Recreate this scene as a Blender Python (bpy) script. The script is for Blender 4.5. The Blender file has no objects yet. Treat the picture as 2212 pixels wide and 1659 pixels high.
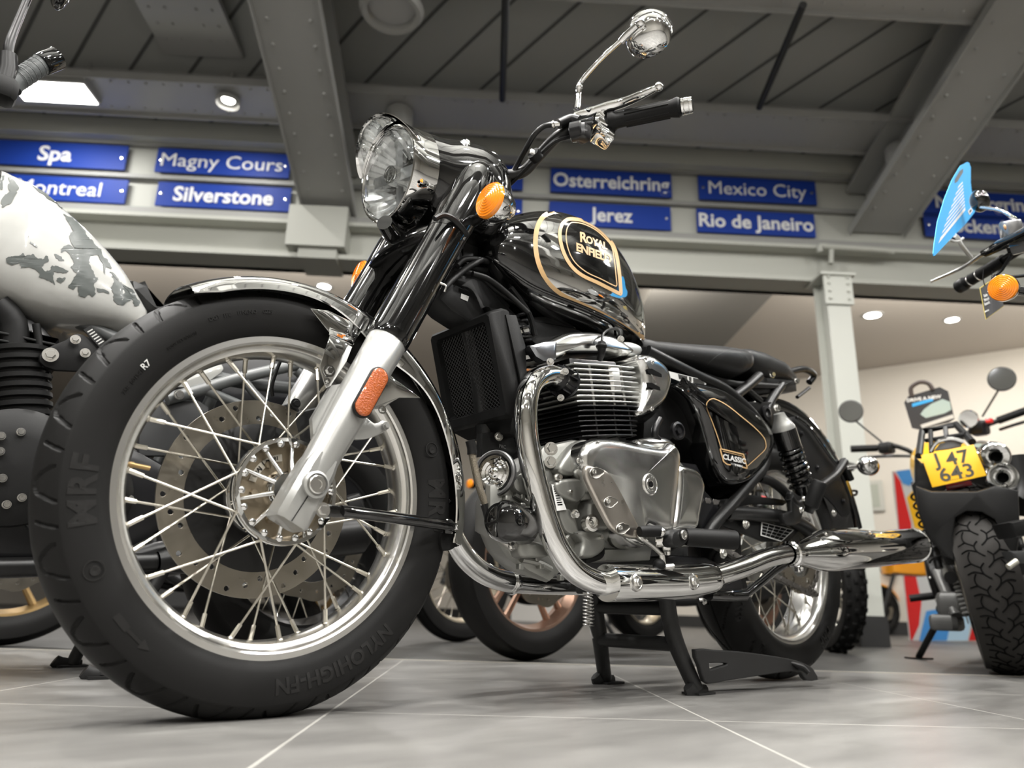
import bpy, bmesh, math, random
import numpy as np
from mathutils import Vector, Matrix, Quaternion
from mathutils.bvhtree import BVHTree
random.seed(7)
sc = bpy.context.scene
COL = sc.collection
R = math.radians
PI = math.pi
# ------------------------------------------------------------------ camera
CAMP = Vector((-0.50484, -1.14034, 0.15939))
YAW, PIT, ROL, FPX = 0.851646, 0.292825, 0.029748, 1621.05
FW, FH = 2212.0, 1659.0
_F = Vector((math.cos(PIT)*math.cos(YAW), math.cos(PIT)*math.sin(YAW), math.sin(PIT)))
_R = _F.cross(Vector((0, 0, 1))).normalized()
_U = _R.cross(_F)
CR = _R*math.cos(ROL) + _U*math.sin(ROL)
CU = -_R*math.sin(ROL) + _U*math.cos(ROL)
cam = bpy.data.cameras.new('camera')
cam.sensor_fit = 'HORIZONTAL'; cam.sensor_width = 36
cam.lens = FPX*36/FW
cam.clip_start = 0.02; cam.clip_end = 100
cam.dof.use_dof = True; cam.dof.focus_distance = 1.38; cam.dof.aperture_fstop = 3.3
camo = bpy.data.objects.new('camera', cam); COL.objects.link(camo)
M = Matrix.Identity(4)
for i in range(3):
    M[i][0] = CR[i]; M[i][1] = CU[i]; M[i][2] = -_F[i]; M[i][3] = CAMP[i]
camo.matrix_world = M
sc.camera = camo
# ------------------------------------------------------------------ view, world
sc.view_settings.view_transform = 'Standard'; sc.view_settings.look = 'None'
sc.view_settings.exposure = 0.0; sc.view_settings.gamma = 1.0; sc.view_settings.use_curve_mapping = False
w = bpy.data.worlds.new('world'); sc.world = w; w.use_nodes = True
w.node_tree.nodes['Background'].inputs[0].default_value = (1, 0.97, 0.92, 1)
w.node_tree.nodes['Background'].inputs[1].default_value = 0.05
sc.cycles.max_bounces = 8; sc.cycles.glossy_bounces = 4; sc.cycles.diffuse_bounces = 3; sc.cycles.transmission_bounces = 4; sc.cycles.transparent_max_bounces = 6
sc.cycles.use_adaptive_sampling = True; sc.cycles.adaptive_threshold = .025
sc.cycles.sample_clamp_indirect = 6; sc.cycles.caustics_reflective = False; sc.cycles.caustics_refractive = False
# room frame: origin under the camera, a = along the sign wall, b = towards it
TH = R(-39)
RA = Vector((math.cos(TH), math.sin(TH), 0)); RB = Vector((-math.sin(TH), math.cos(TH), 0))
def RM(a, b, z=0.0): return Vector((CAMP.x, CAMP.y, 0)) + RA*a + RB*b + Vector((0, 0, z))
# lights: (a, b, z, kind, watts); spots and panels get fittings further down
SPOT_W, PANEL_W, UP_W = 50, 34, 200
SPOTS = [(-1.9, 4.62), (0.6, 3.3), (-2.4, 2.3), (-0.75, 1.9), (1.6, 1.8), (3.2, 2.2), (-1.6, .3), (.35, .1), (2.1, .2), (-3.4, -.6),
         (-1.0, -1.6), (.9, -1.7), (2.9, -1.4), (-2.4, -3.0), (0, -3.3), (2.0, -3.2), (4.6, .6)]
PANELS = [(-3.1, 4.6), (-2.6, 1.3), (4.8, 2.2), (3.9, -.4), (-.6, -2.5), (-3.6, -2.2), (1.2, -.8), (.2, 1.0)]  # first panel is in view, the others are added to light the hall
def light(name, kind, loc, watts, size, size_y=None, aim=None, col=(1, .97, .93)):
    l = bpy.data.lights.new(name, 'AREA'); l.energy = watts; l.color = col
    l.shape = kind; l.size = size
    if size_y: l.size_y = size_y
    o = bpy.data.objects.new(name, l); COL.objects.link(o); o.location = loc
    if aim is not None: o.rotation_euler = (Vector(aim)-Vector(loc)).to_track_quat('-Z', 'Y').to_euler()
    else: o.rotation_euler = (0, 0, TH)
    return o
for i, (a, b) in enumerate(SPOTS): light('spot_lamp', 'DISK', RM(a, b, 3.52 if b < 4.5 else 3.53), SPOT_W if b < 4.5 else 9, .08, col=(1, .975, .94))
for i, (a, b) in enumerate(PANELS):
    light('panel_lamp', 'RECTANGLE', RM(a, b, 3.57 if b < 4.5 else 3.535), PANEL_W if b < 4.5 else 16, .5, .2, col=(1, .985, .96))
    if b < 3: light('added_uplight', 'RECTANGLE', RM(a, b, 3.66), UP_W, .5, .2, RM(a, b, 9), (1, .97, .93))  # added upward fill to brighten the deck, no fitting built
for a in (-5, -2, 1, 4.2, 7): light('added_cove_fill', 'RECTANGLE', RM(a, 6.0, 2.75), 60, 1.6, .2, RM(a, 7.4, 6), (1, .95, .88))  # added concealed fill that brightens the back room ceiling, no fittings
BACKSPOTS = [(1885, 682), (2057, 692), (2052, 790), (1847, 815), (1100, 640), (700, 620), (300, 640)]
# ------------------------------------------------------------------ pixel -> place on a chosen plane
def ray(u, v): return _F*FPX + CR*(u-FW/2) - CU*(v-FH/2)
def P(u, v, y):
    d = ray(u, v); t = (y-CAMP.y)/d.y; return CAMP + d*t
def PZ(u, v, z=0.0):
    d = ray(u, v); t = (z-CAMP.z)/d.z; return CAMP + d*t
def PB(u, v, b):
    d = ray(u, v); t = b/d.dot(RB); return CAMP + d*t
def ab(p): q = p-Vector((CAMP.x, CAMP.y, 0)); return q.dot(RA), q.dot(RB), p.z
CA = (740, 200, 3.318); CH = (1050, 0, 3.95); CT = (1000, 420, 4.365); CE = (900, 660, 3.607); CG = (980, 920, 3.814)
CS = (1380, 700, 3.318); CL = (1200, 1120, 2.731); CF = (340, 560, 3.253); CK = (440, 700, 3.191); CW = (0, 340, 3.607)
CV = (0, 680, 2.024); CX = (1780, 320, 3.771); CQ = (1780, 780, 2.370); CM = (1380, 560, 2.593); CO = (1500, 1200, 3.107); CD = (880, 660, 3.771)
def q(c, X, Y, y): return P(c[0]+X/c[2], c[1]+Y/c[2], y)
def qs(c, pts, y): return [q(c, X, Y, y) for X, Y in pts]
def qp(c, pts): return [q(c, X, Y, y) for X, Y, y in pts]
# ------------------------------------------------------------------ materials
def mat(name, col, rough=.5, metal=0.0, coat=0.0, trans=0.0, ior=1.45, bump=None, mix=None, emit=None, spec=None, brush=None):
    m = bpy.data.materials.new(name); m.use_nodes = True
    nt = m.node_tree; b = nt.nodes['Principled BSDF']; L = nt.links
    b.inputs['Base Color'].default_value = (*col, 1); b.inputs['Roughness'].default_value = rough
    b.inputs['Metallic'].default_value = metal; b.inputs['Coat Weight'].default_value = coat
    b.inputs['Coat Roughness'].default_value = .03
    b.inputs['Transmission Weight'].default_value = trans; b.inputs['IOR'].default_value = ior
    if spec is not None: b.inputs['Specular IOR Level'].default_value = spec
    tc = nt.nodes.new('ShaderNodeTexCoord')
    def noise(scale, detail=3, stretch=None):
        n = nt.nodes.new('ShaderNodeTexNoise'); n.inputs['Scale'].default_value = scale; n.inputs['Detail'].default_value = detail
        if stretch:
            mp = nt.nodes.new('ShaderNodeMapping'); mp.inputs['Scale'].default_value = stretch
            L.new(tc.outputs['Object'], mp.inputs[0]); L.new(mp.outputs[0], n.inputs['Vector'])
        else: L.new(tc.outputs['Object'], n.inputs['Vector'])
        return n
    if mix:     # (other colour, scale): slow blotches of another tone
        n = noise(mix[1], 4); r = nt.nodes.new('ShaderNodeMix'); r.data_type = 'RGBA'
        r.inputs[6].default_value = (*col, 1); r.inputs[7].default_value = (*mix[0], 1)
        L.new(n.outputs[0], r.inputs[0]); L.new(r.outputs[2], b.inputs['Base Color'])
    if bump:
        n = noise(bump[0], 4, bump[2] if len(bump) > 2 else None); bp = nt.nodes.new('ShaderNodeBump'); bp.inputs['Strength'].default_value = bump[1]
        bp.inputs['Distance'].default_value = .002
        L.new(n.outputs[0], bp.inputs['Height']); L.new(bp.outputs[0], b.inputs['Normal'])
    if brush:
        n = noise(brush, 2); mr = nt.nodes.new('ShaderNodeMapRange')
        mr.inputs[3].default_value = rough*.7; mr.inputs[4].default_value = rough*1.35
        L.new(n.outputs[0], mr.inputs[0]); L.new(mr.outputs[0], b.inputs['Roughness'])
    if emit:
        b.inputs['Emission Color'].default_value = (*emit[0], 1); b.inputs['Emission Strength'].default_value = emit[1]
    return m
CHROME = mat('chrome', (.86, .86, .85), .03, 1)
POLISH = mat('polished_aluminium', (.80, .80, .785), .17, 1, bump=(9, .06), brush=30)
CAST = mat('cast_aluminium', (.30, .30, .28), .42, .75, bump=(60, .05))
FINS = mat('raw_fin_aluminium', (.68, .68, .655), .36, .9)
SILVER = mat('silver_paint', (.40, .40, .385), .3, .55, coat=.5)
RIM = mat('satin_aluminium_rim', (.80, .79, .76), .26, 1)
SPOKE = mat('bright_steel', (.58, .55, .48), .24, 1)
DISC = mat('ground_steel_disc', (.40, .37, .315), .3, 1, bump=(80, .04), brush=40, mix=((.27, .245, .205), 14))
ZINC = mat('zinc_bolt', (.8, .79, .76), .22, 1)
GBLACK = mat('gloss_black_paint', (.004, .004, .004), .06, 0, coat=1)
SBLACK = mat('satin_black_paint', (.008, .008, .008), .36, spec=.4)
MBLACK = mat('matt_black_plastic', (.007, .007, .007), .5, bump=(300, .05), spec=.22)
HBLACK = mat('heat_black_paint', (.008, .008, .009), .28)
RUBBER = mat('tyre_rubber', (.0085, .0083, .008), .52, bump=(500, .04), spec=.2)
LETTER = mat('moulded_rubber_lettering', (.0135, .013, .0125), .46, spec=.26)
DARK = mat('dull_black_and_shade', (.004, .004, .004), .9, spec=.1)  # own black of print and parts, painted shade in slots and bores
LEATHER = mat('black_seat_vinyl', (.012, .012, .012), .42, bump=(420, .22), spec=.4)
AMBER = mat('amber_lens', (1, .30, .012), .12, coat=1, spec=.6)
AMBERD = mat('deep_amber_reflector', (.50, .11, .008), .22, coat=1, bump=(420, 1.0), mix=((.30, .05, .004), 260))
GLASS = bpy.data.materials.new('clear_lens'); GLASS.use_nodes = True
_nt = GLASS.node_tree; _o = _nt.nodes['Material Output']; _nt.nodes.remove(_nt.nodes['Principled BSDF'])
_t, _g, _x, _f = (_nt.nodes.new(k) for k in ('ShaderNodeBsdfTransparent', 'ShaderNodeBsdfGlossy', 'ShaderNodeMixShader', 'ShaderNodeLayerWeight'))
_g.inputs['Roughness'].default_value = .01; _f.inputs['Blend'].default_value = .12; _t.inputs[0].default_value = (.97, .98, .98, 1)
_nt.links.new(_f.outputs['Facing'], _x.inputs[0]); _nt.links.new(_t.outputs[0], _x.inputs[1]); _nt.links.new(_g.outputs[0], _x.inputs[2]); _nt.links.new(_x.outputs[0], _o.inputs[0])
GOLD = mat('gold_transfer', (.62, .40, .19), .35, coat=.8)
WHITEP = mat('white_print', (.8, .8, .78), .45)
BRASS = mat('gold_wheel_paint', (.45, .30, .13), .35, .6)
BROWN = mat('hub_casting', (.40, .34, .25), .42, .75, mix=((.22, .17, .11), 12))
GREYP = mat('grey_frame_paint', (.10, .105, .105), .34)
DGREY = mat('dark_grey_plastic', (.035, .036, .037), .5)
WHITEB = mat('pearl_white_paint', (.42, .42, .40), .22, coat=.7)
CAMO = mat('grey_patch_paint', (.085, .094, .09), .34, coat=.3)
ORANGE = mat('orange_body_paint', (.85, .34, .015), .25, coat=.7)
YELLOW = mat('yellow_plate', (.78, .43, .012), .4)
BLUE = mat('blue_sign_enamel', (.012, .045, .30), .5, spec=.25)
SKY = mat('light_blue_card', (.06, .42, .88), .45)
RED = mat('red_plastic', (.62, .02, .02), .3, coat=.5)
LBLUE = mat('poster_blue', (.06, .26, .62), .5)
PALE = mat('pale_blue_print', (.45, .64, .80), .5)
MIRROR = mat('mirror_glass', (.75, .78, .82), .02, 1)
WARM = mat('copper_rim', (.42, .27, .20), .35, .8)
# ------------------------------------------------------------------ mesh builder
def basis(ax):
    ax = Vector(ax).normalized(); h = Vector((0, 0, 1)) if abs(ax.z) < .9 else Vector((1, 0, 0))
    u = h.cross(ax).normalized(); return u, ax.cross(u), ax
def spline(pts, n=6, closed=False):
    pts = [Vector(p) for p in pts]; N = len(pts); out = []
    if n <= 1 or N < 3: return pts
    for i in range(N if closed else N-1):
        g = lambda k: pts[k % N] if closed else pts[min(max(k, 0), N-1)]
        a, b, c, d = g(i-1), g(i), g(i+1), g(i+2)
        for k in range(n):
            t = k/n
            out.append(.5*((2*b)+(c-a)*t+(2*a-5*b+4*c-d)*t*t+(3*b-a-3*c+d)*t**3))
    if not closed: out.append(pts[-1])
    return out
def inset(pts, nrm, d):     # move a planar loop inwards by d
    N = len(pts); nrm = Vector(nrm).normalized(); area = Vector((0, 0, 0))
    for i in range(N): area += pts[i].cross(pts[(i+1) % N])
    s = 1 if area.dot(nrm) > 0 else -1
    out = []
    for i in range(N):
        e1 = (pts[i]-pts[i-1]); e2 = (pts[(i+1) % N]-pts[i])
        if e1.length < 1e-7: e1 = e2
        if e2.length < 1e-7: e2 = e1
        n1 = nrm.cross(e1).normalized()*s; n2 = nrm.cross(e2).normalized()*s
        m = (n1+n2)
        if m.length < 1e-5: m = n1
        m.normalize(); k = max(.45, m.dot(n1)); out.append(pts[i]+m*d/k)
    return out
class MB:
    def __init__(s): s.v = []; s.f = []; s.m = []
    def add(s, v, f, m=0):
        k = len(s.v); s.v += [Vector(x) for x in v]; s.f += [[i+k for i in x] for x in f]; s.m += [m]*len(f); return s
    def loft(s, loops, cap=True, closed=True, m=0, ring=False):
        n = len(loops[0]); v = [p for l in loops for p in l]; f = []; L = len(loops)
        for i in range(L if ring else L-1):
            j = (i+1) % L
            for k in range(n if closed else n-1):
                k2 = (k+1) % n; f.append([i*n+k, i*n+k2, j*n+k2, j*n+k])
        if cap and not ring: f.append(list(range(n))[::-1]); f.append([(L-1)*n+k for k in range(n)])
        return s.add(v, f, m)
    def tube(s, pts, r, seg=12, sub=6, cap=True, m=0, closed=False, flat=None):
        raw = [Vector(p) for p in pts]; n = len(raw)
        c = spline(raw, sub, closed)
        if not hasattr(r, '__len__'): rr = [r]*len(c)
        else:
            rr = []
            for i in range(len(c)):
                t = i/max(1, len(c)-1)*(n-1); k = min(int(t), n-2); rr.append(r[k]+(r[k+1]-r[k])*(t-k))
        loops = []; u = None
        for i, p in enumerate(c):
            a = c[i-1] if (i > 0 or closed) else p; b = c[(i+1) % len(c)] if (i < len(c)-1 or closed) else p
            t = (b-a).normalized()
            if u is None: u = basis(t)[0]
            u = (u-t*u.dot(t))
            u = u.normalized() if u.length > 1e-6 else basis(t)[0]
            w_ = t.cross(u); fl = flat if flat else 1
            loops.append([p+(u*math.cos(2*PI*k/seg)+w_*math.sin(2*PI*k/seg)*fl)*rr[i] for k in range(seg)])
        return s.loft(loops, cap and not closed, True, m, closed)
    def lathe(s, prof, o, ax, seg=48, m=0, a0=0, a1=2*PI, closed=False, up=None):
        u, v, ax = basis(ax); o = Vector(o)
        if up is not None:
            u = Vector(up); u = (u-ax*u.dot(ax)).normalized(); v = ax.cross(u)
        full = abs(a1-a0-2*PI) < 1e-6; n = seg if full else seg+1
        loops = []
        for k in range(n):
            t = a0+(a1-a0)*k/seg; d = u*math.cos(t)+v*math.sin(t)
            loops.append([o+d*max(r, 1e-5)+ax*h for r, h in prof])
        V = [p for l in loops for p in l]; N = len(prof); f = []
        for i in range(n if full else n-1):
            j = (i+1) % n
            for k in range(N if closed else N-1):
                k2 = (k+1) % N; f.append([i*N+k, j*N+k, j*N+k2, i*N+k2])
        if not full and closed: f.append(list(range(N))); f.append([(n-1)*N+k for k in range(N)][::-1])
        return s.add(V, f, m)
    def plate(s, pts, d, bev=0.0, m=0):    # closed planar loop pushed along d, rounded rims
        d = Vector(d); pts = [Vector(p) for p in pts]; n = d.normalized(); T = d.length
        if bev <= 0: loops = [pts, [p+d for p in pts]]
        else:
            b = min(bev, T*.45); i1 = inset(pts, n, b); i2 = inset(pts, n, b*.3)
            loops = [i1, [p+n*b*.3 for p in i2], [p+n*b for p in pts], [p+n*(T-b) for p in pts], [p+n*(T-b*.3) for p in i2], [p+d for p in i1]]
        return s.loft(loops, True, True, m)
    def dome(s, pts, nrm, layers, m=0, crown=.0015, cen=None, rings=7):   # layers: (inset, height) from base to crown
        nrm = Vector(nrm).normalized(); loops = []; N = len(pts)
        for a, h in layers: loops.append([p+nrm*h for p in (inset(pts, nrm, a) if a else pts)])
        last = loops[-1]; c = sum(last, Vector())/N
        if cen is not None: c = Vector(cen); c = c+nrm*((last[0]-c).dot(nrm))
        for k in range(1, rings):
            t = 1-k/rings; loops.append([c+(p-c)*t+nrm*crown*(1-t*t) for p in last])
        k0 = len(s.v); n0 = len(loops); s.loft(loops, False, True, m)
        s.add([loops[-1][i] for i in range(N)]+[c+nrm*crown], [[i, (i+1) % N, N] for i in range(N)], m)
        s.add(loops[0], [list(range(N))[::-1]], m)
        return s
    def box(s, c, size, rot=None, bev=0.0, m=0):
        c = Vector(c); rot = rot or Matrix.Identity(3); x, y, z = [k/2 for k in size]
        lp = [Vector((-x, -y, -z)), Vector((x, -y, -z)), Vector((x, y, -z)), Vector((-x, y, -z))]
        lp = [c+rot @ p for p in lp]
        if bev:
            b = min(bev, x*.5, y*.5); q_ = []
            for sx, sy in ((-1, -1), (1, -1), (1, 1), (-1, 1)):
                A = Vector((sx*(x-b), sy*y, -z)); B = Vector((sx*x, sy*(y-b), -z))
                q_ += [A, B] if (sx*sy) < 0 else [B, A]
            q_ = [q_[k] for k in (0, 1, 2, 3, 4, 5, 6, 7)]
            lp = [c+rot @ p for p in q_]
        return s.plate(lp, rot @ Vector((0, 0, 2*z)), bev, m)
    def bolt(s, c, ax, r, h=.006, washer=1.45, m=0, socket=False):
        u, v, ax = basis(ax); c = Vector(c)
        if washer: s.lathe([(0, 0), (r*washer, 0), (r*washer, h*.3), (0, h*.3)], c, ax, 20, m)
        if socket: s.lathe([(0, h), (r*.5, h), (r*.5, h*1.25), (r*.9, h*1.25), (r, h), (r, 0)], c, ax, 20, m)
        else:
            l = lambda rr, hh: [c+(u*math.cos(k*PI/3)+v*math.sin(k*PI/3))*rr+ax*hh for k in range(6)]
            s.loft([l(r, 0), l(r, h*.85), l(r*.86, h*1.1)], True, True, m)
        return s
    def ball(s, c, r, sc_=(1, 1, 1), seg=20, m=0, rot=None):
        c = Vector(c); rot = rot or Matrix.Identity(3); loops = []; n = seg//2
        for i in range(1, n):
            t = PI*i/n
            loops.append([c+rot @ Vector((r*sc_[0]*math.sin(t)*math.cos(2*PI*k/seg), r*sc_[1]*math.sin(t)*math.sin(2*PI*k/seg), r*sc_[2]*math.cos(t))) for k in range(seg)])
        return s.loft(loops, True, True, m)
    def build(s, name, mats, parent=None, ang=38, recalc=True):
        me = bpy.data.meshes.new(name); me.from_pydata([tuple(p) for p in s.v], [], s.f)
        mats = mats if isinstance(mats, (list, tuple)) else [mats]
        for x in mats: me.materials.append(x)
        if len(mats) > 1: me.polygons.foreach_set('material_index', s.m)
        if recalc:
            bm = bmesh.new(); bm.from_mesh(me); bmesh.ops.remove_doubles(bm, verts=bm.verts, dist=1e-6)
            bmesh.ops.recalc_face_normals(bm, faces=bm.faces); bm.to_mesh(me); bm.free()
        me.shade_smooth(); me.set_sharp_from_angle(angle=R(ang)); me.update()
        o = bpy.data.objects.new(name, me); COL.objects.link(o)
        if parent is not None: o.parent = parent; o.matrix_parent_inverse = PMI(parent)
        return o
def PMI(p):
    m = Matrix.Translation(p.location) @ p.rotation_euler.to_matrix().to_4x4()
    if p.parent is not None: m = (Matrix.Translation(p.parent.location) @ p.parent.rotation_euler.to_matrix().to_4x4()) @ p.matrix_parent_inverse @ m
    return m.inverted()
def tag(o, label=None, cat=None, group=None, kind=None):
    if label: o['label'] = label
    if cat: o['category'] = cat
    if group: o['group'] = group
    if kind: o['kind'] = kind
    return o
def empty(name, loc, label=None, cat=None, group=None):
    o = bpy.data.objects.new(name, None); COL.objects.link(o); o.location = loc; o.empty_display_size = .1
    return tag(o, label, cat, group)
def struct(o): o['kind'] = 'structure'; return o
# ------------------------------------------------------------------ lettering
def text_data(s, size=1.0, depth=.1, bold=0.0, align='CENTER', space=1.0, shear=0.0, res=3):
    c = bpy.data.curves.new('lettering', 'FONT'); c.body = s; c.size = size; c.extrude = depth/2; c.offset = bold
    c.align_x = align; c.align_y = 'CENTER'; c.space_character = space; c.shear = shear; c.resolution_u = res
    o = bpy.data.objects.new('lettering', c); COL.objects.link(o)
    dg = bpy.context.evaluated_depsgraph_get(); me = bpy.data.meshes.new_from_object(o.evaluated_get(dg))
    v = [p.co.copy() for p in me.vertices]; f = [list(p.vertices) for p in me.polygons]
    bpy.data.objects.remove(o); bpy.data.curves.remove(c); bpy.data.meshes.remove(me)
    return v, f
def text(mb, s, o, right, up, size, depth=.001, m=0, width=None, **k):
    v, f = text_data(s, size, 1.0, **k); right = Vector(right).normalized(); up = Vector(up).normalized(); n = right.cross(up)
    xs = [p.x for p in v]; sx = 1.0; x0 = 0
    if width: sx = width/(max(xs)-min(xs)); x0 = (max(xs)+min(xs))/2
    mb.add([Vector(o)+right*((p.x-x0)*sx)+up*p.y+n*(p.z*depth) for p in v], f, m); return mb
def finer(v, f, cuts):
    bm = bmesh.new(); vs = [bm.verts.new(p) for p in v]
    for q_ in f:
        try: bm.faces.new([vs[i] for i in q_])
        except ValueError: pass
    bmesh.ops.triangulate(bm, faces=bm.faces[:]); bmesh.ops.subdivide_edges(bm, edges=bm.edges[:], cuts=cuts, use_grid_fill=True); bm.verts.index_update()
    v, f = [q_.co.copy() for q_ in bm.verts], [[w_.index for w_ in q_.verts] for q_ in bm.faces]; bm.free(); return v, f
def text_map(mb, s, fn, size, m=0, cuts=0, **k):
    v, f = text_data(s, size, 1.0, **k)
    if cuts: v, f = finer(v, f, cuts)
    mb.add([fn(p.x, p.y, p.z) for p in v], f, m); return mb
def holed(outer, holes, thick, bev, o, X, Y, mb, m=0):   # flat plate with holes, in the plane X,Y, pushed along X x Y
    c = bpy.data.curves.new('plate', 'CURVE'); c.dimensions = '2D'; c.fill_mode = 'BOTH'; c.extrude = thick/2-bev; c.bevel_depth = bev; c.bevel_resolution = 1
    for l in [outer]+holes:
        sp = c.splines.new('POLY'); sp.points.add(len(l)-1); sp.use_cyclic_u = True
        for i, p in enumerate(l): sp.points[i].co = (p[0], p[1], 0, 1)
    ob = bpy.data.objects.new('plate', c); COL.objects.link(ob)
    dg = bpy.context.evaluated_depsgraph_get(); me = bpy.data.meshes.new_from_object(ob.evaluated_get(dg))
    X = Vector(X); Y = Vector(Y); N = X.cross(Y)
    mb.add([Vector(o)+X*p.co.x+Y*p.co.y+N*p.co.z for p in me.vertices], [list(p.vertices) for p in me.polygons], m)
    bpy.data.objects.remove(ob); bpy.data.curves.remove(c); bpy.data.meshes.remove(me)
    return mb
def circ(x, y, r, n=20): return [(x+r*math.cos(2*PI*k/n), y+r*math.sin(2*PI*k/n)) for k in range(n)]
# ================================================================== the room
def rbox(mb, a0, a1, b0, b1, z0, z1, m=0, z0b=None, z1b=None):   # box in room directions; z0b/z1b: heights at the far end b1
    z0b = z0 if z0b is None else z0b; z1b = z1 if z1b is None else z1b
    lo = [RM(a0, b0, z0), RM(a1, b0, z0), RM(a1, b1, z0b), RM(a0, b1, z0b)]
    hi = [RM(a0, b0, z1), RM(a1, b0, z1), RM(a1, b1, z1b), RM(a0, b1, z1b)]
    return mb.loft([lo, hi], True, True, m)
def floor_mat(name, c1, c2, c3, grout, rough, period=0.6, a0=-.22, b0=1.28, gw=.0022):
    m = bpy.data.materials.new(name); m.use_nodes = True; nt = m.node_tree; L = nt.links; b = nt.nodes['Principled BSDF']
    N = nt.nodes.new; geo = N('ShaderNodeNewGeometry')
    dots = []
    for ax, off in ((RA, -a0), (RB, -b0)):
        vm = N('ShaderNodeVectorMath'); vm.operation = 'DOT_PRODUCT'; L.new(geo.outputs['Position'], vm.inputs[0]); vm.inputs[1].default_value = ax
        ad = N('ShaderNodeMath'); ad.operation = 'ADD'; L.new(vm.outputs['Value'], ad.inputs[0])
        ad.inputs[1].default_value = off - (CAMP.x*ax.x+CAMP.y*ax.y); dots.append(ad)
    masks = []
    for d in dots:
        pp = N('ShaderNodeMath'); pp.operation = 'PINGPONG'; pp.inputs[1].default_value = period/2; L.new(d.outputs[0], pp.inputs[0])
        lt = N('ShaderNodeMath'); lt.operation = 'LESS_THAN'; lt.inputs[1].default_value = gw; L.new(pp.outputs[0], lt.inputs[0]); masks.append(lt)
    mx = N('ShaderNodeMath'); mx.operation = 'MAXIMUM'; L.new(masks[0].outputs[0], mx.inputs[0]); L.new(masks[1].outputs[0], mx.inputs[1])
    mp = N('ShaderNodeMapping'); L.new(geo.outputs['Position'], mp.inputs[0]); mp.inputs['Rotation'].default_value = (0, 0, -TH); mp.inputs['Scale'].default_value = (1.0, 3.2, 1)
    n1 = N('ShaderNodeTexNoise'); n1.inputs['Scale'].default_value = 1.7; n1.inputs['Detail'].default_value = 6; n1.inputs['Roughness'].default_value = .62; L.new(mp.outputs[0], n1.inputs['Vector'])
    cr = N('ShaderNodeValToRGB'); e = cr.color_ramp.elements; e[0].position = .36; e[0].color = (*c1, 1); e[1].position = .66; e[1].color = (*c3, 1)
    k = cr.color_ramp.elements.new(.5); k.color = (*c2, 1); L.new(n1.outputs[0], cr.inputs[0])
    mix = N('ShaderNodeMix'); mix.data_type = 'RGBA'; L.new(mx.outputs[0], mix.inputs[0]); L.new(cr.outputs[0], mix.inputs[6]); mix.inputs[7].default_value = (*grout, 1)
    L.new(mix.outputs[2], b.inputs['Base Color']); b.inputs['Roughness'].default_value = rough
    n2 = N('ShaderNodeTexNoise'); n2.inputs['Scale'].default_value = 240; bp = N('ShaderNodeBump'); bp.inputs['Strength'].default_value = .05; bp.inputs['Distance'].default_value = .001
    L.new(n2.outputs[0], bp.inputs['Height']); L.new(bp.outputs[0], b.inputs['Normal'])
    return m
FLOORM = floor_mat('large_grey_floor_tiles', (.135, .131, .125), (.18, .175, .167), (.235, .229, .218), (.42, .41, .38), .32)
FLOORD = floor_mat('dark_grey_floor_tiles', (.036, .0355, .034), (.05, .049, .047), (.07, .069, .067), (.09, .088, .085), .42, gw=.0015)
FASC = mat('pale_fascia_paint', (.46, .465, .42), .55)
RAIL = mat('grey_rail_paint', (.30, .30, .285), .5)
BEAM = mat('grey_green_steel_paint', (.42, .422, .405), .38, mix=((.37, .372, .355), 3))
GIRD = mat('grey_girder_paint', (.42, .42, .405), .36, spec=.6)
DECK = mat('dark_roof_deck', (.40, .405, .385), .5)
GROOVE = mat('deck_seam', (.12, .122, .117), .7)
COLM = mat('column_paint', (.56, .57, .52), .4)
CREAM = mat('cream_wall_paint', (.66, .62, .55), .7)
BEIGE = mat('beige_ceiling_paint', (.50, .455, .40), .8)
BULK = mat('shaded_bulkhead_grey', (.21, .20, .18), .8)  # shade on the back room ceiling is put into this grey
WALLG = mat('hall_wall_paint', (.50, .48, .44), .8)
SKIRT = mat('dark_skirting', (.03, .03, .03), .4)
EMIT = mat('lamp_disc', (1, 1, 1), .5, emit=((1, .96, .9), 22))
EMITP = mat('lamp_panel', (1, 1, 1), .5, emit=((1, .98, .94), 14))
BSTEEL = mat('lamp_housing', (.42, .42, .40), .35)

o = rbox(MB(), -9, 10, -6.5, 2.53, -.05, 0).build('floor', FLOORM); struct(o)
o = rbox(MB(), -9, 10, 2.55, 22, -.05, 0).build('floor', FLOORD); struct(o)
o = rbox(MB(), -9, 10, 2.53, 2.55, -.05, .0015).build('trim_1', mat('floor_strip_metal', (.72, .69, .62), .3, .6)); struct(o)
# sloping roof deck with seams and the rafters under it
SL = .27
def zr(b): return 3.66+SL*(5.16-b)
mb = MB(); rbox(mb, -9, 10, -6.5, 5.2, zr(-6.5), zr(-6.5)+.06, 0, zr(5.2), zr(5.2)+.06)
o = mb.build('ceiling', DECK); struct(o)
mb = MB(); dirp = Vector((-.655, .70))
for k in range(-26, 60):
    a_at = -9+k*.42           # where the seam meets the sign wall
    p = []
    for bb in (5.16, -6.0):
        aa = a_at+(bb-5.16)*(-.655/.70)
        p.append((aa, bb))
    (a1_, b1_), (a0_, b0_) = p
    if max(a1_, a0_) < -9 or min(a0_, a1_) > 10: continue
    A = RM(a1_, b1_, zr(b1_)-.004); B = RM(a0_, b0_, zr(b0_)-.004); sd = RA*.016
    mb.add([A-sd, A+sd, B+sd, B-sd], [[0, 1, 2, 3]])
o = mb.build('ceiling', GROOVE, recalc=False); struct(o)
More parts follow.
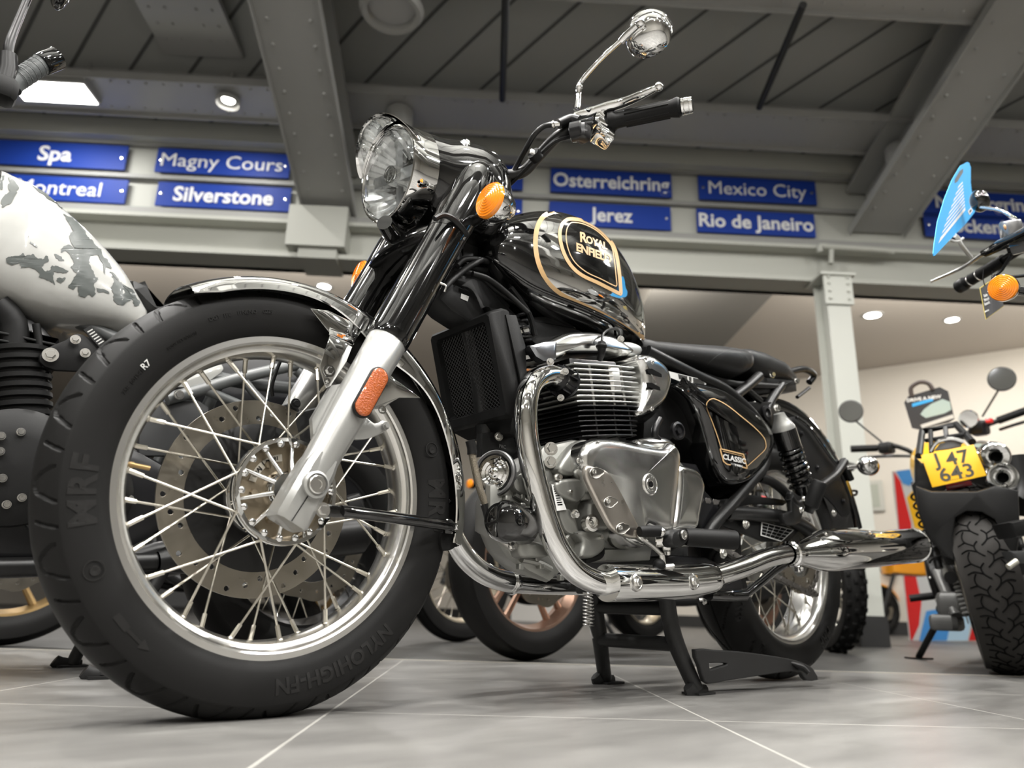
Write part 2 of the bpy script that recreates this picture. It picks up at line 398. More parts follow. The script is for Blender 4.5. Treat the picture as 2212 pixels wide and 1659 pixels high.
# conduit rods on the deck
mb = MB()
for (u0, v0, u1, v1, bb0, bb1) in ((1735, 10, 1640, 232, 3.3, 4.35), (1093, -20, 1085, 215, 3.2, 4.35)):
    A = PB(u0, v0, bb0); B = PB(u1, v1, bb1); mb.tube([A, B], .022, 10, 1)
struct(mb.build('trim_2', SBLACK))
def rafter(a, wdt, z_w, name, hgt=.34):
    mb = MB(); s = SL
    f = lambda b: z_w+s*(5.16-b)
    for (da, db, lo, hi) in ((-wdt/2, wdt/2, 0, .03), (-.05, .05, .03, hgt), (-wdt/2, wdt/2, hgt, hgt+.03)):
        rbox(mb, a+da, a+db, -6.0, 5.15, f(-6)+lo, f(-6)+hi, 0, f(5.15)+lo, f(5.15)+hi)
    rbox(mb, a-wdt/2-.012, a-wdt/2, -6, 5.15, f(-6)-.035, f(-6)+.03, 0, f(5.15)-.035, f(5.15)+.03)
    rbox(mb, a+wdt/2, a+wdt/2+.012, -6, 5.15, f(-6)-.035, f(-6)+.03, 0, f(5.15)-.035, f(5.15)+.03)
    for k in range(14):           # rivets under the flange
        b = 4.9-k*.16
        for da in (-wdt*.33, wdt*.33): mb.ball(RM(a+da, b, f(b)-.002), .012, seg=8)
    struct(mb.build(name, BEAM))
rafter(-1.22, .38, 2.99, 'trim_3'); rafter(3.02, .42, 3.07, 'trim_4'); rafter(-5.6, .4, 3.0, 'trim_5'); rafter(7.4, .4, 3.0, 'trim_6')
# purlin girders along the wall direction
def girder(b0, b1, z, n):
    mb = MB()
    rbox(mb, -9, 10, b0, b1, z, z+.02); rbox(mb, -9, 10, (b0+b1)/2-.02, (b0+b1)/2+.02, z+.02, z+.5)
    rbox(mb, -9, 10, b0-.012, b0, z-.03, z+.03); rbox(mb, -9, 10, b1, b1+.012, z-.03, z+.03)
    for k in range(70):
        for db in (.06, b1-b0-.06): mb.ball(RM(-4+k*.12, b0+db, z-.002), .011, seg=8)
    struct(mb.build(n, GIRD))
girder(4.46, 4.86, 3.60, 'trim_7'); girder(3.08, 3.52, 3.60, 'trim_8'); girder(1.7, 2.1, 3.62, 'trim_9'); girder(.0, .4, 3.62, 'trim_10')
mb = MB(); rbox(mb, -2.32, -1.78, .5, 4.46, 3.80, 3.84); rbox(mb, -2.09, -2.01, .5, 4.46, 3.84, 4.3, z1b=3.9)
for k in range(12):
    for da in (-.2, -.1, .1, .2): mb.ball(RM(-2.05+da, 4.3-k*.14, 3.798), .011, seg=8)
struct(mb.build('trim_21', GIRD))
girder(-1.8, -1.4, 3.62, 'trim_11'); girder(-3.4, -3.0, 3.62, 'trim_12')
# fascia with the sign rails
mb = MB(); rbox(mb, -9, 10, 5.18, 5.30, 2.90, 3.66); struct(mb.build('wall_signs', FASC))
mb = MB(); rbox(mb, -9, 10, 5.05, 5.18, 3.53, 3.68); struct(mb.build('trim_13', FASC))
mb = MB()
for z0, z1, d in ((3.225, 3.258, .045), (3.508, 3.53, .05), (2.925, 2.972, .06)): rbox(mb, -9, 10, 5.18-d, 5.18, z0, z1)
struct(mb.build('trim_14', RAIL))
mb = MB(); rbox(mb, -9, 10, 5.08, 5.36, 2.60, 2.635); rbox(mb, -9, 10, 5.20, 5.25, 2.635, 2.90); rbox(mb, -9, 10, 5.08, 5.36, 2.875, 2.905)
struct(mb.build('trim_15', FASC))
mb = MB(); rbox(mb, -1.49, -1.06, 5.0, 5.40, 2.66, 2.985); rbox(mb, -1.40, -1.12, 5.04, 5.36, 2.58, 2.66); struct(mb.build('trim_16', FASC))
mb = MB()      # pipe stub below the rail near the column
mb.tube([PB(1772, 545, 5.06), PB(1772, 532, 5.06), PB(1800, 534, 5.06), PB(1905, 541, 5.06), PB(1930, 545, 5.06)], .024, 10, 4)
mb.tube([PB(1795, 570, 5.06), PB(1796, 540, 5.06)], .02, 10, 1)
struct(mb.build('trim_17', FASC))
# column with capital and plinth
ca, cb = 2.56, 5.06
mb = MB()
rbox(mb, ca-.085, ca+.085, cb-.10, cb-.085, 0, 2.6); rbox(mb, ca-.085, ca+.085, cb+.085, cb+.10, 0, 2.6); rbox(mb, ca-.04, ca+.04, cb-.085, cb+.085, 0, 2.6)
rbox(mb, ca-.105, ca+.105, cb-.12, cb-.10, 2.36, 2.6)
for zz in (2.40, 2.46, 2.52, 2.57):
    for da in (-.07, .07): mb.ball(RM(ca+da, cb-.122, zz), .014, seg=8)
rbox(mb, ca-.13, ca+.13, cb-.14, cb+.14, 2.585, 2.605)
o = mb.build('trim_18', COLM); struct(o)
mb = MB(); rbox(mb, ca-.095, ca+.095, cb-.12, cb+.12, 0, .19); struct(mb.build('trim_19', SKIRT))
# back room: ceiling, bulkhead with shade in its grey, far wall set askew, skirting
mb = MB(); rbox(mb, -9, 10, 5.36, 22, 3.5, 3.55); struct(mb.build('ceiling', BEIGE))
mb = MB(); rbox(mb, 1.55, 2.72, 5.6, 8.3, 3.12, 3.5); struct(mb.build('trim_20', BULK))  # downstand toned dark for the shadow across the ceiling
mb = MB(); rbox(mb, -9, 10, 5.30, 5.36, 2.60, 3.6); struct(mb.build('wall_signs', BEIGE))
FA = Vector((.8, -.6)); F0 = Vector((5.2, 9.75))
def far(t, off, z): return RM(F0.x+FA.x*t+.6*off, F0.y+FA.y*t+.8*off, z)
def fbox(mb, t0, t1, o0, o1, z0, z1, m=0): return mb.loft([[far(t0, o0, z0), far(t1, o0, z0), far(t1, o1, z0), far(t0, o1, z0)], [far(t0, o0, z1), far(t1, o0, z1), far(t1, o1, z1), far(t0, o1, z1)]], True, True, m)
struct(fbox(MB(), -14, 6.5, 0, .1, 0, 3.5).build('wall_back', CREAM))
struct(fbox(MB(), -14, 6.5, -.03, 0, 0, .16).build('baseboard_back', SKIRT))
mb = MB()
for k, (t0, t1, z0, z1) in enumerate(((-.35, .15, 1.55, 1.95), (.3, .8, 1.55, 1.95), (.95, 1.45, 1.55, 1.95), (3.1, 3.8, 1.5, 1.95))):
    fr = fbox(MB(), t0, t1, -.035, -.005, z0, z1).build('framed_print', mat('print_frame', (.52, .52, .47), .5))
    pl = fbox(MB(), t0+.05, t1-.05, -.040, -.034, z0+.05, z1-.05).build('print', mat('faded_print', (.40, .42, .36), .6), fr)
    tag(fr, ['faded framed print on the cream back wall, nearest the column', 'faded framed print on the cream back wall, second from the column', 'faded framed print on the cream back wall, third from the column', 'larger faded framed print at the right end of the back wall'][k], 'picture', 'framed prints on the back wall')
# hall walls outside the picture (they show in the chrome)
for n, r in (('wall_left', (-9.1, -9, -6.5, 22)), ('wall_right', (10, 10.1, -6.5, 22)), ('wall_rear', (-9, 10, -6.6, -6.5))):
    struct(rbox(MB(), *r, 0, 7.2).build(n, WALLG))
# ------------------------------------------------------------------ circuit name signs
def sign(txt, a0, a1, z0, z1, tx, tw, size, label, screws='lr', align=None):
    o = rbox(MB(), a0, a1, 5.135, 5.15, z0, z1).build('circuit_sign', BLUE)
    rbox(MB(), a0+.05, a1-.05, 5.15, 5.18, z0+.05, z1-.05).build('sign_bracket', RAIL, o)
    tag(o, label, 'sign', 'blue circuit name signs')
    if txt:
        mb = MB(); text(mb, txt, RM(tx, 5.132, (z0+z1)/2-.003), RA, (0, 0, 1), size, .006, width=tw, bold=(0 if 'M' in txt else .0035))
        mb.build('lettering', WHITEP, o)
    for c in screws:
        mb = MB(); mb.lathe([(0, .006), (.011, .004), (.013, 0)], RM(a0+.035 if c == 'l' else a1-.035, 5.135, (z0+z1)/2), -RB, 12)
        mb.build('screw', ZINC, o)
    return o
U0, U1, L0_, L1_ = 3.283, 3.492, 2.997, 3.198
sign('Spa', -3.80, -2.805, U0, U1, -3.335, .25, .175, 'blue sign reading Spa, upper row at far left', 'r')
sign('Montreal', -3.80, -2.755, L0_, L1_, -3.25, .62, .17, 'blue sign reading Montreal, its start hidden by the white tank', 'r')
sign('Magny Cours', -2.58, -1.565, U0, U1, -2.08, .92, .16, 'blue sign reading Magny Cours, above the Silverstone sign')
sign('Silverstone', -2.53, -1.53, L0_, L1_, -2.03, .745, .17, 'blue sign reading Silverstone, below the Magny Cours sign')
sign('', -.72, .237, U0, U1, 0, 1, 1, 'blue sign in the upper row, mostly hidden behind the headlamp', 'r')
sign('', -.72, .237, L0_, L1_, 0, 1, 1, 'blue sign in the lower row, mostly hidden behind the headlamp', 'r')
sign('Osterreichring', .452, 1.405, U0, U1, .93, .915, .165, 'blue sign reading Osterreichring, above the Jerez sign', '')
sign('Jerez', .445, 1.39, L0_, L1_, .925, .33, .165, 'blue sign reading Jerez, just above the chrome and black tank', 'r')
sign('Mexico City', 1.62, 2.56, U0, U1, 2.09, .78, .16, 'blue sign reading Mexico City, above the Rio de Janeiro sign')
sign('Rio de Janeiro', 1.595, 2.525, L0_, L1_, 2.06, .90, .16, 'blue sign reading Rio de Janeiro, below the Mexico City sign', '')
sign('Nurburgring', 3.40, 4.40, U0-.02, U1-.02, 3.92, .80, .16, 'blue sign partly hidden by the blue tag, its name ending in ring', 'l')
sign('Hockenheim', 3.405, 4.42, L0_+.06, L1_+.06, 3.93, .82, .16, 'blue sign partly hidden by the blue tag, its name containing kenh', 'l')
# ------------------------------------------------------------------ lamps
def spot_fitting(a, b, z, lit, label, rad=.085, h=.20):
    o = MB().lathe([(0, h), (rad*.8, h), (rad, h-.02), (rad, .01), (rad*.93, 0), (rad*.88, .03), (0, .035)], RM(a, b, z), (0, 0, 1), 28).build('downlight', BSTEEL)
    tag(o, label, 'lamp', 'round ceiling downlights')
    MB().lathe([(0, .032), (rad*.86, .032)], RM(a, b, z), (0, 0, 1), 24).build('diffuser', EMIT if lit else GLASS if False else mat('dark_diffuser', (.30, .30, .28), .4), o)
    top = zr(b)-(z+h)
    MB().tube([RM(a, b, z+h), RM(a, b, z+h+min(top, .6 if b > 0 else top))], .012, 8, 1).build('drop_rod', BSTEEL, o)
    return o
words = ['nearest the sign wall', 'over the tank', 'added over the white bike', 'over the headlamp', 'over the seat', 'above the right hand bike', 'left of the camera', 'above the camera', 'right of the camera', 'far left behind the camera', 'second row behind the camera, left', 'second row behind the camera, middle', 'second row behind the camera, right', 'third row behind the camera, left', 'third row behind the camera, middle', 'third row behind the camera, right', 'added at the far right of the hall']
for i, (a, b) in enumerate(SPOTS):
    spot_fitting(a, b, (3.53 if b < 4.5 else 3.54), True, 'lit round downlight hanging under the roof '+words[i] if i else 'lit round downlight glaring under the girder left of the headlamp', h=.20 if b < 4.5 else .055)
pw = ['at the far left above the white tank', 'added over the white bike', 'added at the far right of the hall', 'added at the right behind the camera', 'added at the rear of the hall, middle', 'added at the rear of the hall, left', 'added right above the camera', 'added over the front wheel']
for i, (a, b) in enumerate(PANELS):
    z = 3.58 if b < 4.5 else 3.545
    o = rbox(MB(), a-.27, a+.27, b-.12, b+.12, z, z+.05).build('panel_light', BSTEEL)
    tag(o, 'glowing rectangular light panel '+pw[i], 'lamp', 'rectangular light panels')
    rbox(MB(), a-.255, a+.255, b-.105, b+.105, z-.004, z).build('diffuser', EMITP, o)
    for da in (-.2, .2): MB().tube([RM(a+da, b, z+.05), RM(a+da, b, min(zr(b), z+.9))], .006, 6, 1).build('hanger', BSTEEL, o)
for (a, b, z, lab) in ((-.69, 4.66, 3.40, 'unlit grey cylinder downlight above the headlamp peak'), (2.98, 4.66, 3.32, 'unlit grey cylinder downlight where the right rafter meets the girder')):
    spot_fitting(a, b, z, False, lab, .10, .20)
o = MB().lathe([(.17, .02), (.19, .0), (.17, -.03), (.14, -.02), (.14, .02), (0, .05), (0, .08), (.17, .08)], RM(-.63, 3.6, 3.50), (0, 0, 1), 40).build('ring_light', BSTEEL)
tag(o, 'unlit round ring lamp at the top edge above the headlamp', 'lamp')
MB().lathe([(0, 0), (.135, -.006)], RM(-.63, 3.6, 3.52), (0, 0, 1), 30).build('diffuser', mat('opal_diffuser', (.45, .45, .44), .5), o)
bl = ['bright glaring recessed downlight in the beige ceiling right of the column', 'dim recessed downlight right of the bright one in the beige ceiling', 'recessed downlight in the beige ceiling above the scrambler', 'recessed downlight in the beige ceiling beside the column', 'recessed downlight in the back room behind the tank', 'recessed downlight in the back room behind the front fork', 'recessed downlight in the back room behind the white tank']
for i, (u, v) in enumerate(BACKSPOTS):
    p = PZ(u, v, 3.49)
    r = .10 if i == 0 else .08
    o = MB().lathe([(r*.8, .004), (r, 0), (r*1.15, .0), (r*1.2, .012), (0, .012)], p, (0, 0, 1), 28).build('recessed_downlight', BSTEEL)
    tag(o, bl[i], 'lamp', 'recessed downlights in the back room')
    MB().lathe([(0, .003), (r*.85, .003)], p, (0, 0, 1), 24).build('diffuser', EMITP if i in (1,) else EMIT, o)
    light('back_lamp_and_fill', 'DISK', p-Vector((0, 0, .03)), 22 if i else 40, .2)
for (a, b) in ((-4, 8.5), (-1, 9.5), (2, 10.0), (6, 7.2)): light('back_lamp_and_fill', 'RECTANGLE', RM(a, b, 3.45), 45, .9, .3)  # added fill lights for the back room, without fittings
# ================================================================== wheels
def tyre(name, c, prof, n_ang, groove, parent, m=RUBBER, tread_r=None):
    """prof: list of (y, r) closed loop across the tyre; groove(s, y) -> depth (s = turn in radians)."""
    c = np.array(c); pr = np.array(prof); na = n_ang
    t = np.linspace(0, 2*PI, na, endpoint=False)
    T, Y = np.meshgrid(t, pr[:, 0], indexing='ij'); _, Rr = np.meshgrid(t, pr[:, 1], indexing='ij')
    if groove is not None: Rr = Rr-groove(T, Y, Rr)
    V = np.stack([c[0]-Rr*np.cos(T), c[1]+Y, c[2]+Rr*np.sin(T)], -1).reshape(-1, 3)
    k = len(pr); i = np.arange(na)[:, None]; j = np.arange(k-1)[None, :]
    A = i*k+j; B = ((i+1) % na)*k+j
    F = np.stack([A, A+1, B+1, B], -1).reshape(-1, 4)
    me = bpy.data.meshes.new(name); me.vertices.add(len(V)); me.vertices.foreach_set('co', V.ravel())
    me.loops.add(F.size); me.loops.foreach_set('vertex_index', F.ravel()); me.polygons.add(len(F))
    me.polygons.foreach_set('loop_start', np.arange(0, F.size, 4)); me.polygons.foreach_set('loop_total', np.full(len(F), 4))
    me.update(); me.validate(); me.materials.append(m); me.shade_smooth(); me.set_sharp_from_angle(angle=R(42))
    o = bpy.data.objects.new(name, me); COL.objects.link(o)
    if parent is not None: o.parent = parent; o.matrix_parent_inverse = PMI(parent)
    return o
def seg_dist(S, Y, pts):
    d = np.full(S.shape, 9.0)
    for (a, b) in zip(pts[:-1], pts[1:]):
        ax, ay = a; bx, by = b; L2 = (bx-ax)**2+(by-ay)**2+1e-12
        t = np.clip(((S-ax)*(bx-ax)+(Y-ay)*(by-ay))/L2, 0, 1)
        d = np.minimum(d, np.hypot(S-ax-t*(bx-ax), Y-ay-t*(by-ay)))
    return d
def tread(period, lines, width, depth, Rc, ymax, sh_min=.303):
    def g(T, Y, Rr):
        S = (T*Rc) % period; dep = np.zeros_like(S)
        for sh in (-period, 0, period):
            for ln, mir in lines:
                for sg in ((1, -1) if mir else (1,)):
                    off = 0 if sg == 1 else period*.5
                    pts = [(((x+off) % (period*1000) if False else x+off)+sh, sg*y) for x, y in ln]
                    d = seg_dist(S, Y, pts); dep = np.maximum(dep, depth*np.clip((width/2-d)/(width*.18)+.5, 0, 1))
        return dep*(np.abs(Y) < ymax)*(Rr > sh_min)
    return g
def lens(n, f): return [f*k/(n-1) for k in range(n)]
# ------------------------------------------------------------------ the motorcycle
BK = empty('motorcycle', (.70, 0, 0), 'black and chrome classic motorcycle with gold tank lettering, standing on its centre stand in front', 'motorcycle')
FC = Vector((0, 0, .3255)); RC = Vector((1.475, 0, .3285))
def wheel_profile(w, r0, r1, sh, n=26):   # half section mirrored: bead -> sidewall -> shoulder -> crown
    h = [(-.034*w/.1, r0), (-.040*w/.1, r0+.004), (-.0455*w/.1, r0+.018), (-.0495*w/.1, r0+.036), (-.0498*w/.1, r0+.050), (-.0480*w/.1, sh-.0030), (-.0474*w/.1, sh-.0012), (-.0466*w/.1, sh)]
    y0 = .0466*w/.1
    arc = []
    for k in range(1, n):
        y = -y0+2*y0*k/n; arc.append((y, sh+(r1-sh)*(1-(abs(y)/y0)**2.1)))
    return h+arc+[(-a, b) for a, b in h[::-1]]
prof = wheel_profile(.104, .2445, .3310, .3085, 40)
Rc = .325; per = 2*PI*Rc/20
hair = [(-.004+.000, .0475), (.007, .030), (.012, .020), (.020, .0145), (.029, .017), (.036, .026), (.044, .040)]
slit = [(.066, .0455), (.077, .020)]
FWH = MB()
hw = .0385
rimp = [(-hw, .2545), (-hw, .2378), (-hw+.0025, .2350), (-hw+.010, .2340), (-hw+.0135, .2310), (-hw+.016, .2250), (-.012, .2200), (.012, .2200), (hw-.016, .2250), (hw-.0135, .2310), (hw-.010, .2340), (hw-.0025, .2350), (hw, .2378), (hw, .2545),
        (hw-.004, .2545), (hw-.006, .2440), (.012, .2300), (-.012, .2300), (-hw+.006, .2440), (-hw+.004, .2545)]
WH = FWH.lathe([(r, y) for y, r in rimp], FC, (0, 1, 0), 128, closed=True).build('front_wheel', RIM, BK)
WH['label'] = 'spoked front wheel with satin alloy rim'
ft = tyre('tyre', FC, prof, 1500, tread(per, [(hair, True), (slit, True)], .0046, .0042, Rc, .0472), WH)
# lettering moulded on the near sidewall
def side_r(rr):      # y of the sidewall at radius rr (near side)
    p = sorted([(r, y) for y, r in prof[:8]])
    for (r0, y0), (r1, y1) in zip(p[:-1], p[1:]):
        if r0 <= rr <= r1: return y0+(y1-y0)*(rr-r0)/(r1-r0)
    return p[-1][1]
def sidewall(txt, ang, rr, size, flip, mm=LETTER, nm='sidewall_lettering', c=FC, h=.0009, **k):
    mb = MB()
    def fn(x, y, z):
        rad = rr+(y if not flip else -y)
        a = R(ang)-(x/rr if not flip else -x/rr)
        return Vector((c.x+rad*math.cos(a), c.y+side_r(min(max(rad, .2449), .3075))-(z+.5)*h, c.z+rad*math.sin(a)))
    text_map(mb, txt, fn, size, cuts=3, **k); return mb.build(nm, mm, WH)
sidewall('MRF', 187, .280, .046, False, bold=.0016, space=1.15)
sidewall('MRF', 2, .280, .046, False, bold=.0016, space=1.15)
sidewall('NYLOHIGH-FN', 294, .281, .030, False, bold=.001, space=1.05)
sidewall('DOT  1PE    1FNENO    0225', 113, .283, .0085, False)
sidewall('TUBELESS', 84, .285, .0095, False)
sidewall('75R  001541H', 153, .272, .0085, False)
sidewall('R7', 147.5, .274, .013, False, WHITEP, 'sidewall_stamp')
sidewall('BODY PLY NYLON', 134, .272, .006, False)
mb = MB()      # direction arrow and moulded roundel
for rr0, a0, a1, w0, w1 in ((.284, 221, 226, .005, .005), (.284, 226, 231, .0022, .0022), (.284, 231, 234, .007, .0003)):
    l = []
    for a, ww in ((a0, w0), (a1, w1)):
        for sg in (-1, 1):
            rad = rr0+sg*ww; l.append(Vector((FC.x+rad*math.cos(R(a)), side_r(rad)-.0008, FC.z+rad*math.sin(R(a)))))
    mb.add(l, [[0, 1, 3, 2]])
mb.build('direction_arrow', LETTER, WH)
for ang in (208, 22):
    o_ = FC+Vector((.282*math.cos(R(ang)), side_r(.282)-.0002, .282*math.sin(R(ang))))
    mb = MB(); mb.lathe([(.0135, 0), (.0135, .0010), (.0118, .0010), (.0118, 0)], o_, (0, -1, 0), 28); mb.lathe([(.007, 0), (.0065, .001), (.003, .001), (0, .0004)], o_+Vector((.001, 0, -.001)), (0, -1, 0), 9)
    mb.build('sidewall_roundel', LETTER, WH)
# hub, spokes, disc
HY = -.047
mb = MB(); mb.lathe([(.0255, -.055), (.030, -.050), (.034, -.030), (.036, .0), (.045, .020), (.060, .034), (.064, .040), (.064, .046), (.0, .046)], FC, (0, 1, 0), 48)
mb.build('hub_barrel', CHROME, WH)
mb = MB(); mb.lathe([(.0745, HY+.008), (.0815, HY+.006), (.083, HY), (.0815, HY-.004), (.076, HY-.0035), (.073, HY+.004), (.069, HY+.010), (.069, HY+.018), (.083, HY+.016), (.083, HY+.008)], FC, (0, 1, 0), 96, closed=True)
for k in range(18):
    a = 2*PI*(k+.3)/18; d = Vector((math.cos(a), 0, math.sin(a)))
    mb.ball(FC+d*.0725+Vector((0, HY-.001, 0)), .0062, (1, 1, 1), 10)
hf = mb.build('hub_flange', CHROME, WH)
mb = MB(); mb.lathe([(0, HY+.016), (.070, HY+.014), (.070, HY+.022), (0, HY+.03)], FC, (0, 1, 0), 64)
for k in range(6):
    a = 2*PI*(k+.15)/6; d = Vector((math.cos(a), 0, math.sin(a))); mb.bolt(FC+d*.048+Vector((0, HY+.015, 0)), (0, -1, 0), .0062, .006, 0)
mb.build('hub_casting', BROWN, WH)
mb = MB()
for k in range(10):
    a = 2*PI*(k+.5)/10-.04; d = Vector((math.cos(a), 0, math.sin(a)))
    mb.tube([FC+d*.026+Vector((0, HY-.007, 0)), FC+d*.05+Vector((0, HY+.002, 0)), FC+d*.0715+Vector((0, HY+.008, 0))], [.0042, .0036, .0032], 10, 3)
mb.lathe([(.016, HY-.010), (.026, HY-.010), (.028, HY-.004), (.030, HY+.014)], FC, (0, 1, 0), 40)
mb.build('hub_rib', POLISH, WH)
for txt, a0 in (('00481', 118), ('BRAJ', 152)):
    mb = MB(); l = []
    for k in range(9):
        for rad in (.047, .058): a = R(a0+18-36*k/8); l.append(FC+Vector((rad*math.cos(a), HY+.0125, rad*math.sin(a))))
    mb.add(l, [[2*k, 2*k+1, 2*k+3, 2*k+2] for k in range(8)])
    pd = mb.build('cast_pad', mat('worn_casting_pad', (.55, .51, .43), .45, .4), WH)
    mb = MB(); text_map(mb, txt, lambda x, y, z: FC+Vector(((.0525+y)*math.cos(R(a0)-x/.0525), HY+.0122-(z+.5)*.0008, (.0525+y)*math.sin(R(a0)-x/.0525))), .0085, bold=.0002)
    mb.build('cast_lettering', SBLACK, WH)
mb = MB(); mb.lathe([(.0, .047), (.064, .047), (.112, .052), (.120, .054), (.120, .058), (.064, .056), (.064, .064), (0, .064)], FC, (0, 1, 0), 64)
mb.build('disc_carrier', SBLACK, WH)
holes = []
for k in range(10):
    for j, (rr_, da) in enumerate(((.150, 0), (.140, 11), (.130, 21))):
        a = R(36*k+da+5); holes.append(circ(rr_*math.cos(a), rr_*math.sin(a), .0047, 14))
mb = MB(); holed(circ(0, 0, .160, 120), [circ(0, 0, .1165, 90)]+holes, .0052, .0004, FC+Vector((0, .0575, 0)), (1, 0, 0), (0, 0, 1), mb)
mb.build('brake_disc', DISC, WH, 15)
for k in range(36):
    a = R(-1.5+10*k); near = (k % 2 == 0); sgn = 1 if (k % 4) in (0, 1) else -1
    sgn = -sgn if k % 4 in (0, 1) else -sgn
    rr_ = .2222; ra = a+sgn*R(33)
    A = FC+Vector((rr_*math.cos(a), (-.010 if near else .010), rr_*math.sin(a)))
    B = FC+Vector((.079*math.cos(ra), (HY+.004 if near else .040), .079*math.sin(ra))) if near else FC+Vector((.060*math.cos(ra), .040, .060*math.sin(ra)))
    d = (B-A).normalized(); mb = MB()
    mb.tube([A+d*.012, B], .00195, 8, 1); mb.tube([A-d*.002, A+d*.024], [.0040, .0036], 6, 1); mb.ball(A-d*.001, .0062, (1, 1, 1), 10)
    mb.build('spoke', SPOKE, WH)
mb = MB(); va = R(176); vb = FC+Vector((.224*math.cos(va), 0, .224*math.sin(va))); dv = (FC-vb).normalized()
mb.tube([vb, vb+dv*.012], .0045, 10, 1); mb.tube([vb+dv*.012, vb+dv*.034], .0035, 10, 1); mb.build('tyre_valve', BRASS, WH)
# ------------------------------------------------------------------ fork
FD = Vector((.413, 0, .9107)).normalized()
def fk(s, side): return Vector((0, .108*side, .3255))+FD*s
UPX = Vector((-FD.z, 0, FD.x))      # forward, square to the fork leg
for side in (-1, 1):
    mb = MB(); pts = [fk(x, side) for x in (-.060, -.05, .0, .05, .085, .12, .16, .285, .2885)]
    mb.tube(pts, [.0225, .0255, .0272, .0272, .0285, .0300, .0312, .0335, .0315], 32, 1)
    # squared foot round the axle clamp
    o0 = fk(-.052, side); mb.loft([[fk(x, side)+UPX*(ux*k)+Vector((0, uy*k2, 0)) for ux, uy in ((-.026, -.020), (-.018, -.027), (.018, -.027), (.026, -.020), (.026, .02), (.018, .026), (-.018, .026), (-.026, .02))] for x, k, k2 in ((-.062, .92, .9), (-.056, 1, 1), (-.01, 1, 1), (.03, .95, .96), (.05, .8, .9))])
    mb.lathe([(.020, 0), (.020, .012), (.0165, .014), (.0165, .010), (0, .010)], fk(0, side)+Vector((0, .022*side, 0)), (0, side, 0), 32)
    # front and rear lugs for the mudguard
    mb.loft([[fk(x, side)+UPX*ux+Vector((0, yy*side, 0)) for ux in (.015, u1)] + [fk(x, side)+UPX*u1+Vector((0, (yy-.010)*side, 0)), fk(x, side)+UPX*.015+Vector((0, (yy-.010)*side, 0))] for x, u1, yy in ((.075, .022, -.014), (.10, .040, -.014), (.165, .040, -.014), (.185, .020, -.014))])
    lug = [fk(x, side)-UPX*ux+Vector((0, -.012*side, 0)) for x, ux in ((.105, .02), (.12, .05), (.148, .072), (.160, .076), (.168, .070), (.165, .060), (.152, .050), (.148, .02))]
    mb.plate(spline(lug, 3, True), (0, .010*side, 0), .003)
    if side == -1: mb.bolt(fk(.158, side)-UPX*.068+Vector((0, -.002*-side-.0, 0)), (0, side, 0), .005, .005, 1.3)
    lg = mb.build('fork_slider', SILVER, BK)
    if side == -1:
        MB().bolt(fk(0, side)+Vector((0, -.032, 0)), (0, -1, 0), .0135, .005, 0, socket=True).build('axle_bolt', ZINC, lg)
        mb = MB(); l = [fk(.168-.0 if False else .155, side)]
        cen = fk(.172, side)+UPX*-.004+Vector((0, -.0315, 0)); N = 28; lp = []; lp2 = []
        def stad(rw, hl): return [cen+(UPX*(-math.cos(t)*rw)+FD*(math.sin(t)*rw+(hl if math.sin(t) >= 0 else -hl))) for t in [2*PI*k/N for k in range(N)]]
        MB().plate(stad(.0175, .0295), (0, -.006, 0), .002).build('reflector_bezel', SBLACK, lg)
        lens_ = MB().dome(stad(.0150, .0290), (0, -1, 0), [(0, .0055), (0, .0075), (.0015, .0088), (.005, .0095)]).build('fork_reflector', AMBERD, lg)
        lens_['label'] = 'oblong amber side reflector on the silver fork leg'
        mb = MB(); mb.tube([fk(-.062, side)+UPX*.004+Vector((0, -.0275, 0)), fk(-.02, side)+UPX*.001+Vector((0, -.0282, 0))], .0007, 6, 1); mb.build('clamp_split', DARK, lg)
    cv = MB().tube([fk(x, side) for x in (.283, .288, .30, .45, .585, .66)], [.0345, .036, .0365, .0375, .0380, .0365], 36, 1).build('fork_cover', GBLACK, BK)
# lower yoke and headstock shroud between the legs
mb = MB(); mb.plate(spline([fk(.52, s_)+UPX*u for s_, u in ((-1.25, .02), (-.5, .045), (.5, .045), (1.25, .02), (1.2, -.03), (0, -.05), (-1.2, -.03))], 4, True), FD*.03, .006); mb.build('lower_yoke', GBLACK, BK)
mb = MB(); pts = qp(CA, [(660, 905, -.15), (720, 880, -.152), (790, 905, -.15), (850, 965, -.148), (890, 1020, -.14)]); mb.tube(pts, .0055, 8, 4); mb.build('indicator_wire', SBLACK, BK)
# caliper behind the disc and its hose
mb = MB(); cc = FC+Vector((.145*math.cos(R(52)), .075, .145*math.sin(R(52))))
mb.box(cc, (.075, .05, .105), Matrix.Rotation(R(-22), 3, 'Y'), .012); mb.box(cc+Vector((-.045, 0, .03)), (.03, .04, .05), Matrix.Rotation(R(-22), 3, 'Y'), .008)
mb.bolt(cc+Vector((-.05, -.03, .05)), (0, -1, 0), .006, .005); mb.build('brake_caliper', DGREY, BK)
MB().tube(qp(CK, [(475, 500, .08), (470, 430, .08), (500, 330, .085), (530, 250, .09)]), .0032, 8, 5).build('brake_hose', SBLACK, BK)
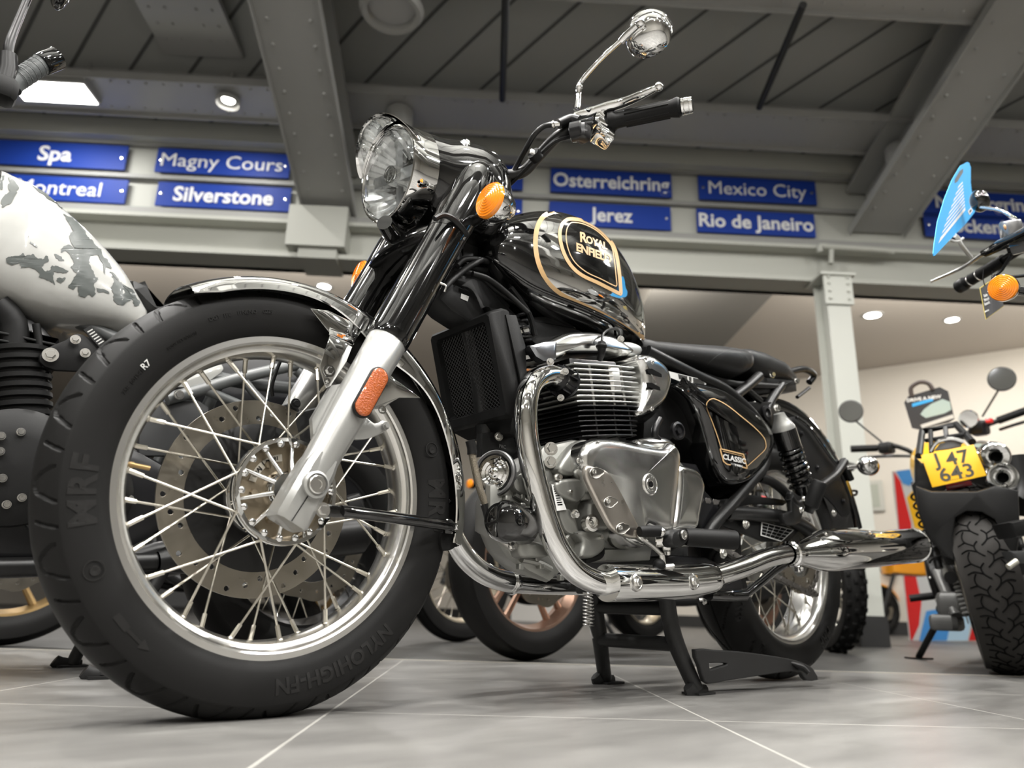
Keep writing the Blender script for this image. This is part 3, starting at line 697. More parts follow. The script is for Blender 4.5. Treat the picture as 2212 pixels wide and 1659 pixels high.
# ------------------------------------------------------------------ front mudguard
def fender(mb, c, a0, a1, r, half, drop, n=60, wdrop=None, t=.002, lip=.004):
    loops = []; K = 18
    for i in range(n+1):
        a = R(a0+(a1-a0)*i/n); d = wdrop(a0+(a1-a0)*i/n) if wdrop else drop
        hf_ = half*(min(1, .55+3*min(i, n-i)/n) if False else 1)
        row = []
        for k in range(K+1):
            tt = -1+2*k/K; s_ = abs(tt)
            if s_ <= .7: y = half*math.sin(tt/.7*PI/2*.86); rad = r-drop*.55*(1-math.cos(tt/.7*PI/2*.86))
            else: y = half*math.copysign(math.sin(PI/2*.86)+(s_-.7)/.3*.04, tt); rad = r-drop*.55*(1-math.cos(PI/2*.86))-(s_-.7)/.3*d
            row.append((y, rad))
        outer = [c+Vector((-rad*math.cos(a) if False else rad*math.cos(a), y, rad*math.sin(a))) for y, rad in row]
        inner = [c+Vector(((rad-t)*math.cos(a), y*(1-t/half), (rad-t)*math.sin(a))) for y, rad in row][::-1]
        loops.append(outer+inner)
    return mb.loft(loops, True, True)
def fdrop(a):
    base = .010
    g = lambda m_, s_: math.exp(-((a-m_)/s_)**2)
    e = min(1, abs(a-128)/10)
    return .004+.012*e+.030*g(62, 16)+.006*g(20, 20)
mb = MB(); fender(mb, FC, 125, -10, .3475, .0640, .030, 90, fdrop)
o = mb.build('front_mudguard', CHROME, BK, 50); MUD = o
mb = MB()
for side in (-1, 1):
    y = .0655*side
    if side == -1:
        pl = qs(CF, [(1075, 345), (1215, 520), (1365, 610), (1440, 500), (1330, 420), (1200, 360)], y); mb.plate(pl, (0, .003, 0), .001)
        pl = qs(CF, [(1212, 535), (1370, 615), (1330, 720), (1215, 895), (1185, 905), (1140, 760)], -.092); mb.plate(pl, (0, .003, 0), .001)
        pl = [q(CF, 1212, 535, -.092), q(CF, 1370, 615, -.092), q(CF, 1400, 560, y), q(CF, 1215, 480, y)]; mb.loft([pl, [p+Vector((0, .003, .002)) for p in pl]])
        pl = qs(CF, [(1600, 780), (1680, 850), (1850, 975), (1700, 975), (1640, 1010), (1590, 1050), (1500, 1060), (1500, 1000), (1540, 940)], -.080); mb.plate(pl, (0, .004, 0), .001)
mb.build('mudguard_bracket', CHROME, MUD)
for b_ in ((1205, 785, -.094, .0065), (1195, 855, -.094, .003), (1578, 1057, -.123, .0045)):
    MB().bolt(q(CF, b_[0], b_[1], b_[2]), (0, -1, 0), b_[3], .005, 1.6).build('bracket_bolt', CHROME, MUD)
MB().ball(q(CF, 1095, 253, -.05), .004).build('bracket_bolt', CHROME, MUD)
mb = MB()      # black stay from the fork foot to the tail of the mudguard
s0 = P(697, 1101, -.128); s1 = P(740, 1105, -.122); s2 = P(762, 1107, -.118); s3 = P(955, 1133, -.075); s4 = P(975, 1137, -.068)
mb.plate(spline([P(x, y_, -.126) for x, y_ in ((680, 1100), (688, 1091), (725, 1091), (745, 1097), (745, 1117), (690, 1113))], 3, True), (0, .006, 0), .002)
mb.tube([s1, s2, s3, s4], [.0085, .0095, .0095, .0085], 14, 4)
mb.box(P(968, 1138, -.069), (.016, .012, .026), None, .003)
st = mb.build('mudguard_stay', GBLACK, BK)
MB().bolt(P(697, 1102, -.129), (0, -1, 0), .0075, .006, 1.5).build('stay_bolt', ZINC, st)
mb = MB(); mb.plate(spline([P(x, y_, -.058) for x, y_ in ((955, 1150), (988, 1150), (988, 1175), (978, 1187), (955, 1187))], 3, True), (0, .116, 0), .004); mb.build('mudguard_flap', MBLACK, MUD)
MB().bolt(P(984, 1139, -.070), (.4, -1, 0), .005, .005, 1.5).build('flap_bolt', CHROME, MUD)
# ================================================================== headlamp and nacelle
HT = R(-6); HN = Vector((-math.cos(HT), 0, math.sin(HT))); HU = Vector((math.sin(HT), 0, math.cos(HT))) * 1.0
if HU.z < 0: HU = -HU
HC = Vector((.157, 0, .972))
def hp(phi, r, d): return HC+(HU*math.cos(phi)+Vector((0, 1, 0))*math.sin(phi))*r+HN*d    # d forward
mb = MB(); mb.lathe([(.0905, .000), (.0925, .006), (.0965, .005), (.0990, -.003), (.1000, -.020), (.1010, -.048), (.0990, -.050), (.0905, -.012)], HC, HN, 72, closed=True)
mb.tube([hp(2*PI*k/48, .0925, .004) for k in range(48)], .0022, 8, 1, closed=True)
BZ = mb.build('headlamp_bezel', CHROME, BK)
mb = MB(); loops = []; N = 40
for k in range(N+1):
    ph = R(-72+144*k/N); Lp = .044*max(0, math.cos(ph*1.2))**.7; row = []
    for j in range(9):
        t = j/8; row.append(hp(ph, .0992+.004*math.sin(t*PI/2)+.004*t*t, -.012+(Lp+.012)*t))
    inn = [hp(ph, .0992+.004*math.sin(j/8*PI/2)+.004*(j/8)**2-.0018, -.012+(Lp+.012)*j/8) for j in range(9)][::-1]
    loops.append(row+inn)
mb.loft(loops); mb.build('headlamp_peak', CHROME, BK, 60)
# reflector bowl, cross bar, lens
mb = MB(); rows = []
for j in range(16):
    r = .012+.0775*j/15; d = -.062+.058*((r-.012)/.0775)**1.9; row = []
    for k in range(120):
        a = 2*PI*k/120; fl = .006*(1 if (k//3) % 2 else -.3)*min(1, max(0, (r-.03)/.02)); row.append(hp(a, r, d+fl))
    rows.append(row)
mb.loft(rows, False); mb.add(rows[0], [list(range(120))]); RF = mb.build('reflector', mat('lamp_reflector', (.92, .92, .92), .16, .85), BZ, 25)
mb = MB(); mb.loft([[hp(PI/2, s_*.088, -.014+.0)+HU*(u+s_*.018) for u in (-.012, .012)]+[hp(PI/2, s_*.088, -.030)+HU*(u+s_*.018) for u in (.010, -.010)] for s_ in (-1, -.5, .5, 1)])
mb.loft([[hp(0, s_*.086, -.018)+Vector((0, u, 0)) for u in (-.004, .004)]+[hp(0, s_*.086, -.030)+Vector((0, u, 0)) for u in (.004, -.004)] for s_ in (-1, 1)])
mb.build('lamp_cross_bar', mat('satin_lamp_bar', (.62, .63, .64), .25, .8), BZ)
mb = MB(); mb.lathe([(0, .004), (.018, .002), (.0205, -.004), (.0205, -.026), (.024, -.034)], HC+HN*-.004, HN, 40); mb.build('bulb_cap', CHROME, BZ)
mb = MB(); mb.lathe([(.0165, 0), (.0165, .0012), (.0142, .0012), (.0142, 0)], HC+HN*.0005, HN, 36)
text(mb, 'RE', HC+HN*.001, Vector((0, -1, 0)), HU, .019, .0012, bold=.0004); mb.build('lamp_emblem', POLISH, BZ)
mb = MB(); mb.lathe([(.0915, .001), (.085, .0065), (.060, .0135), (.03, .0170), (0, .0182), (0, .0162), (.03, .0150), (.060, .0115), (.085, .0045), (.0915, -.001)], HC, HN, 64, closed=True)
mb.build('headlamp_lens', GLASS, BZ, 80)
# nacelle: round at the lamp, widening over the fork tops, closing at the rear
def nsec(x, zc, wy, zt, zb, e):
    l = []
    for k in range(48):
        a = 2*PI*k/48; c_, s_ = math.cos(a), math.sin(a); f = lambda v: math.copysign(abs(v)**(2/e), v)
        l.append(Vector((x, wy*f(c_), zc+(zt if s_ > 0 else zb)*f(s_))))
    return l
secs = []
for k in range(48):
    pass
base = [hp(PI/2-2*PI*k/48, .0985, -.046) for k in range(48)]
base2 = [hp(PI/2-2*PI*k/48, .1010, -.058) for k in range(48)]
S = [base, base2]
for x, zc, wy, zt, zb, e in ((.235, .972, .108, .108, .104, 2.05), (.262, .975, .118, .110, .105, 2.2), (.295, .975, .132, .107, .105, 2.5), (.325, .975, .141, .098, .100, 2.8), (.350, .970, .138, .086, .095, 2.7), (.372, .962, .122, .070, .085, 2.4), (.390, .955, .090, .045, .06, 2.1), (.398, .952, .05, .02, .03, 2)):
    S.append(nsec(x, zc, wy, zt, zb, e))
mb = MB(); mb.loft(S); NC = mb.build('headlamp_nacelle', GBLACK, BK, 60)
for side in (-1, 1):     # ears running down on to the fork covers, pilot lamp pods
    mb = MB(); mb.tube([fk(.54, side), fk(.60, side), fk(.66, side), fk(.71, side)+Vector((0, -.002*side, 0)), fk(.745, side)+Vector((0, -.012*side, 0))], [.0385, .0405, .041, .037, .024], 28, 4); mb.build('fork_ear', GBLACK, NC)
pc = P(1003, 318, -.088)
for side in (-1, 1):
    c = Vector((pc.x, pc.y*-side, pc.z)); ax = Vector((-.93, .28*side, .20)).normalized()
    mb = MB(); mb.ball(c-ax*.024, .026, (1.5, .9, .8), 20); mb.build('pilot_pod', GBLACK, NC)
    mb = MB(); up_ = Vector((0, side*-1, .35)).normalized(); u_ = (up_-ax*up_.dot(ax)).normalized(); w_ = ax.cross(u_)
    tear = [c+(u_*(math.cos(t)*.0155+(.017 if math.cos(t) > .55 else 0)*(math.cos(t)-.55)/.45)+w_*math.sin(t)*.0155*(1-.25*max(0, math.cos(t)))) for t in [2*PI*k/32 for k in range(32)]]
    mb.plate(tear, ax*.007, .002); mb.bolt(c+u_*.022+ax*.006, ax, .003, .002, 0, socket=True); pl_ = mb.build('pilot_lamp_rim', CHROME, NC)
    mb = MB(); mb.lathe([(.0125, .006), (.011, .010), (.006, .0125), (0, .013)], c, ax, 28); mb.build('pilot_lamp_lens', mat('pilot_lens', (.75, .76, .77), .08, .6, coat=1), NC)
mb = MB(); mb.box(q(CA, 630, 680, -.104), (.012, .01, .012), None, .002); mb.bolt(q(CA, 590, 650, -.099), (-.1, -1, 0), .004, .004, 0); mb.build('bezel_screw', CHROME, BZ)
mb = MB(); mb.tube(qp(CA, [(300, 930, -.02), (360, 1010, .0), (420, 1050, .01), (500, 1010, 0), (560, 960, -.03)]), [.016, .02, .02, .018, .012], 12, 4); mb.build('nacelle_underside', GBLACK, NC)
# front indicators
def indicator(parent, c, root, ax, lens_m=AMBER, r=.0345):
    ax = Vector(ax).normalized(); c = Vector(c)
    st_ = MB().tube([root, c-ax*.022], .0105, 14, 1).build('indicator_stalk', GBLACK, parent)
    b_ = MB().lathe([(r*.99, 0), (r*1.02, -.006), (r*.92, -.022), (r*.66, -.040), (r*.3, -.052), (0, -.055)], c, ax, 40).build('indicator_body', CHROME, parent)
    prof_ = [(r*1.0, 0), (r*1.0, .004)]
    for k in range(7): rr_ = r*(.95-.135*k); prof_ += [(rr_, .0065+.0012*k), (rr_-.0008, .0076+.0012*k), (rr_-r*.05, .0070+.0012*k)]
    prof_.append((0, .0150)); l_ = MB().lathe(prof_, c, ax, 48).build('indicator_lens', lens_m, parent, 20); return l_
ic = Vector((.238, -.221, .853))
for side in (-1, 1): indicator(BK, (ic.x, ic.y*-side, ic.z), (ic.x+.03, .135*side, ic.z+.004), (-1, .05*side, .05))
# ------------------------------------------------------------------ handlebar and controls, near side from the photo, far side mirrored
def mir(pts, side): return [Vector((p.x, -p.y, p.z)) if side == 1 else p for p in pts]
barp = [P(1098, 402, -.062), P(1122, 375, -.085), P(1165, 335, -.13), P(1205, 295, -.18), P(1250, 275, -.215), P(1320, 263, -.268), P(1470, 231, -.392)]
barp = [Vector((.352, 0, 1.035)), Vector((.352, -.045, 1.035))]+barp[1:]
for side in (-1, 1):
    mb = MB(); mb.tube(mir(barp, side), [.0125, .0125, .0125, .0125, .012, .0115, .0112, .0112], 16, 6); HB = mb.build('handlebar', SBLACK, BK)
    gi, ge = barp[-2], barp[-1]; gd = (ge-gi).normalized()
    gp = [gi-gd*.004, gi+gd*.006, gi+gd*.012, gi+gd*.03, gi+(ge-gi)*.5, ge-gd*.020, ge-gd*.010, ge-gd*.004, ge]
    mb = MB(); mb.tube(mir(gp, side), [.021, .021, .0165, .0158, .0168, .0168, .0195, .0205, .018], 24, 1)
    for k in range(6):
        a = 2*PI*k/6; u_, w_, _a = basis(gd); off = (u_*math.cos(a)+w_*math.sin(a))*.0162
        mb.tube(mir([gi+gd*.03+off, ge-gd*.022+off*1.03], side), .0018, 6, 1)
    mb.build('grip', MBLACK, BK)
    mb = MB(); e0 = mir([ge], side)[0]; gdd = mir([gd], side)[0]
    mb.lathe([(.0135, 0), (.0175, .002), (.0175, .006), (.0160, .007), (.0175, .008), (.0175, .016), (.0160, .017), (.0170, .018), (.0165, .023), (.008, .025), (0, .025)], e0, gdd, 32); mb.build('bar_end_weight', CHROME, BK)
    lev = [P(1240, 252, -.215), P(1275, 243, -.240), P(1310, 232, -.27), P(1345, 222, -.30), P(1385, 205, -.345), P(1417, 190, -.378)]
    mb = MB(); mb.tube(mir(lev, side), [.0095, .0122, .0125, .0118, .0100, .0068], 16, 6, flat=.85); mb.ball(mir([P(1423, 187, -.382)], side)[0], .0092); mb.build('clutch_lever' if side == -1 else 'brake_lever', CHROME, BK)
    mb = MB(); mb.tube(mir([P(1207, 268, -.20), P(1232, 258, -.212), P(1250, 262, -.225)], side), [.0105, .0115, .012], 14, 3); mb.lathe([(.0175, -.013), (.0205, -.011), (.0205, .011), (.0175, .013)], mir([P(1246, 284, -.225)], side)[0], gdd, 28)
    mb.box(mir([P(1258, 288, -.232)], side)[0], (.03, .03, .034), None, .006); mb.bolt(mir([P(1272, 239, -.243)], side)[0], (-.6, .3*side if False else -.5, .3), .0058, .004, 0, socket=True); mb.build('lever_perch', HBLACK, BK)
    mb = MB(); rot_ = (Matrix.Rotation(R(18), 3, 'Y') @ Matrix.Rotation(R(-20 if side == -1 else 20), 3, 'Z'))
    sw = mir([P(1301, 276, -.25)], side)[0]; mb.box(sw+Vector((0, 0, .008)), (.046, .042, .034), rot_, .006); mb.box(sw+Vector((.0, 0, -.020)), (.044, .044, .024), rot_, .005)
    for dx, dz in ((-.010, -.020), (.008, -.018), (0, -.028)): mb.box(sw+Vector((dx-.016, .016*side, dz)), (.014, .012, .006), rot_, .0015)
    S_ = mb.build('switch_block', CHROME, BK)
    mb = MB(); mb.lathe([(.0055, -.004), (.0055, .004), (0, .004)], mir([P(1315, 278, -.268)], side)[0], (-.5, .8*side, 0), 14); mb.build('switch_screw', DARK, S_)
    # mirror
    st_ = [P(1246, 236, -.222), P(1250, 205, -.224), P(1251, 188, -.228), P(1258, 172, -.236), P(1300, 125, -.285), P(1352, 78, -.335)]
    mb = MB(); mb.tube(mir(st_, side), [.0075, .0055, .0068, .0052, .0048, .0052], 12, 5); mb.ball(mir([P(1251, 188, -.228)], side)[0], .0075); mb.build('mirror_stem', CHROME, BK)
    mc = P(1397, 67, -.365); mb = MB(); ax = Vector((-.85, -.36, -.20)).normalized(); c = mir([mc], side)[0]; axx = Vector((ax.x, ax.y*(-1 if side == 1 else 1), ax.z))
    mb.lathe([(0, .026), (.018, .0245), (.034, .018), (.045, .006), (.0495, -.006), (.0500, -.014), (.048, -.016), (.0, -.014)], c, axx, 56); mh = mb.build('mirror_shell', CHROME, BK)
    MB().lathe([(0, -.0162), (.0475, -.0165)], c, axx, 40).build('mirror_face', MIRROR, mh)
    mb = MB(); mb.tube(mir([P(1340, 90, -.325), P(1352, 78, -.338), P(1380, 52, -.372)], side), [.0075, .0095, .0085], 12, 3); mb.ball(mir([P(1383, 50, -.376)], side)[0], .010, (1, 1, 1)); mb.build('mirror_knuckle', CHROME, BK)
# cables and wiring along the near bar
mb = MB(); mb.tube([P(1190, 270, -.19), P(1175, 273, -.182), P(1155, 290, -.165), P(1138, 318, -.135), P(1115, 360, -.09), P(1095, 395, -.07), P(1085, 412, -.06)], .0056, 10, 6); mb.build('clutch_cable', SBLACK, BK)
mb = MB(); mb.tube([P(1208, 268, -.2), P(1186, 270, -.187)], .0058, 12, 1); mb.lathe([(.0062, -.002), (.0085, -.001), (.0085, .002), (.0062, .003)], P(1196, 269, -.193), (.4, -.8, .1), 16); mb.build('cable_adjuster', ZINC, BK)
for k, (dx, dy) in enumerate(((0, 0), (-4, 5), (5, -4))):
    mb = MB(); mb.tube([P(1238+dx, 290+dy, -.205), P(1205+dx, 300+dy, -.185), P(1180+dx, 320+dy, -.160), P(1150+dx, 350+dy, -.120), P(1118+dx, 382+dy, -.082), P(1095, 405, -.06)], .0042, 8, 5); mb.build('wiring_loom', MBLACK, BK)
mb = MB(); mb.tube([P(1151, 330, -.145), P(1162, 343, -.143)], .014, 14, 1); mb.build('loom_strap', MBLACK, BK)
MB().box(P(1150, 328, -.152), (.010, .006, .010), None, .001).build('loom_tag', WHITEP, BK)
# instrument binnacle behind the nacelle
mb = MB(); mb.lathe([(.0, .03), (.046, .03), (.050, .024), (.050, -.02), (.044, -.03), (.046, .026)], Vector((.375, -.005, 1.045)), (.55, 0, .83), 40); mb.build('speedometer_ring', CHROME, BK)
MB().lathe([(0, .027), (.046, .026)], Vector((.375, -.005, 1.045)), (.55, 0, .83), 30).build('speedometer_face', DARK, BK)
mb = MB(); mb.tube([Vector((.352, -.06, 1.035)), Vector((.352, .06, 1.035))], .019, 16, 1); mb.build('handlebar_clamp', CHROME, BK)
# ================================================================== tank
TX = [.362, .370, .384, .41, .45, .50, .56, .625, .695, .755, .803, .842, .868, .882]
TW = [.050, .072, .088, .104, .119, .130, .136, .136, .130, .118, .102, .082, .056, .022]
TT = [.890, .907, .927, .955, .985, 1.013, 1.035, 1.044, 1.036, 1.008, .966, .915, .856, .805]
TB = [.850, .836, .822, .800, .776, .764, .759, .757, .757, .759, .763, .769, .777, .788]
def tank_grid(ns=64, nc=64):
    def cr(v, t):
        n = len(v)-1; f = t*n; i = min(int(f), n-1); u = f-i
        g = lambda k: v[min(max(k, 0), n)]
        a, b, c, d = g(i-1), g(i), g(i+1), g(i+2)
        return .5*((2*b)+(c-a)*u+(2*a-5*b+4*c-d)*u*u+(3*b-a-3*c+d)*u**3)
    loops = []
    for i in range(ns):
        t = i/(ns-1); x, w_, zt, zb = cr(TX, t), cr(TW, t), cr(TT, t), cr(TB, t); zc = zb+.40*(zt-zb); l = []
        for k in range(nc):
            a = 2*PI*k/nc; c_, s_ = math.cos(a), math.sin(a)
            e = 2.5 if s_ > 0 else 3.0
            l.append(Vector((x, w_*math.copysign(abs(c_)**(2/e), c_), zc+((zt-zc) if s_ > 0 else (zc-zb))*math.copysign(abs(s_)**(2/e), s_))))
        loops.append(l)
    return loops
TG = tank_grid()
mb = MB(); mb.loft(TG); TANK = mb.build('fuel_tank', GBLACK, BK, 60)
TANK['label'] = 'black tank with a chrome teardrop panel and gold lettering'
BV = BVHTree.FromPolygons([tuple(p) for p in mb.v], mb.f)
def drape(u, v, off=.0006, bv=None):
    bv = bv or BV
    d = ray(u, v).normalized(); h, n, i, dist = bv.ray_cast(CAMP, d)
    if h is None:      # just off the outline: nearest place on the body
        best = None
        for t in (1.35, 1.5, 1.65, 1.8):
            h2, n2, i2, d2 = bv.find_nearest(CAMP+d*t)
            if best is None or d2 < best[2]: best = (h2, n2, d2)
        h, n = best[0], best[1]
    if n.dot(d) > 0: n = -n
    return h+n*off
def pxs(c, pts): return [(c[0]+x/c[2], c[1]+y/c[2]) for x, y in pts]
def spl2(pts, n, closed=True): return [(p.x, p.y) for p in spline([Vector((x, y, 0)) for x, y in pts], n, closed)]
def patch(mb, px, off, rings=12, bv=None, m=0):
    cx = sum(p[0] for p in px)/len(px); cy = sum(p[1] for p in px)/len(px); V = []; N = len(px); f = []
    for r in range(rings):
        k = 1-r/rings
        for (x, y) in px: V.append(drape(cx+(x-cx)*k, cy+(y-cy)*k, off, bv))
    V.append(drape(cx, cy, off, bv))
    for r in range(rings-1):
        for i in range(N): j = (i+1) % N; f.append([r*N+i, r*N+j, (r+1)*N+j, (r+1)*N+i])
    for i in range(N): f.append([(rings-1)*N+i, (rings-1)*N+(i+1) % N, rings*N])
    mb.add(V, f, m)
def dens(px, k): return [(a[0]+(b[0]-a[0])*i/k, a[1]+(b[1]-a[1])*i/k) for a, b in zip(px[:-1], px[1:]) for i in range(k)]+[px[-1]]
def ribbon(mb, px, wpx, off, closed=False, bv=None, m=0):
    N = len(px); L = []; ww = wpx if hasattr(wpx, '__len__') else [wpx]*N
    for i in range(N):
        a = px[i-1] if (i or closed) else px[i]; b = px[(i+1) % N] if (i < N-1 or closed) else px[i]
        dx, dy = b[0]-a[0], b[1]-a[1]; l = math.hypot(dx, dy) or 1; nx, ny = -dy/l, dx/l
        L.append([drape(px[i][0]+nx*ww[i]*s, px[i][1]+ny*ww[i]*s, off, bv) for s in (-.5, 0, .5)])
    V = [p for l in L for p in l]; f = []
    for i in range(N if closed else N-1):
        j = (i+1) % N
        for k in (0, 1): f.append([i*3+k, i*3+k+1, j*3+k+1, j*3+k])
    mb.add(V, f, m)
# chrome panel: between the gold band and the rear tip
band = [(860, 160), (760, 210), (705, 300), (683, 420), (688, 540), (715, 660), (770, 780), (850, 880), (960, 960), (1110, 1030), (1280, 1110), (1430, 1190), (1560, 1270), (1660, 1330), (1720, 1355)]
top = [(1738, 1290), (1735, 1180), (1690, 1000), (1640, 860), (1560, 690), (1470, 540), (1370, 420), (1250, 310), (1120, 230), (1000, 185), (920, 160)]
bl_ = spl2(pxs(CT, band), 5, False); tp_ = spl2(pxs(CT, top), 4, False)
mb = MB(); patch(mb, bl_+tp_, .0005, 16); mb.build('chrome_panel', CHROME, TANK, 80)
mb = MB(); ribbon(mb, bl_, [10]*30+[9]*(len(bl_)-30), .0010); mb.build('gold_band', GOLD, TANK, 80)
badge = [(1030, 235), (975, 245), (930, 290), (910, 380), (930, 500), (975, 610), (1040, 700), (1130, 770), (1260, 830), (1380, 890), (1470, 935), (1484, 930), (1480, 850), (1465, 700), (1440, 560), (1405, 470), (1340, 385), (1250, 310), (1140, 255)]
bd = spl2(pxs(CT, badge), 4)
mb = MB(); patch(mb, bd, .0010, 12); BDG = mb.build('tank_badge', GBLACK, TANK, 80)
mb = MB(); ribbon(mb, bd, 7.5, .0014, True); mb.build('badge_border', GOLD, BDG if False else TANK, 80)
inner = [(1040, 268), (1000, 285), (975, 340), (970, 420), (990, 520), (1030, 610), (1090, 680), (1180, 745), (1300, 800), (1420, 860), (1446, 855), (1440, 780), (1425, 640), (1400, 500), (1340, 420), (1250, 340), (1140, 285)]
mb = MB(); ribbon(mb, spl2(pxs(CT, inner), 4), 2.2, .0014, True); mb.build('badge_pinstripe', GOLD, TANK, 80)
def drape_text(txt, size, pos, xdir, ydir, parent, mm, name, bv=None, off=.0015, **k):
    v, f = finer(*text_data(txt, size, 1.0, **k), 1); mb = MB()
    xs = [p.x for p in v]; x0 = (max(xs)+min(xs))/2
    mb.add([drape(pos[0]+(p.x-x0)*xdir[0]-p.y*ydir[0], pos[1]+(p.x-x0)*xdir[1]-p.y*ydir[1], off+(p.z)*.0004, bv) for p in v], f)
    return mb.build(name, mm, parent, 80)
drape_text('R', 27, (1260, 515), (.94, .16), (.02, 1.1), TANK, GOLD, 'tank_lettering', bold=.8)
drape_text('OYAL', 20, (1288, 526), (.88, .31), (.02, 1.05), TANK, GOLD, 'tank_lettering', bold=.7, space=1.0)
drape_text('ENFIELD', 22.5, (1282, 548), (.95, .34), (.03, 1.05), TANK, GOLD, 'tank_lettering', bold=.8, space=.95)
mb = MB()      # seam flange under the tank and the dimple pressed in its side
edge = [g[40] for g in TG[4:62]]
mb.tube([Vector((p.x, -p.y if False else p.y, p.z)) for p in [g[39] for g in TG[3:62:3]]], .0035, 8, 3); mb.tube([g[57] for g in TG[3:62:3]], .0035, 8, 3); mb.build('tank_seam', GBLACK, TANK)
mb = MB(); mb.lathe([(0, .012), (.025, .012), (.030, .006), (.031, 0)], Vector((.55, 0, 1.016)), (0, 0, 1), 32); mb.build('filler_cap', CHROME, TANK)
# ================================================================== frame front, cables, oil cooler
mb = MB()
mb.tube([Vector((.24, 0, .98)), Vector((.335, 0, .77))], .036, 20, 1)                      # headstock
mb.tube([Vector((.315, 0, .83)), Vector((.372, 0, .72)), Vector((.41, 0, .60)), Vector((.435, 0, .47))], .022, 16, 4)
mb.tube([Vector((.30, 0, .86)), Vector((.55, 0, .80)), Vector((.85, 0, .755))], .026, 16, 4)
mb.plate(qs(CT, [(60, 330), (200, 300), (330, 520), (440, 760), (520, 900), (420, 1130), (150, 1100), (0, 830), (0, 500)], -.03), (0, .06, 0), .006)
mb.plate(qs(CA, [(690, 1470), (790, 1300), (1000, 1330), (1160, 1500), (1330, 1659), (1150, 1700), (900, 1640), (780, 1560)], -.036), (0, .07, 0), .008)
mb.plate(qs(CE, [(560, 0), (720, 40), (880, 150), (880, 220), (820, 235), (730, 190), (740, 330), (765, 400), (810, 600), (760, 610), (700, 400), (640, 240), (640, 150)], -.055), (0, .03, 0), .006)
mb.tube(qp(CE, [(700, 280, -.05), (745, 420, -.05), (800, 640, -.05), (840, 800, -.05)]), [.0175, .0165, .0165, .0165], 16, 3)
FR = mb.build('frame', SBLACK, BK)
for X, Y in ((692, 183), (715, 275), (840, 198)):
    MB().bolt(q(CE, X, Y, -.062 if X < 800 else -.085), (-.25, -1, 0), .0068 if X < 800 else .0085, .007, 1.25, socket=X < 800).build('frame_bolt', ZINC, FR)
mb = MB(); mb.plate(qs(CE, [(600, 80), (720, 100), (880, 180), (930, 240), (760, 250), (640, 300)], -.07), (0, .015, 0), .004); mb.build('engine_mount_plate', SBLACK, FR)
st_ = MB().plate(qs(CA, [(850, 1440), (905, 1462), (895, 1497), (845, 1475)], -.037), (0, -.0006, 0)); st_.build('frame_sticker', WHITEP, FR)
for pts in ([(820, 1240, -.06), (870, 1200, -.06), (960, 1195, -.06), (1050, 1215, -.05)], [(800, 1260, -.05), (900, 1290, -.06), (1000, 1330, -.06), (1120, 1430, -.07), (1240, 1500, -.09)], [(810, 1200, -.05), (900, 1250, -.05), (1000, 1270, -.04), (1100, 1260, -.04)], [(730, 1400, -.10), (800, 1330, -.08), (900, 1250, -.07), (1000, 1200, -.06)], [(930, 1300, -.07), (1050, 1340, -.075), (1180, 1440, -.085), (1330, 1580, -.1)], [(860, 1300, -.03), (960, 1340, -.03), (1090, 1460, -.03)]):
    MB().tube(qp(CA, pts), .0062, 10, 5).build('cable', MBLACK, FR)
mb = MB(); mb.tube(qp(CA, [(700, 1365, -.145), (740, 1385, -.15), (730, 1430, -.148)]), .002, 8, 3); mb.build('cable_guide', ZINC, FR)
# oil cooler in its shroud
OT = Vector((.348, 0, .712)); OB = Vector((.407, 0, .512)); od = (OB-OT).normalized(); on = Vector((od.z, 0, -od.x));
if on.x > 0: on = -on
Y_ = Vector((0, 1, 0)); HL = (OB-OT).length/2; OC = (OT+OB)/2
def oc(sx, sy, d): return OC+Y_*sx+od*sy+on*d
def fr(w_, h1, h2, d, c=.006): return [oc(-w_+c, -h1, d), oc(w_-c, -h1, d), oc(w_, -h1+c, d), oc(w_, h2-c, d), oc(w_-c, h2, d), oc(-w_+c, h2, d), oc(-w_, h2-c, d), oc(-w_, -h1+c, d)]
mb = MB(); mb.loft([fr(.100, HL+.003, HL+.006, -.045), fr(.106, HL+.004, HL+.008, -.025), fr(.100, HL, HL, .0), fr(.095, HL-.005, HL-.006, .006), fr(.080, HL-.016, HL-.022, .004), fr(.076, HL-.020, HL-.026, -.012)], False)
mb.plate([oc(-.112, HL*.2, -.03), oc(-.108, -HL*.9, -.028), oc(-.104, -HL*.9, -.06), oc(-.106, -HL*.3, -.068), oc(-.106, HL*.2, -.058), oc(-.108, HL*.55, -.064), oc(-.108, HL, -.06), oc(-.112, HL, -.03)], (0, .006, 0), .002)
mb.loft([fr(.09, .018, .0, -.0) if False else [oc(-.10, HL-.004, -.05), oc(.10, HL-.004, -.05), oc(.10, HL-.004, -.004), oc(-.10, HL-.004, -.004)], [oc(-.07, HL+.040, -.045), oc(.06, HL+.030, -.045), oc(.06, HL+.025, -.016), oc(-.07, HL+.030, -.016)]])
OCB = mb.build('oil_cooler_shroud', mat('textured_black_shroud', (.007, .007, .007), .5, bump=(500, .1), spec=.22), BK)
MB().plate([oc(-.09, -HL+.005, -.016), oc(.09, -HL+.005, -.016), oc(.09, HL-.008, -.016), oc(-.09, HL-.008, -.016)], on*-.02).build('oil_cooler_core', DARK, OCB)
mb = MB(); W1, H1a, H1b = .079, -HL+.018, HL-.024
for sgn in (1, -1):
    k = -.4
    while k < .4:
        pts = []      # slanted wire clipped to the opening
        a0 = max(-W1, (H1a-k)*sgn/.9 if sgn > 0 else (k-H1b)/.9); a1 = min(W1, (H1b-k)*sgn/.9 if sgn > 0 else (k-H1a)/.9)
        if a1 > a0+.004: mb.tube([oc(a0, k+sgn*.9*a0, -.007), oc(a1, k+sgn*.9*a1, -.007)], .00075, 4, 1, False)
        k += .0088
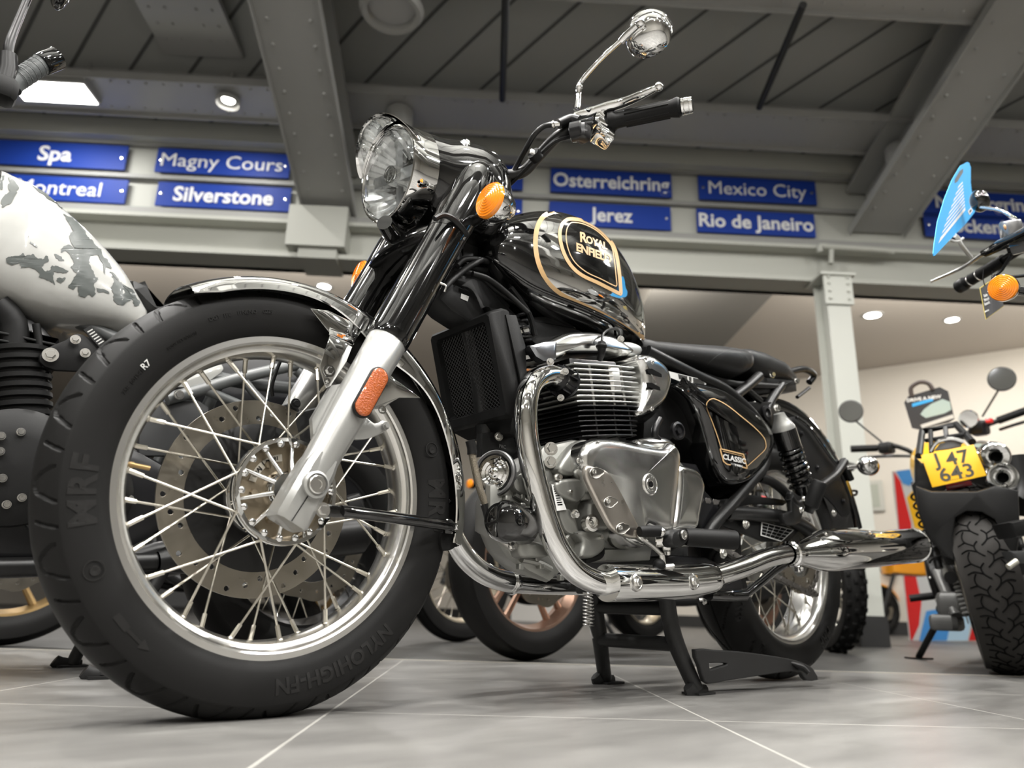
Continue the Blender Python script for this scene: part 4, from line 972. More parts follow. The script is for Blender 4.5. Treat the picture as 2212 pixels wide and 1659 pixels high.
mb.build('oil_cooler_mesh', mat('black_wire_mesh', (.06, .06, .06), .35, .4), OCB)
mb = MB()
for k in range(14):
    p = oc(-.088, -HL+.012+k*.0135, -.078); mb.lathe([(.004, -.012), (.011, -.012), (.011, -.009), (.006, -.008)], p+Vector((.014, 0, 0)), od, 12)
mb.build('oil_cooler_fins', HBLACK, OCB)
# horn
hc = P(1069, 1022, -.105); hn = Vector((-.94, -.34, 0)).normalized()
mb = MB(); mb.lathe([(.0, -.03), (.030, -.028), (.0365, -.012), (.0425, -.004), (.0425, .003), (.040, .005), (.036, .003), (.0355, -.002), (0, -.002)], hc, hn, 56); HRN = mb.build('horn', mat('grey_horn_rim', (.16, .16, .16), .35, .7), BK)
mb = MB(); mb.lathe([(.0335, -.001), (.032, .005), (.027, .003), (.024, .007), (.019, .004), (.015, .008), (.011, .006), (.008, .011), (.006, .012), (.005, .006), (0, .005)], hc, hn, 56); mb.build('horn_disc', CHROME, HRN)
mb = MB(); mb.plate(qs(CD, [(610, 1040), (850, 1010), (900, 1180), (860, 1230), (740, 1190), (610, 1230)], -.03), (0, .02, 0), .003); mb.build('horn_bracket', SBLACK, BK)
MB().bolt(q(CD, 742, 1068, -.042), (-.3, -1, 0), .006, .006, 1.5).build('bracket_bolt', ZINC, BK)
mb = MB(); text(mb, 'PRC', q(CD, 775, 1150, -.034), (1, 0, 0), (0, 0, 1), .010, .0006); mb.build('bracket_lettering', mat('grey_print', (.3, .3, .3), .5), BK)
# ================================================================== engine
def sm(pts, n=3): return spline(pts, n, True)
ENG = MB()
cr_out = [(300, 480), (470, 430), (640, 330), (740, 165), (1000, 108), (1300, 105), (1600, 120), (1800, 200), (2040, 480), (1960, 1000), (1500, 1030), (1250, 1020), (1150, 1120), (990, 1125), (800, 1290), (620, 1200), (520, 1120), (480, 1085), (380, 940), (300, 760)]
o0 = [P(CG[0]+X/CG[2], CG[1]+Y/CG[2], -.115) for X, Y in cr_out]
far_ = [p+Vector((.10*max(0, 1-(p.x-.42)/.25) if p.x < .67 else -.01, .20, .03 if p.z < .30 else 0)) for p in o0]
ENG.loft([inset(o0, (0, 1, 0), .010), [p+Vector((0, .003, 0)) for p in inset(o0, (0, 1, 0), .003)], [p+Vector((0, .012, 0)) for p in o0], far_])
# bosses, ribs and webs on the near face
def gdome(pts, y, h, lay=None, n=3, m=0): ENG.dome(sm(qs(CG, pts, y), n), (0, -1, 0), lay or [(0, -.02), (0, h*.6), (.002, h*.9), (.005, h)], m)
gdome([(780, 470), (900, 440), (1020, 450), (1030, 560), (960, 640), (850, 600), (790, 560)], -.118, .022)
gdome([(820, 330), (940, 170), (1050, 125), (1020, 250), (1010, 400), (930, 420), (830, 400)], -.118, .020)
gdome([(1040, 650), (1110, 640), (1170, 740), (1180, 860), (1110, 860), (1040, 860)], -.120, .030)
gdome([(950, 880), (1110, 860), (1180, 900), (1190, 1010), (1100, 1090), (990, 1080), (1010, 960)], -.118, .02)
gdome([(470, 450), (600, 400), (610, 560), (520, 560), (470, 520)], -.118, .012)
gdome([(480, 960), (560, 950), (720, 980), (720, 1080), (600, 1090), (500, 1080)], -.118, .02)
gdome([(830, 700), (930, 690), (1000, 860), (960, 900), (880, 860)], -.118, .012)
for pts in ([(800, 480), (860, 640), (940, 840)], [(500, 560), (560, 600), (620, 640)], [(940, 900), (880, 1000), (940, 1090)], [(560, 1100), (700, 1130), (800, 1180)], [(760, 280), (800, 330), (1000, 330)]):
    ENG.tube(qs(CG, pts, -.119), .006, 8, 4)
for X, Y in ((560, 580), (610, 580), (435, 600), (680, 1090), (545, 1160), (715, 1155), (880, 1250), (560, 660)):
    ENG.box(q(CG, X, Y, -.120), (.011, .012, .011), None, .002)
EN = ENG.build('engine_crankcase', CAST, BK)
for X, Y, yy, r in ((800, 190, -.152, .0095), (795, 300, -.150, .0085), (990, 720, -.136, .0065), (850, 425, -.134, .006), (940, 545, -.134, .004), (478, 990, -.137, .006), (1190, 920, -.135, .005)):
    MB().bolt(q(CG, X, Y, yy), (-.55 if X in (800, 795) else 0, -1, -.5 if X == 990 else 0), r, .010, 1.35).build('engine_bolt', ZINC, EN)
mb = MB(); mb.lathe([(.0165, -.012), (.0165, .004), (.0115, .006), (.0115, 0), (0, -.001)], q(CG, 1135, 800, -.150), (-.2, -1, 0), 28); mb.lathe([(.0075, .003), (.0075, 0), (.004, 0), (.004, .003)], q(CG, 1135, 800, -.150), (-.2, -1, 0), 20); mb.build('crankcase_plug', ZINC, EN)
# bar code sticker on the case
stp = qs(CG, [(805, 480), (855, 485), (930, 690), (850, 700)], -.134); mb = MB(); mb.plate(stp, (0, .0008, 0)); SK = mb.build('case_sticker', WHITEP, EN)
mb = MB()
for k in range(9):
    t = .08+k*.085; t2 = t+(.045 if k % 3 else .03)
    A = [stp[0].lerp(stp[3], t), stp[0].lerp(stp[3], t2), stp[1].lerp(stp[2], t2), stp[1].lerp(stp[2], t)]
    A = [A[0].lerp(A[3], .2), A[1].lerp(A[2], .2), A[1].lerp(A[2], .75), A[0].lerp(A[3], .75)]
    mb.add([p+Vector((0, -.0004, 0)) for p in A], [[0, 1, 2, 3]])
mb.build('sticker_bars', DARK, SK)
# polished alternator cover, its side band and the sprocket cover
cov = [(1010, 205), (1060, 140), (1150, 112), (1300, 122), (1440, 152), (1580, 178), (1660, 188), (1700, 175), (1745, 145), (1795, 195), (1816, 280), (1806, 400), (1790, 560), (1772, 700), (1752, 860), (1650, 880), (1560, 850), (1530, 850), (1555, 950), (1500, 1008), (1410, 985), (1330, 900), (1180, 650), (1080, 450), (1012, 370), (1000, 290)]
base = sm(qs(CG, cov, -.152), 3)
mb = MB(); mb.dome(base, (0, -1, 0), [(0, -.035), (0, .006), (.0012, .012), (.004, .018), (.008, .0220), (.012, .0240)], cen=q(CG, 1480, 470, -.17), crown=.004); CVR = mb.build('alternator_cover', POLISH, EN, 70)
up2 = [(1445, 140), (1560, 100), (1690, 95), (1760, 130), (1790, 190), (1700, 200), (1580, 190)]
mb = MB(); mb.dome(sm(qs(CG, up2, -.140), 3), (0, -1, 0), [(0, -.04), (0, .006), (.004, .014), (.010, .017)]); mb.build('starter_cover', POLISH, EN, 70)
band_ = [(1085, 330), (1180, 350), (1260, 380), (1330, 480), (1420, 650), (1500, 800), (1540, 900), (1480, 930), (1380, 900), (1290, 840), (1200, 680), (1120, 520), (1080, 420)]
mb = MB(); mb.dome(sm(qs(CG, band_, -.1795), 3), (0, -1, 0), [(0, -.006), (0, .002), (.002, .0045), (.005, .0052)]); BND = mb.build('cover_band', mat('brushed_cover_band', (.55, .51, .46), .3, 1, brush=40), CVR, 60)
for X, Y in ((1170, 388), (1285, 630), (1385, 848)):
    c0 = q(CG, X, Y, -.1855); mb = MB(); tv = [c0+Vector((.020*math.cos(t)*(1.25 if math.cos(t) > 0 else .9), 0, .0115*math.sin(t)*(1 if math.cos(t) < .3 else .8))) for t in [2*PI*k/24 for k in range(24)]]
    tv = [c0+Matrix.Rotation(R(-14), 3, 'Y') @ (p-c0) for p in tv]
    mb.loft([tv, [p+Vector((0, -.0016, 0)) for p in inset(tv, (0, -1, 0), .0012)], [p+Vector((0, -.0004, 0)) for p in inset(tv, (0, -1, 0), .003)]], True); mb.build('bolt_recess', mat('recess_shadow_metal', (.25, .24, .22), .35, 1), CVR)
    MB().bolt(c0+Vector((-.008, -.001, .001)), (0, -1, 0), .0052, .004, 0, socket=True).build('cover_bolt', ZINC, CVR)
for X, Y in ((1170, 150), (1030, 285)): MB().bolt(q(CG, X, Y, -.170), (0, -1, 0), .0048, .004, 1.5, socket=True).build('cover_bolt', ZINC, CVR)
cb_ = q(CG, 1615, 482, -.1795)
mb = MB(); mb.lathe([(.0215, -.003), (.0225, .002), (.0205, .0036), (.0200, .0026), (.0135, .0026), (.0125, .0036), (.0085, .0036), (.008, .0005), (0, .0005)], cb_, (0, -1, 0), 48); CP = mb.build('cover_plug', ZINC, CVR)
for txt, a0, fl in (('ROYAL', 90, 1), ('ENFIELD', 270, -1)):
    mb = MB(); text_map(mb, txt, lambda x, y, z: cb_+Vector(((.0168+y*fl)*math.cos(R(a0)-x*fl/.0168), -.0030-(z+.5)*.0009, (.0168+y*fl)*math.sin(R(a0)-x*fl/.0168))), .0062, bold=.0001, space=1.25); mb.build('plug_lettering', mat('engraved_metal', (.2, .2, .19), .4, .6), CP)
mb = MB(); l6 = [cb_+Vector((.0072*math.cos(k*PI/3+.5), -.0038, .0072*math.sin(k*PI/3+.5))) for k in range(6)]; mb.add(l6, [[0, 1, 2, 3, 4, 5]]); mb.build('hex_socket', DARK, CP)
spc = [(1805, 335), (1890, 338), (1960, 365), (2005, 425), (2030, 520), (2005, 660), (1985, 760), (1960, 855), (1860, 860), (1760, 865), (1780, 700), (1800, 500)]
mb = MB(); mb.dome(sm(qs(CG, spc, -.135), 3), (0, -1, 0), [(0, -.04), (0, .004), (.002, .011), (.007, .0175), (.012, .0195)]); mb.build('sprocket_cover', POLISH, EN, 70)
low = [(1240, 1015), (1420, 1010), (1560, 960), (1640, 1010), (1625, 1110), (1450, 1120), (1260, 1110)]
mb = MB(); mb.plate(qs(CG, low, -.12), (0, .1, 0), .006); mb.build('sump', CAST, EN)
mb = MB(); mb.box(q(CG, 1205, 970, -.13), (.014, .012, .02), None, .002); mb.tube(qs(CG, [(1215, 1000), (1210, 1060), (1150, 1090), (1070, 1110)], -.125), .007, 10, 4); mb.build('sensor_lead', MBLACK, EN)
# oil filter and braided hose
fc_ = P(1098, 1128, -.138); mb = MB(); fx = Vector((-.93, -.36, .02)).normalized(); mb.lathe([(0, .040), (.018, .039), (.030, .033), (.036, .020), (.0375, .006), (.0375, -.05), (.0, -.05)], fc_, fx, 40); mb.build('oil_filter', GBLACK, EN)
mb = MB(); mb.tube(qs(CG, [(150, 230), (175, 350), (210, 500), (262, 650)], -.10), .0066, 14, 6); HS = mb.build('braided_hose', mat('steel_braid', (.20, .175, .135), .38, .8, bump=(900, .8)), EN)
MB().tube(qs(CG, [(135, 120), (150, 180), (152, 235)], -.10), .0090, 14, 4).build('hose_ferrule', SBLACK, HS)
MB().tube(qs(CG, [(255, 640), (275, 700), (290, 760)], -.10), .0085, 14, 3).build('hose_ferrule', SBLACK, HS)
mb = MB(); mb.tube(qs(CG, [(285, 750), (310, 830), (360, 900), (420, 960), (470, 1000)], -.115), .0058, 12, 5); mb.ball(q(CG, 475, 990, -.075), .009); mb.build('oil_pipe', mat('oil_pipe_steel', (.5, .48, .45), .3, 1), EN)
# ------------------------------------------------------------------ cylinders: stacked fins, both pots side by side
x0, x1 = .548, .752; yy = .135; FX = lambda g, y0, ch: [Vector((x0+ch, -yy-g, 0)), Vector((x1-ch, -yy-g, 0)), Vector((x1, -yy-g+ch, 0)), Vector((x1, yy-ch, 0)), Vector((x1-ch, yy, 0)), Vector((x0+ch, yy, 0)), Vector((x0, yy-ch, 0)), Vector((x0, -yy-g+ch, 0))]
TILT = Matrix.Translation(Vector((.65, 0, .59))) @ Matrix.Rotation(R(-10.5), 4, 'Y') @ Matrix.Translation(Vector((-.65, 0, -.59)))
def tilt(mb):
    mb.v = [TILT @ p for p in mb.v]; return mb
def fin(mb, z, th, out=0, ch=.03, xa=0, xb=0):
    l = [Vector((p.x+(xa if p.x < .65 else xb)+(-.0 if p.x < .65 else 0), p.y, z)) for p in FX(out, 0, ch)]; l = spline(l, 3, True); mb.plate(l, (0, 0, th), .0012)
zt_, zm_, zb_ = .668, .578, .512
core = [Vector((x0+.025, -yy+.03, zb_-.03)), Vector((x1-.03, -yy+.03, zb_-.03)), Vector((x1-.03, yy-.03, zb_-.03)), Vector((x0+.025, yy-.03, zb_-.03))]
mb = MB(); mb.plate(core, (0, 0, .20), .004); CYL = tilt(mb).build('cylinder_block', HBLACK, EN)
mb = MB()
for k in range(7): fin(mb, zb_+k*.0102, .0032, .0 if k < 5 else .004, .034, .006-.001*k, -.012+.003*k)
for xx in (.60, .66, .71): mb.box((xx, -.118, zb_+.03), (.005, .03, .064))
tilt(mb).build('cylinder_fins', HBLACK, CYL)
mb = MB()
for k in range(8): fin(mb, zm_+.004+k*.0110, .0034, .006+.001*math.sin(k), .032-.001*k, -.004, .002-.004*max(0, k-4))
for xx in (.60, .665, .70): mb.box((xx, -.120, zm_+.04), (.007, .028, .085))
mb.box((.672, -.132, zm_+.055), (.034, .022, .055), None, .006)
HD = tilt(mb).build('cylinder_head_fins', FINS, CYL)
mb = MB(); bb_ = [Vector((x0+.05, -.11, zb_-.04)), Vector((x1-.06, -.11, zb_-.04)), Vector((x1-.06, .11, zb_-.04)), Vector((x0+.05, .11, zb_-.04))]; mb.plate(bb_, (0, 0, .04), .004); mb.box((.61, -.112, zb_-.028), (.018, .02, .04), None, .004); mb.box((.68, -.112, zb_-.028), (.018, .02, .04), None, .004); tilt(mb).build('cylinder_base', CAST, CYL)
# rocker cover
rk = [(880, 330), (930, 305), (1000, 272), (1070, 240), (1130, 222), (1260, 215), (1400, 232), (1490, 262), (1570, 310), (1618, 350), (1625, 400), (1560, 412), (1420, 392), (1260, 390), (1120, 395), (1090, 420), (1010, 432), (940, 400)]
mb = MB(); mb.dome(sm(qs(CE, rk, -.085), 3), (0, -1, 0), [(.004, -.19), (0, -.17), (0, .008), (.002, .018), (.006, .027), (.010, .031)], crown=.006, cen=q(CE, 1270, 310, -.1)); RK = mb.build('rocker_cover', POLISH, EN, 70)
fl_ = [(880, 315), (1000, 285), (1090, 280), (1085, 420), (990, 432), (930, 395)]
mb = MB(); mb.dome(qs(CE, fl_, -.124), (-.2, -1, 0), [(0, -.02), (0, .0), (.006, .004)]); mb.build('rocker_cover_end', mat('dull_cover_end', (.30, .31, .33), .3, 1), RK, 30)
mb = MB(); mb.dome(sm(qs(CE, [(1560, 300), (1640, 290), (1720, 320), (1730, 380), (1650, 395), (1580, 360)], -.10), 3), (0, -1, 0), [(0, -.04), (0, .005), (.004, .011)]); mb.build('inlet_boss', FINS, RK, 60)
mb = MB(); mb.tube(qp(CE, [(1425, 420, -.12), (1440, 370, -.132), (1442, 330, -.135), (1442, 285, -.135)]), [.0065, .0078, .0098, .0085], 14, 4); mb.lathe([(.011, -.004), (.0125, 0), (.011, .004)], q(CE, 1440, 318, -.135), (0, 0, 1), 16); mb.build('spark_plug_cap', MBLACK, EN)
mb = MB(); mb.tube(qp(CE, [(1442, 290, -.135), (1452, 225, -.13), (1500, 188, -.12), (1560, 185, -.11), (1582, 225, -.1), (1560, 255, -.08)]), .0032, 8, 5); mb.build('plug_lead', SBLACK, EN)
for X, Y in ((1040, 440), (1155, 515), (1590, 262)): MB().bolt(q(CE, X, Y, -.142), (-.6, -1, 0), .0058, .007, 1.3).build('head_bolt', ZINC, EN)
# slotted polished cover behind the head
sl = [(1690, 420), (1750, 385), (1830, 415), (1900, 480), (1935, 570), (1930, 660), (1890, 760), (1820, 825), (1740, 860), (1690, 850), (1720, 720), (1740, 600), (1720, 480)]
mb = MB(); mb.dome(sm(qs(CE, sl, -.128), 3), (.15, -1, 0), [(0, -.09), (0, .002), (.003, .012), (.009, .019), (.016, .021)]); SC = mb.build('throttle_cover', POLISH, EN, 70)
for pts in ([(1790, 495), (1830, 492), (1905, 535), (1908, 560), (1870, 552), (1800, 525)], [(1788, 600), (1830, 602), (1898, 640), (1900, 665), (1850, 652), (1795, 630)]):
    mb = MB(); mb.plate(qs(CE, pts, -.1495), (0, -.0012, 0)); mb.build('cover_slot', DARK, SC)
for X, Y in ((1832, 445), (1830, 805), (1715, 405)): MB().bolt(q(CE, X, Y, -.146), (0, -1, 0), .0052, .003, 1.2, socket=True).build('cover_bolt', ZINC, SC)
# ================================================================== exhaust
hd = [(1222, 826, -.112), (1205, 815, -.118), (1180, 812, -.124), (1156, 824, -.131), (1141, 850, -.137), (1136, 890, -.142), (1139, 945, -.147), (1150, 1010, -.152), (1165, 1070, -.156), (1182, 1128, -.161), (1203, 1180, -.166), (1235, 1226, -.171), (1275, 1252, -.176), (1320, 1262, -.181), (1345, 1262, -.183)]
HDP = [P(*t) for t in hd]
mb = MB(); mb.tube(HDP, .0222, 40, 5); EX = mb.build('exhaust_header', CHROME, BK, 80)
mb = MB(); p0, p1 = HDP[0], HDP[2]; ax_ = (P(1205, 815, -.118)-P(1232, 832, -.108)).normalized(); c_ = P(1212, 822, -.114)
for k in range(12):
    a = 2*PI*k/12; u_, v_, _x = basis(ax_); d_ = u_*math.cos(a)+v_*math.sin(a)
    mb.loft([[c_+d_*.020+ax_*-.016, c_+d_*.033+ax_*-.016, c_+d_*.031+ax_*.014, c_+d_*.021+ax_*.016], [p+v_*math.cos(a)*.003-u_*math.sin(a)*.003 for p in [c_+d_*.020+ax_*-.016, c_+d_*.033+ax_*-.016, c_+d_*.031+ax_*.014, c_+d_*.021+ax_*.016]]])
mb.lathe([(.021, .012), (.027, .012), (.028, .016), (.022, .017)], c_, ax_, 40); mb.lathe([(.021, -.018), (.0345, -.018), (.0345, -.012), (.021, -.012)], c_, ax_, 40); mb.build('exhaust_clamp_ring', HBLACK, EX)
MB().bolt(P(1212, 860, -.14), (-1, -.6, 0), .005, .01, 1.4).build('clamp_nut', ZINC, EX)
shp = [(1313, 1259, -.187), (1318, 1259, -.187), (1400, 1259, -.188), (1480, 1256, -.189), (1528, 1250, -.189), (1533, 1249, -.189)]
mb = MB(); mb.tube([P(*t) for t in shp], [.0335, .0345, .0345, .0338, .0330, .031], 40, 3); SH = mb.build('exhaust_heat_shield', CHROME, EX, 60)
mb = MB(); mb.tube([P(1310, 1260, -.186), P(1316, 1260, -.186)], .0255, 24, 1); mb.build('shield_gap_shade', MBLACK, SH)  # black ring stands for the shade in the shield's open end
for X, Y in ((480, 378), (818, 372)):
    mb = MB(); c0 = q(CL, X, Y, -.2225); mb.lathe([(.0165, -.004), (.016, .001), (.012, .0025), (.011, .0015), (.0, .0015)], c0, (.02, -1, .1), 28); mb.bolt(c0, (.02, -1, .1), .0075, .007, 1.25); mb.build('shield_bolt', ZINC, SH)
tl = [(1520, 1250, -.189), (1560, 1240, -.190), (1600, 1227, -.191), (1640, 1211, -.193), (1665, 1203, -.195), (1690, 1198, -.197), (1712, 1196, -.199)]
mb = MB(); mb.tube([P(*t) for t in tl], .0225, 36, 5); mb.build('exhaust_link_pipe', CHROME, EX, 80)
s0, s1 = P(1705, 1197, -.199), P(1985, 1178, -.205); sa = (s1-s0).normalized(); SLn = (s1-s0).length
mb = MB(); mb.lathe([(.0245, -.01), (.0265, .0), (.0265, .03), (.030, .06), (.041, .115), (.0485, .165), (.0510, .21), (.0510, SLn-.05), (.0500, SLn-.045), (.0520, SLn-.044), (.0520, SLn-.036), (.0495, SLn-.034), (.044, SLn-.022), (.026, SLn-.016), (.024, SLn-.014), (.024, SLn+.012), (.021, SLn+.012), (.021, SLn-.03), (0, SLn-.03)], s0, sa, 64); SIL = mb.build('silencer', CHROME, BK, 50)
mb = MB(); mb.lathe([(.027, .0), (.031, .004), (.031, .02), (.027, .024)], s0, sa, 40); u_, v_, _a = basis(sa); mb.box(s0+sa*.012-Vector((0, .012, .036)), (.012, .014, .016), None, .003); mb.bolt(s0+sa*.012-Vector((0, .022, .036)), (0, -1, 0), .005, .005, 1.3); mb.build('silencer_clamp', CHROME, SIL)
mb = MB(); loops = []
for k in range(25):
    t = k/24; h = .11+t*.30; wd = (1-abs(2*t-1)**3)*R(42)+R(10)*(1-t); rr_ = .0535+.004*math.sin(PI*t)+(0 if t > .2 else -.012*(1-t/.2)); row = []
    for j in range(13):
        a = R(78)+(-1+2*j/12)*wd; d_ = Vector((0, -math.cos(a-PI/2+PI/2) if False else -math.sin(R(205)-a if False else PI-a), math.cos(PI-a))); d_ = Vector((0, -math.sin(a-R(60)), math.cos(a-R(60)))); row.append(s0+sa*h+d_*rr_)
    loops.append(row+[p-(p-(s0+sa*h)).normalized()*.004 for p in row][::-1])
mb.loft(loops); mb.build('silencer_shield', CHROME, SIL, 60)
for h in (.13, .38): MB().bolt(s0+sa*h+Vector((0, -.030, .043)), (0, -.6, .8), .0048, .004, 1.4).build('shield_bolt', ZINC, SIL)
# right hand pipe, seen under and before the engine
rp = [(955, 1090, .11), (966, 1130, .118), (985, 1172, .125), (1012, 1210, .13), (1050, 1240, .135), (1100, 1256, .14), (1180, 1262, .145), (1300, 1264, .15), (1420, 1262, .155)]
mb = MB(); mb.tube([P(.0+u, v, y) for u, v, y in rp], .0235, 32, 5); RE_ = mb.build('exhaust_header', CHROME, BK, 80)
mb = MB(); c0 = P(1106, 1257, .14); d_ = (P(1180, 1262, .145)-P(1050, 1240, .135)).normalized(); mb.lathe([(.0235, -.005), (.0275, -.005), (.0285, 0), (.0275, .005), (.0235, .005)], c0, d_, 40); mb.build('header_band', CHROME, RE_)
# ================================================================== seat, side panel, rear frame
def lerp_tab(pts, x):
    pts = sorted(pts); xs = [p[0] for p in pts]; zs = [p[1] for p in pts]; return float(np.interp(x, xs, zs))
def cushion(name, tops, bots, ws, x0, x1, ns, parent, m, e=2.6, arch=.012, tail=None):
    loops = []
    for i in range(ns):
        t = i/(ns-1); x = x0+(x1-x0)*t; w_ = lerp_tab(ws, x); zt = lerp_tab(tops, x)+arch; zb = lerp_tab(bots, x)
        k = 1
        if i == 0: k = .55
        if i == 1: k = .90
        if i == ns-1: k = .50
        if i == ns-2: k = .86
        zc = (zt+zb)/2; hh = (zt-zb)/2*k; l = []
        for j in range(40):
            a = 2*PI*j/40; c_, s_ = math.cos(a), math.sin(a); f = lambda v: math.copysign(abs(v)**(2/e), v)
            l.append(Vector((x, w_*(k+.0)*f(c_), zc+hh*f(s_)+(0 if s_ < 0 else -.0))))
        loops.append(l)
    mb = MB(); mb.loft(loops); return mb.build(name, m, parent, 60), loops
tops = [(.84, .802), (.90, .798), (.99, .811), (1.08, .829), (1.155, .844), (1.21, .852), (1.26, .845)]
bots = [(.84, .765), (.86, .750), (.98, .750), (1.09, .752), (1.18, .757), (1.235, .782), (1.26, .80)]
SEAT, sl_ = cushion('rider_seat', tops, bots, [(.84, .062), (.90, .085), (1.0, .115), (1.1, .135), (1.18, .142), (1.26, .135)], .838, 1.265, 26, BK, LEATHER)
BVT = BVHTree.FromPolygons([tuple(p) for l in sl_ for p in l], [[i*40+k, i*40+(k+1) % 40, (i+1)*40+(k+1) % 40, (i+1)*40+k] for i in range(25) for k in range(40)])
mb = MB(); ribbon(mb, spl2([(1527, 788), (1545, 771), (1568, 758), (1592, 751)], 6, False), 1.3, .0008, False, BVT); ribbon(mb, spl2([(1592, 751), (1606, 764), (1618, 780), (1620, 794)], 6, False), 1.3, .0008, False, BVT); mb.build('seat_stitching', mat('seat_thread', (.05, .05, .05), .6), SEAT)
pt = [(1.25, .862), (1.30, .880), (1.37, .888), (1.47, .886), (1.56, .872), (1.60, .852)]; pb = [(1.25, .82), (1.33, .800), (1.40, .805), (1.5, .825), (1.60, .838)]
PIL, _ = cushion('pillion_seat', pt, pb, [(1.25, .105), (1.35, .112), (1.48, .105), (1.56, .085), (1.60, .060)], 1.25, 1.60, 20, BK, LEATHER, 2.8, .010)
mb = MB(); mb.plate([P(*p, -.10) for p in ((1398, 748), (1425, 768), (1490, 792), (1550, 812), (1595, 822), (1690, 828), (1715, 822), (1690, 840), (1600, 838), (1540, 826), (1470, 806), (1400, 775))], (0, .20, 0), .006); mb.build('seat_base', SBLACK, SEAT)
FR2 = MB()
tb = lambda pts, r, sub=5: FR2.tube([P(u, v, y) for u, v, y in pts], r, 14, sub)
tb([(1398, 758, -.10), (1450, 785, -.115), (1510, 815, -.12), (1560, 838, -.125), (1600, 870, -.128), (1633, 905, -.128), (1652, 945, -.128), (1655, 985, -.128), (1645, 1015, -.126), (1628, 1035, -.122), (1585, 1085, -.115), (1545, 1130, -.11), (1520, 1170, -.10)], .0145)
tb([(1578, 862, -.120), (1610, 838, -.115), (1640, 812, -.11)], .0135); tb([(1612, 840, -.115), (1642, 866, -.11)], .009)
tb([(1688, 832, -.09), (1675, 850, -.095), (1660, 875, -.10), (1648, 905, -.11)], .013)
tb([(1676, 812, -.085), (1722, 799, -.08), (1742, 799, -.075), (1758, 810, -.06), (1748, 826, -.05)], .0105)
FR2.plate([P(*p, -.112) for p in ((1612, 868), (1675, 868), (1682, 885), (1672, 925), (1655, 918), (1640, 900), (1625, 882))], (0, .012, 0), .003)
FR2.plate([P(*p, -.09) for p in ((1640, 812), (1720, 822), (1722, 845), (1660, 850), (1610, 850))], (0, .16, 0), .004)
RF_ = FR2.build('rear_frame', SBLACK, BK)
mb = MB(); mb.lathe([(.017, 0), (.021, .001), (.022, .006), (.013, .008), (.012, .002), (0, .002)], P(1654, 893, -.115), (0, -1, 0), 28); mb.build('frame_plug', HBLACK, RF_)
for u, v, y in ((1676, 883, -.128), (1667, 810, -.10), (1720, 823, -.09)): MB().bolt(P(u, v, y), (-.3, -1, 0), .0075, .008, 1.3).build('frame_bolt', ZINC, RF_)
mb = MB(); lp = qs(CS, [(180, 330), (300, 360), (485, 405), (478, 448), (330, 425), (200, 375)], -.128); mb.plate(lp, (0, -.0006, 0)); WL = mb.build('warning_label', mat('label_silver', (.55, .55, .53), .4), RF_)
mb = MB()
for k in range(5):
    t0, t1 = .12+.16*k, .22+.16*k
    A = [lp[0].lerp(lp[5], t0), lp[2].lerp(lp[3], t0), lp[2].lerp(lp[3], t1), lp[0].lerp(lp[5], t1)]
    for a_, b_ in ((.30, .52), (.56, .62), (.66, .95)): mb.add([p+Vector((0, -.0012, 0)) for p in (A[0].lerp(A[1], a_), A[0].lerp(A[1], b_), A[3].lerp(A[2], b_), A[3].lerp(A[2], a_))], [[0, 1, 2, 3]])
mb.build('label_print', DARK, WL)
# side panel
spn = [(205, 455), (260, 425), (340, 418), (450, 435), (560, 468), (680, 545), (800, 640), (880, 730), (918, 830), (908, 930), (860, 1030), (780, 1110), (710, 1150), (630, 1162), (575, 1130), (520, 1040), (480, 920), (440, 780), (400, 660), (340, 560), (270, 500)]
sb = sm(qs(CS, spn, -.112), 4); mb = MB(); mb.dome(sb, (0, -1, 0), [(0, -.04), (0, .004), (.002, .013), (.007, .022), (.015, .029), (.026, .034)], crown=.012, cen=q(CS, 640, 780, -.12)); SPN = mb.build('side_panel', GBLACK, BK, 70)
BVS = BVHTree.FromPolygons([tuple(p) for p in mb.v], mb.f)
pin = [(590, 895), (560, 800), (520, 690), (485, 600), (488, 560), (520, 537), (560, 545), (640, 590), (740, 670), (830, 745), (890, 810), (908, 860), (900, 900), (850, 950), (775, 1018)]
mb = MB(); ribbon(mb, spl2(pxs(CS, pin), 5, False), 1.7, .0012, False, BVS); mb.build('panel_pinstripe', GOLD, SPN, 80)
bdg = [(582, 898), (742, 938), (768, 1030), (735, 1022)]; bdg2 = [(582, 898), (608, 985), (628, 1002), (652, 1006)]
mb = MB(); ribbon(mb, dens(pxs(CS, [(580, 893), (746, 934), (773, 1034), (735, 1024)]), 8), 2.6, .0016, False, BVS); ribbon(mb, dens(pxs(CS, [(580, 893), (606, 985), (628, 1004), (655, 1009)]), 8), 2.6, .0016, False, BVS); ribbon(mb, dens(pxs(CS, [(600, 912), (738, 946), (756, 1004)]), 8), 1.0, .0016, False, BVS); mb.build('badge_frame', GOLD, SPN, 80)
drape_text('CLASSIC', 15, (1585.5, 992), (.88, .20), (.10, 1.05), SPN, WHITEP, 'panel_lettering', BVS, .002, bold=.35, shear=.1)
drape_text('650', 6, (1582, 1002.5), (1.0, .2), (.1, 1.0), SPN, mat('grey_transfer', (.3, .3, .3), .5), 'panel_lettering', BVS, .002, bold=.1)
drape_text('TWIN', 6.2, (1593.5, 1006), (1.0, .2), (.1, 1.0), SPN, WHITEP, 'panel_lettering', BVS, .002, bold=.25)
mb = MB(); mb.lathe([(.021, 0), (.021, .008), (.016, .010), (.014, .004), (0, .004)], q(CS, 268, 768, -.13), (-.1, -1, 0), 28); mb.lathe([(0, .009), (.008, .009), (.008, 0)], q(CS, 272, 768, -.132), (-.1, -1, 0), 6); mb.build('pivot_cap', HBLACK, BK)
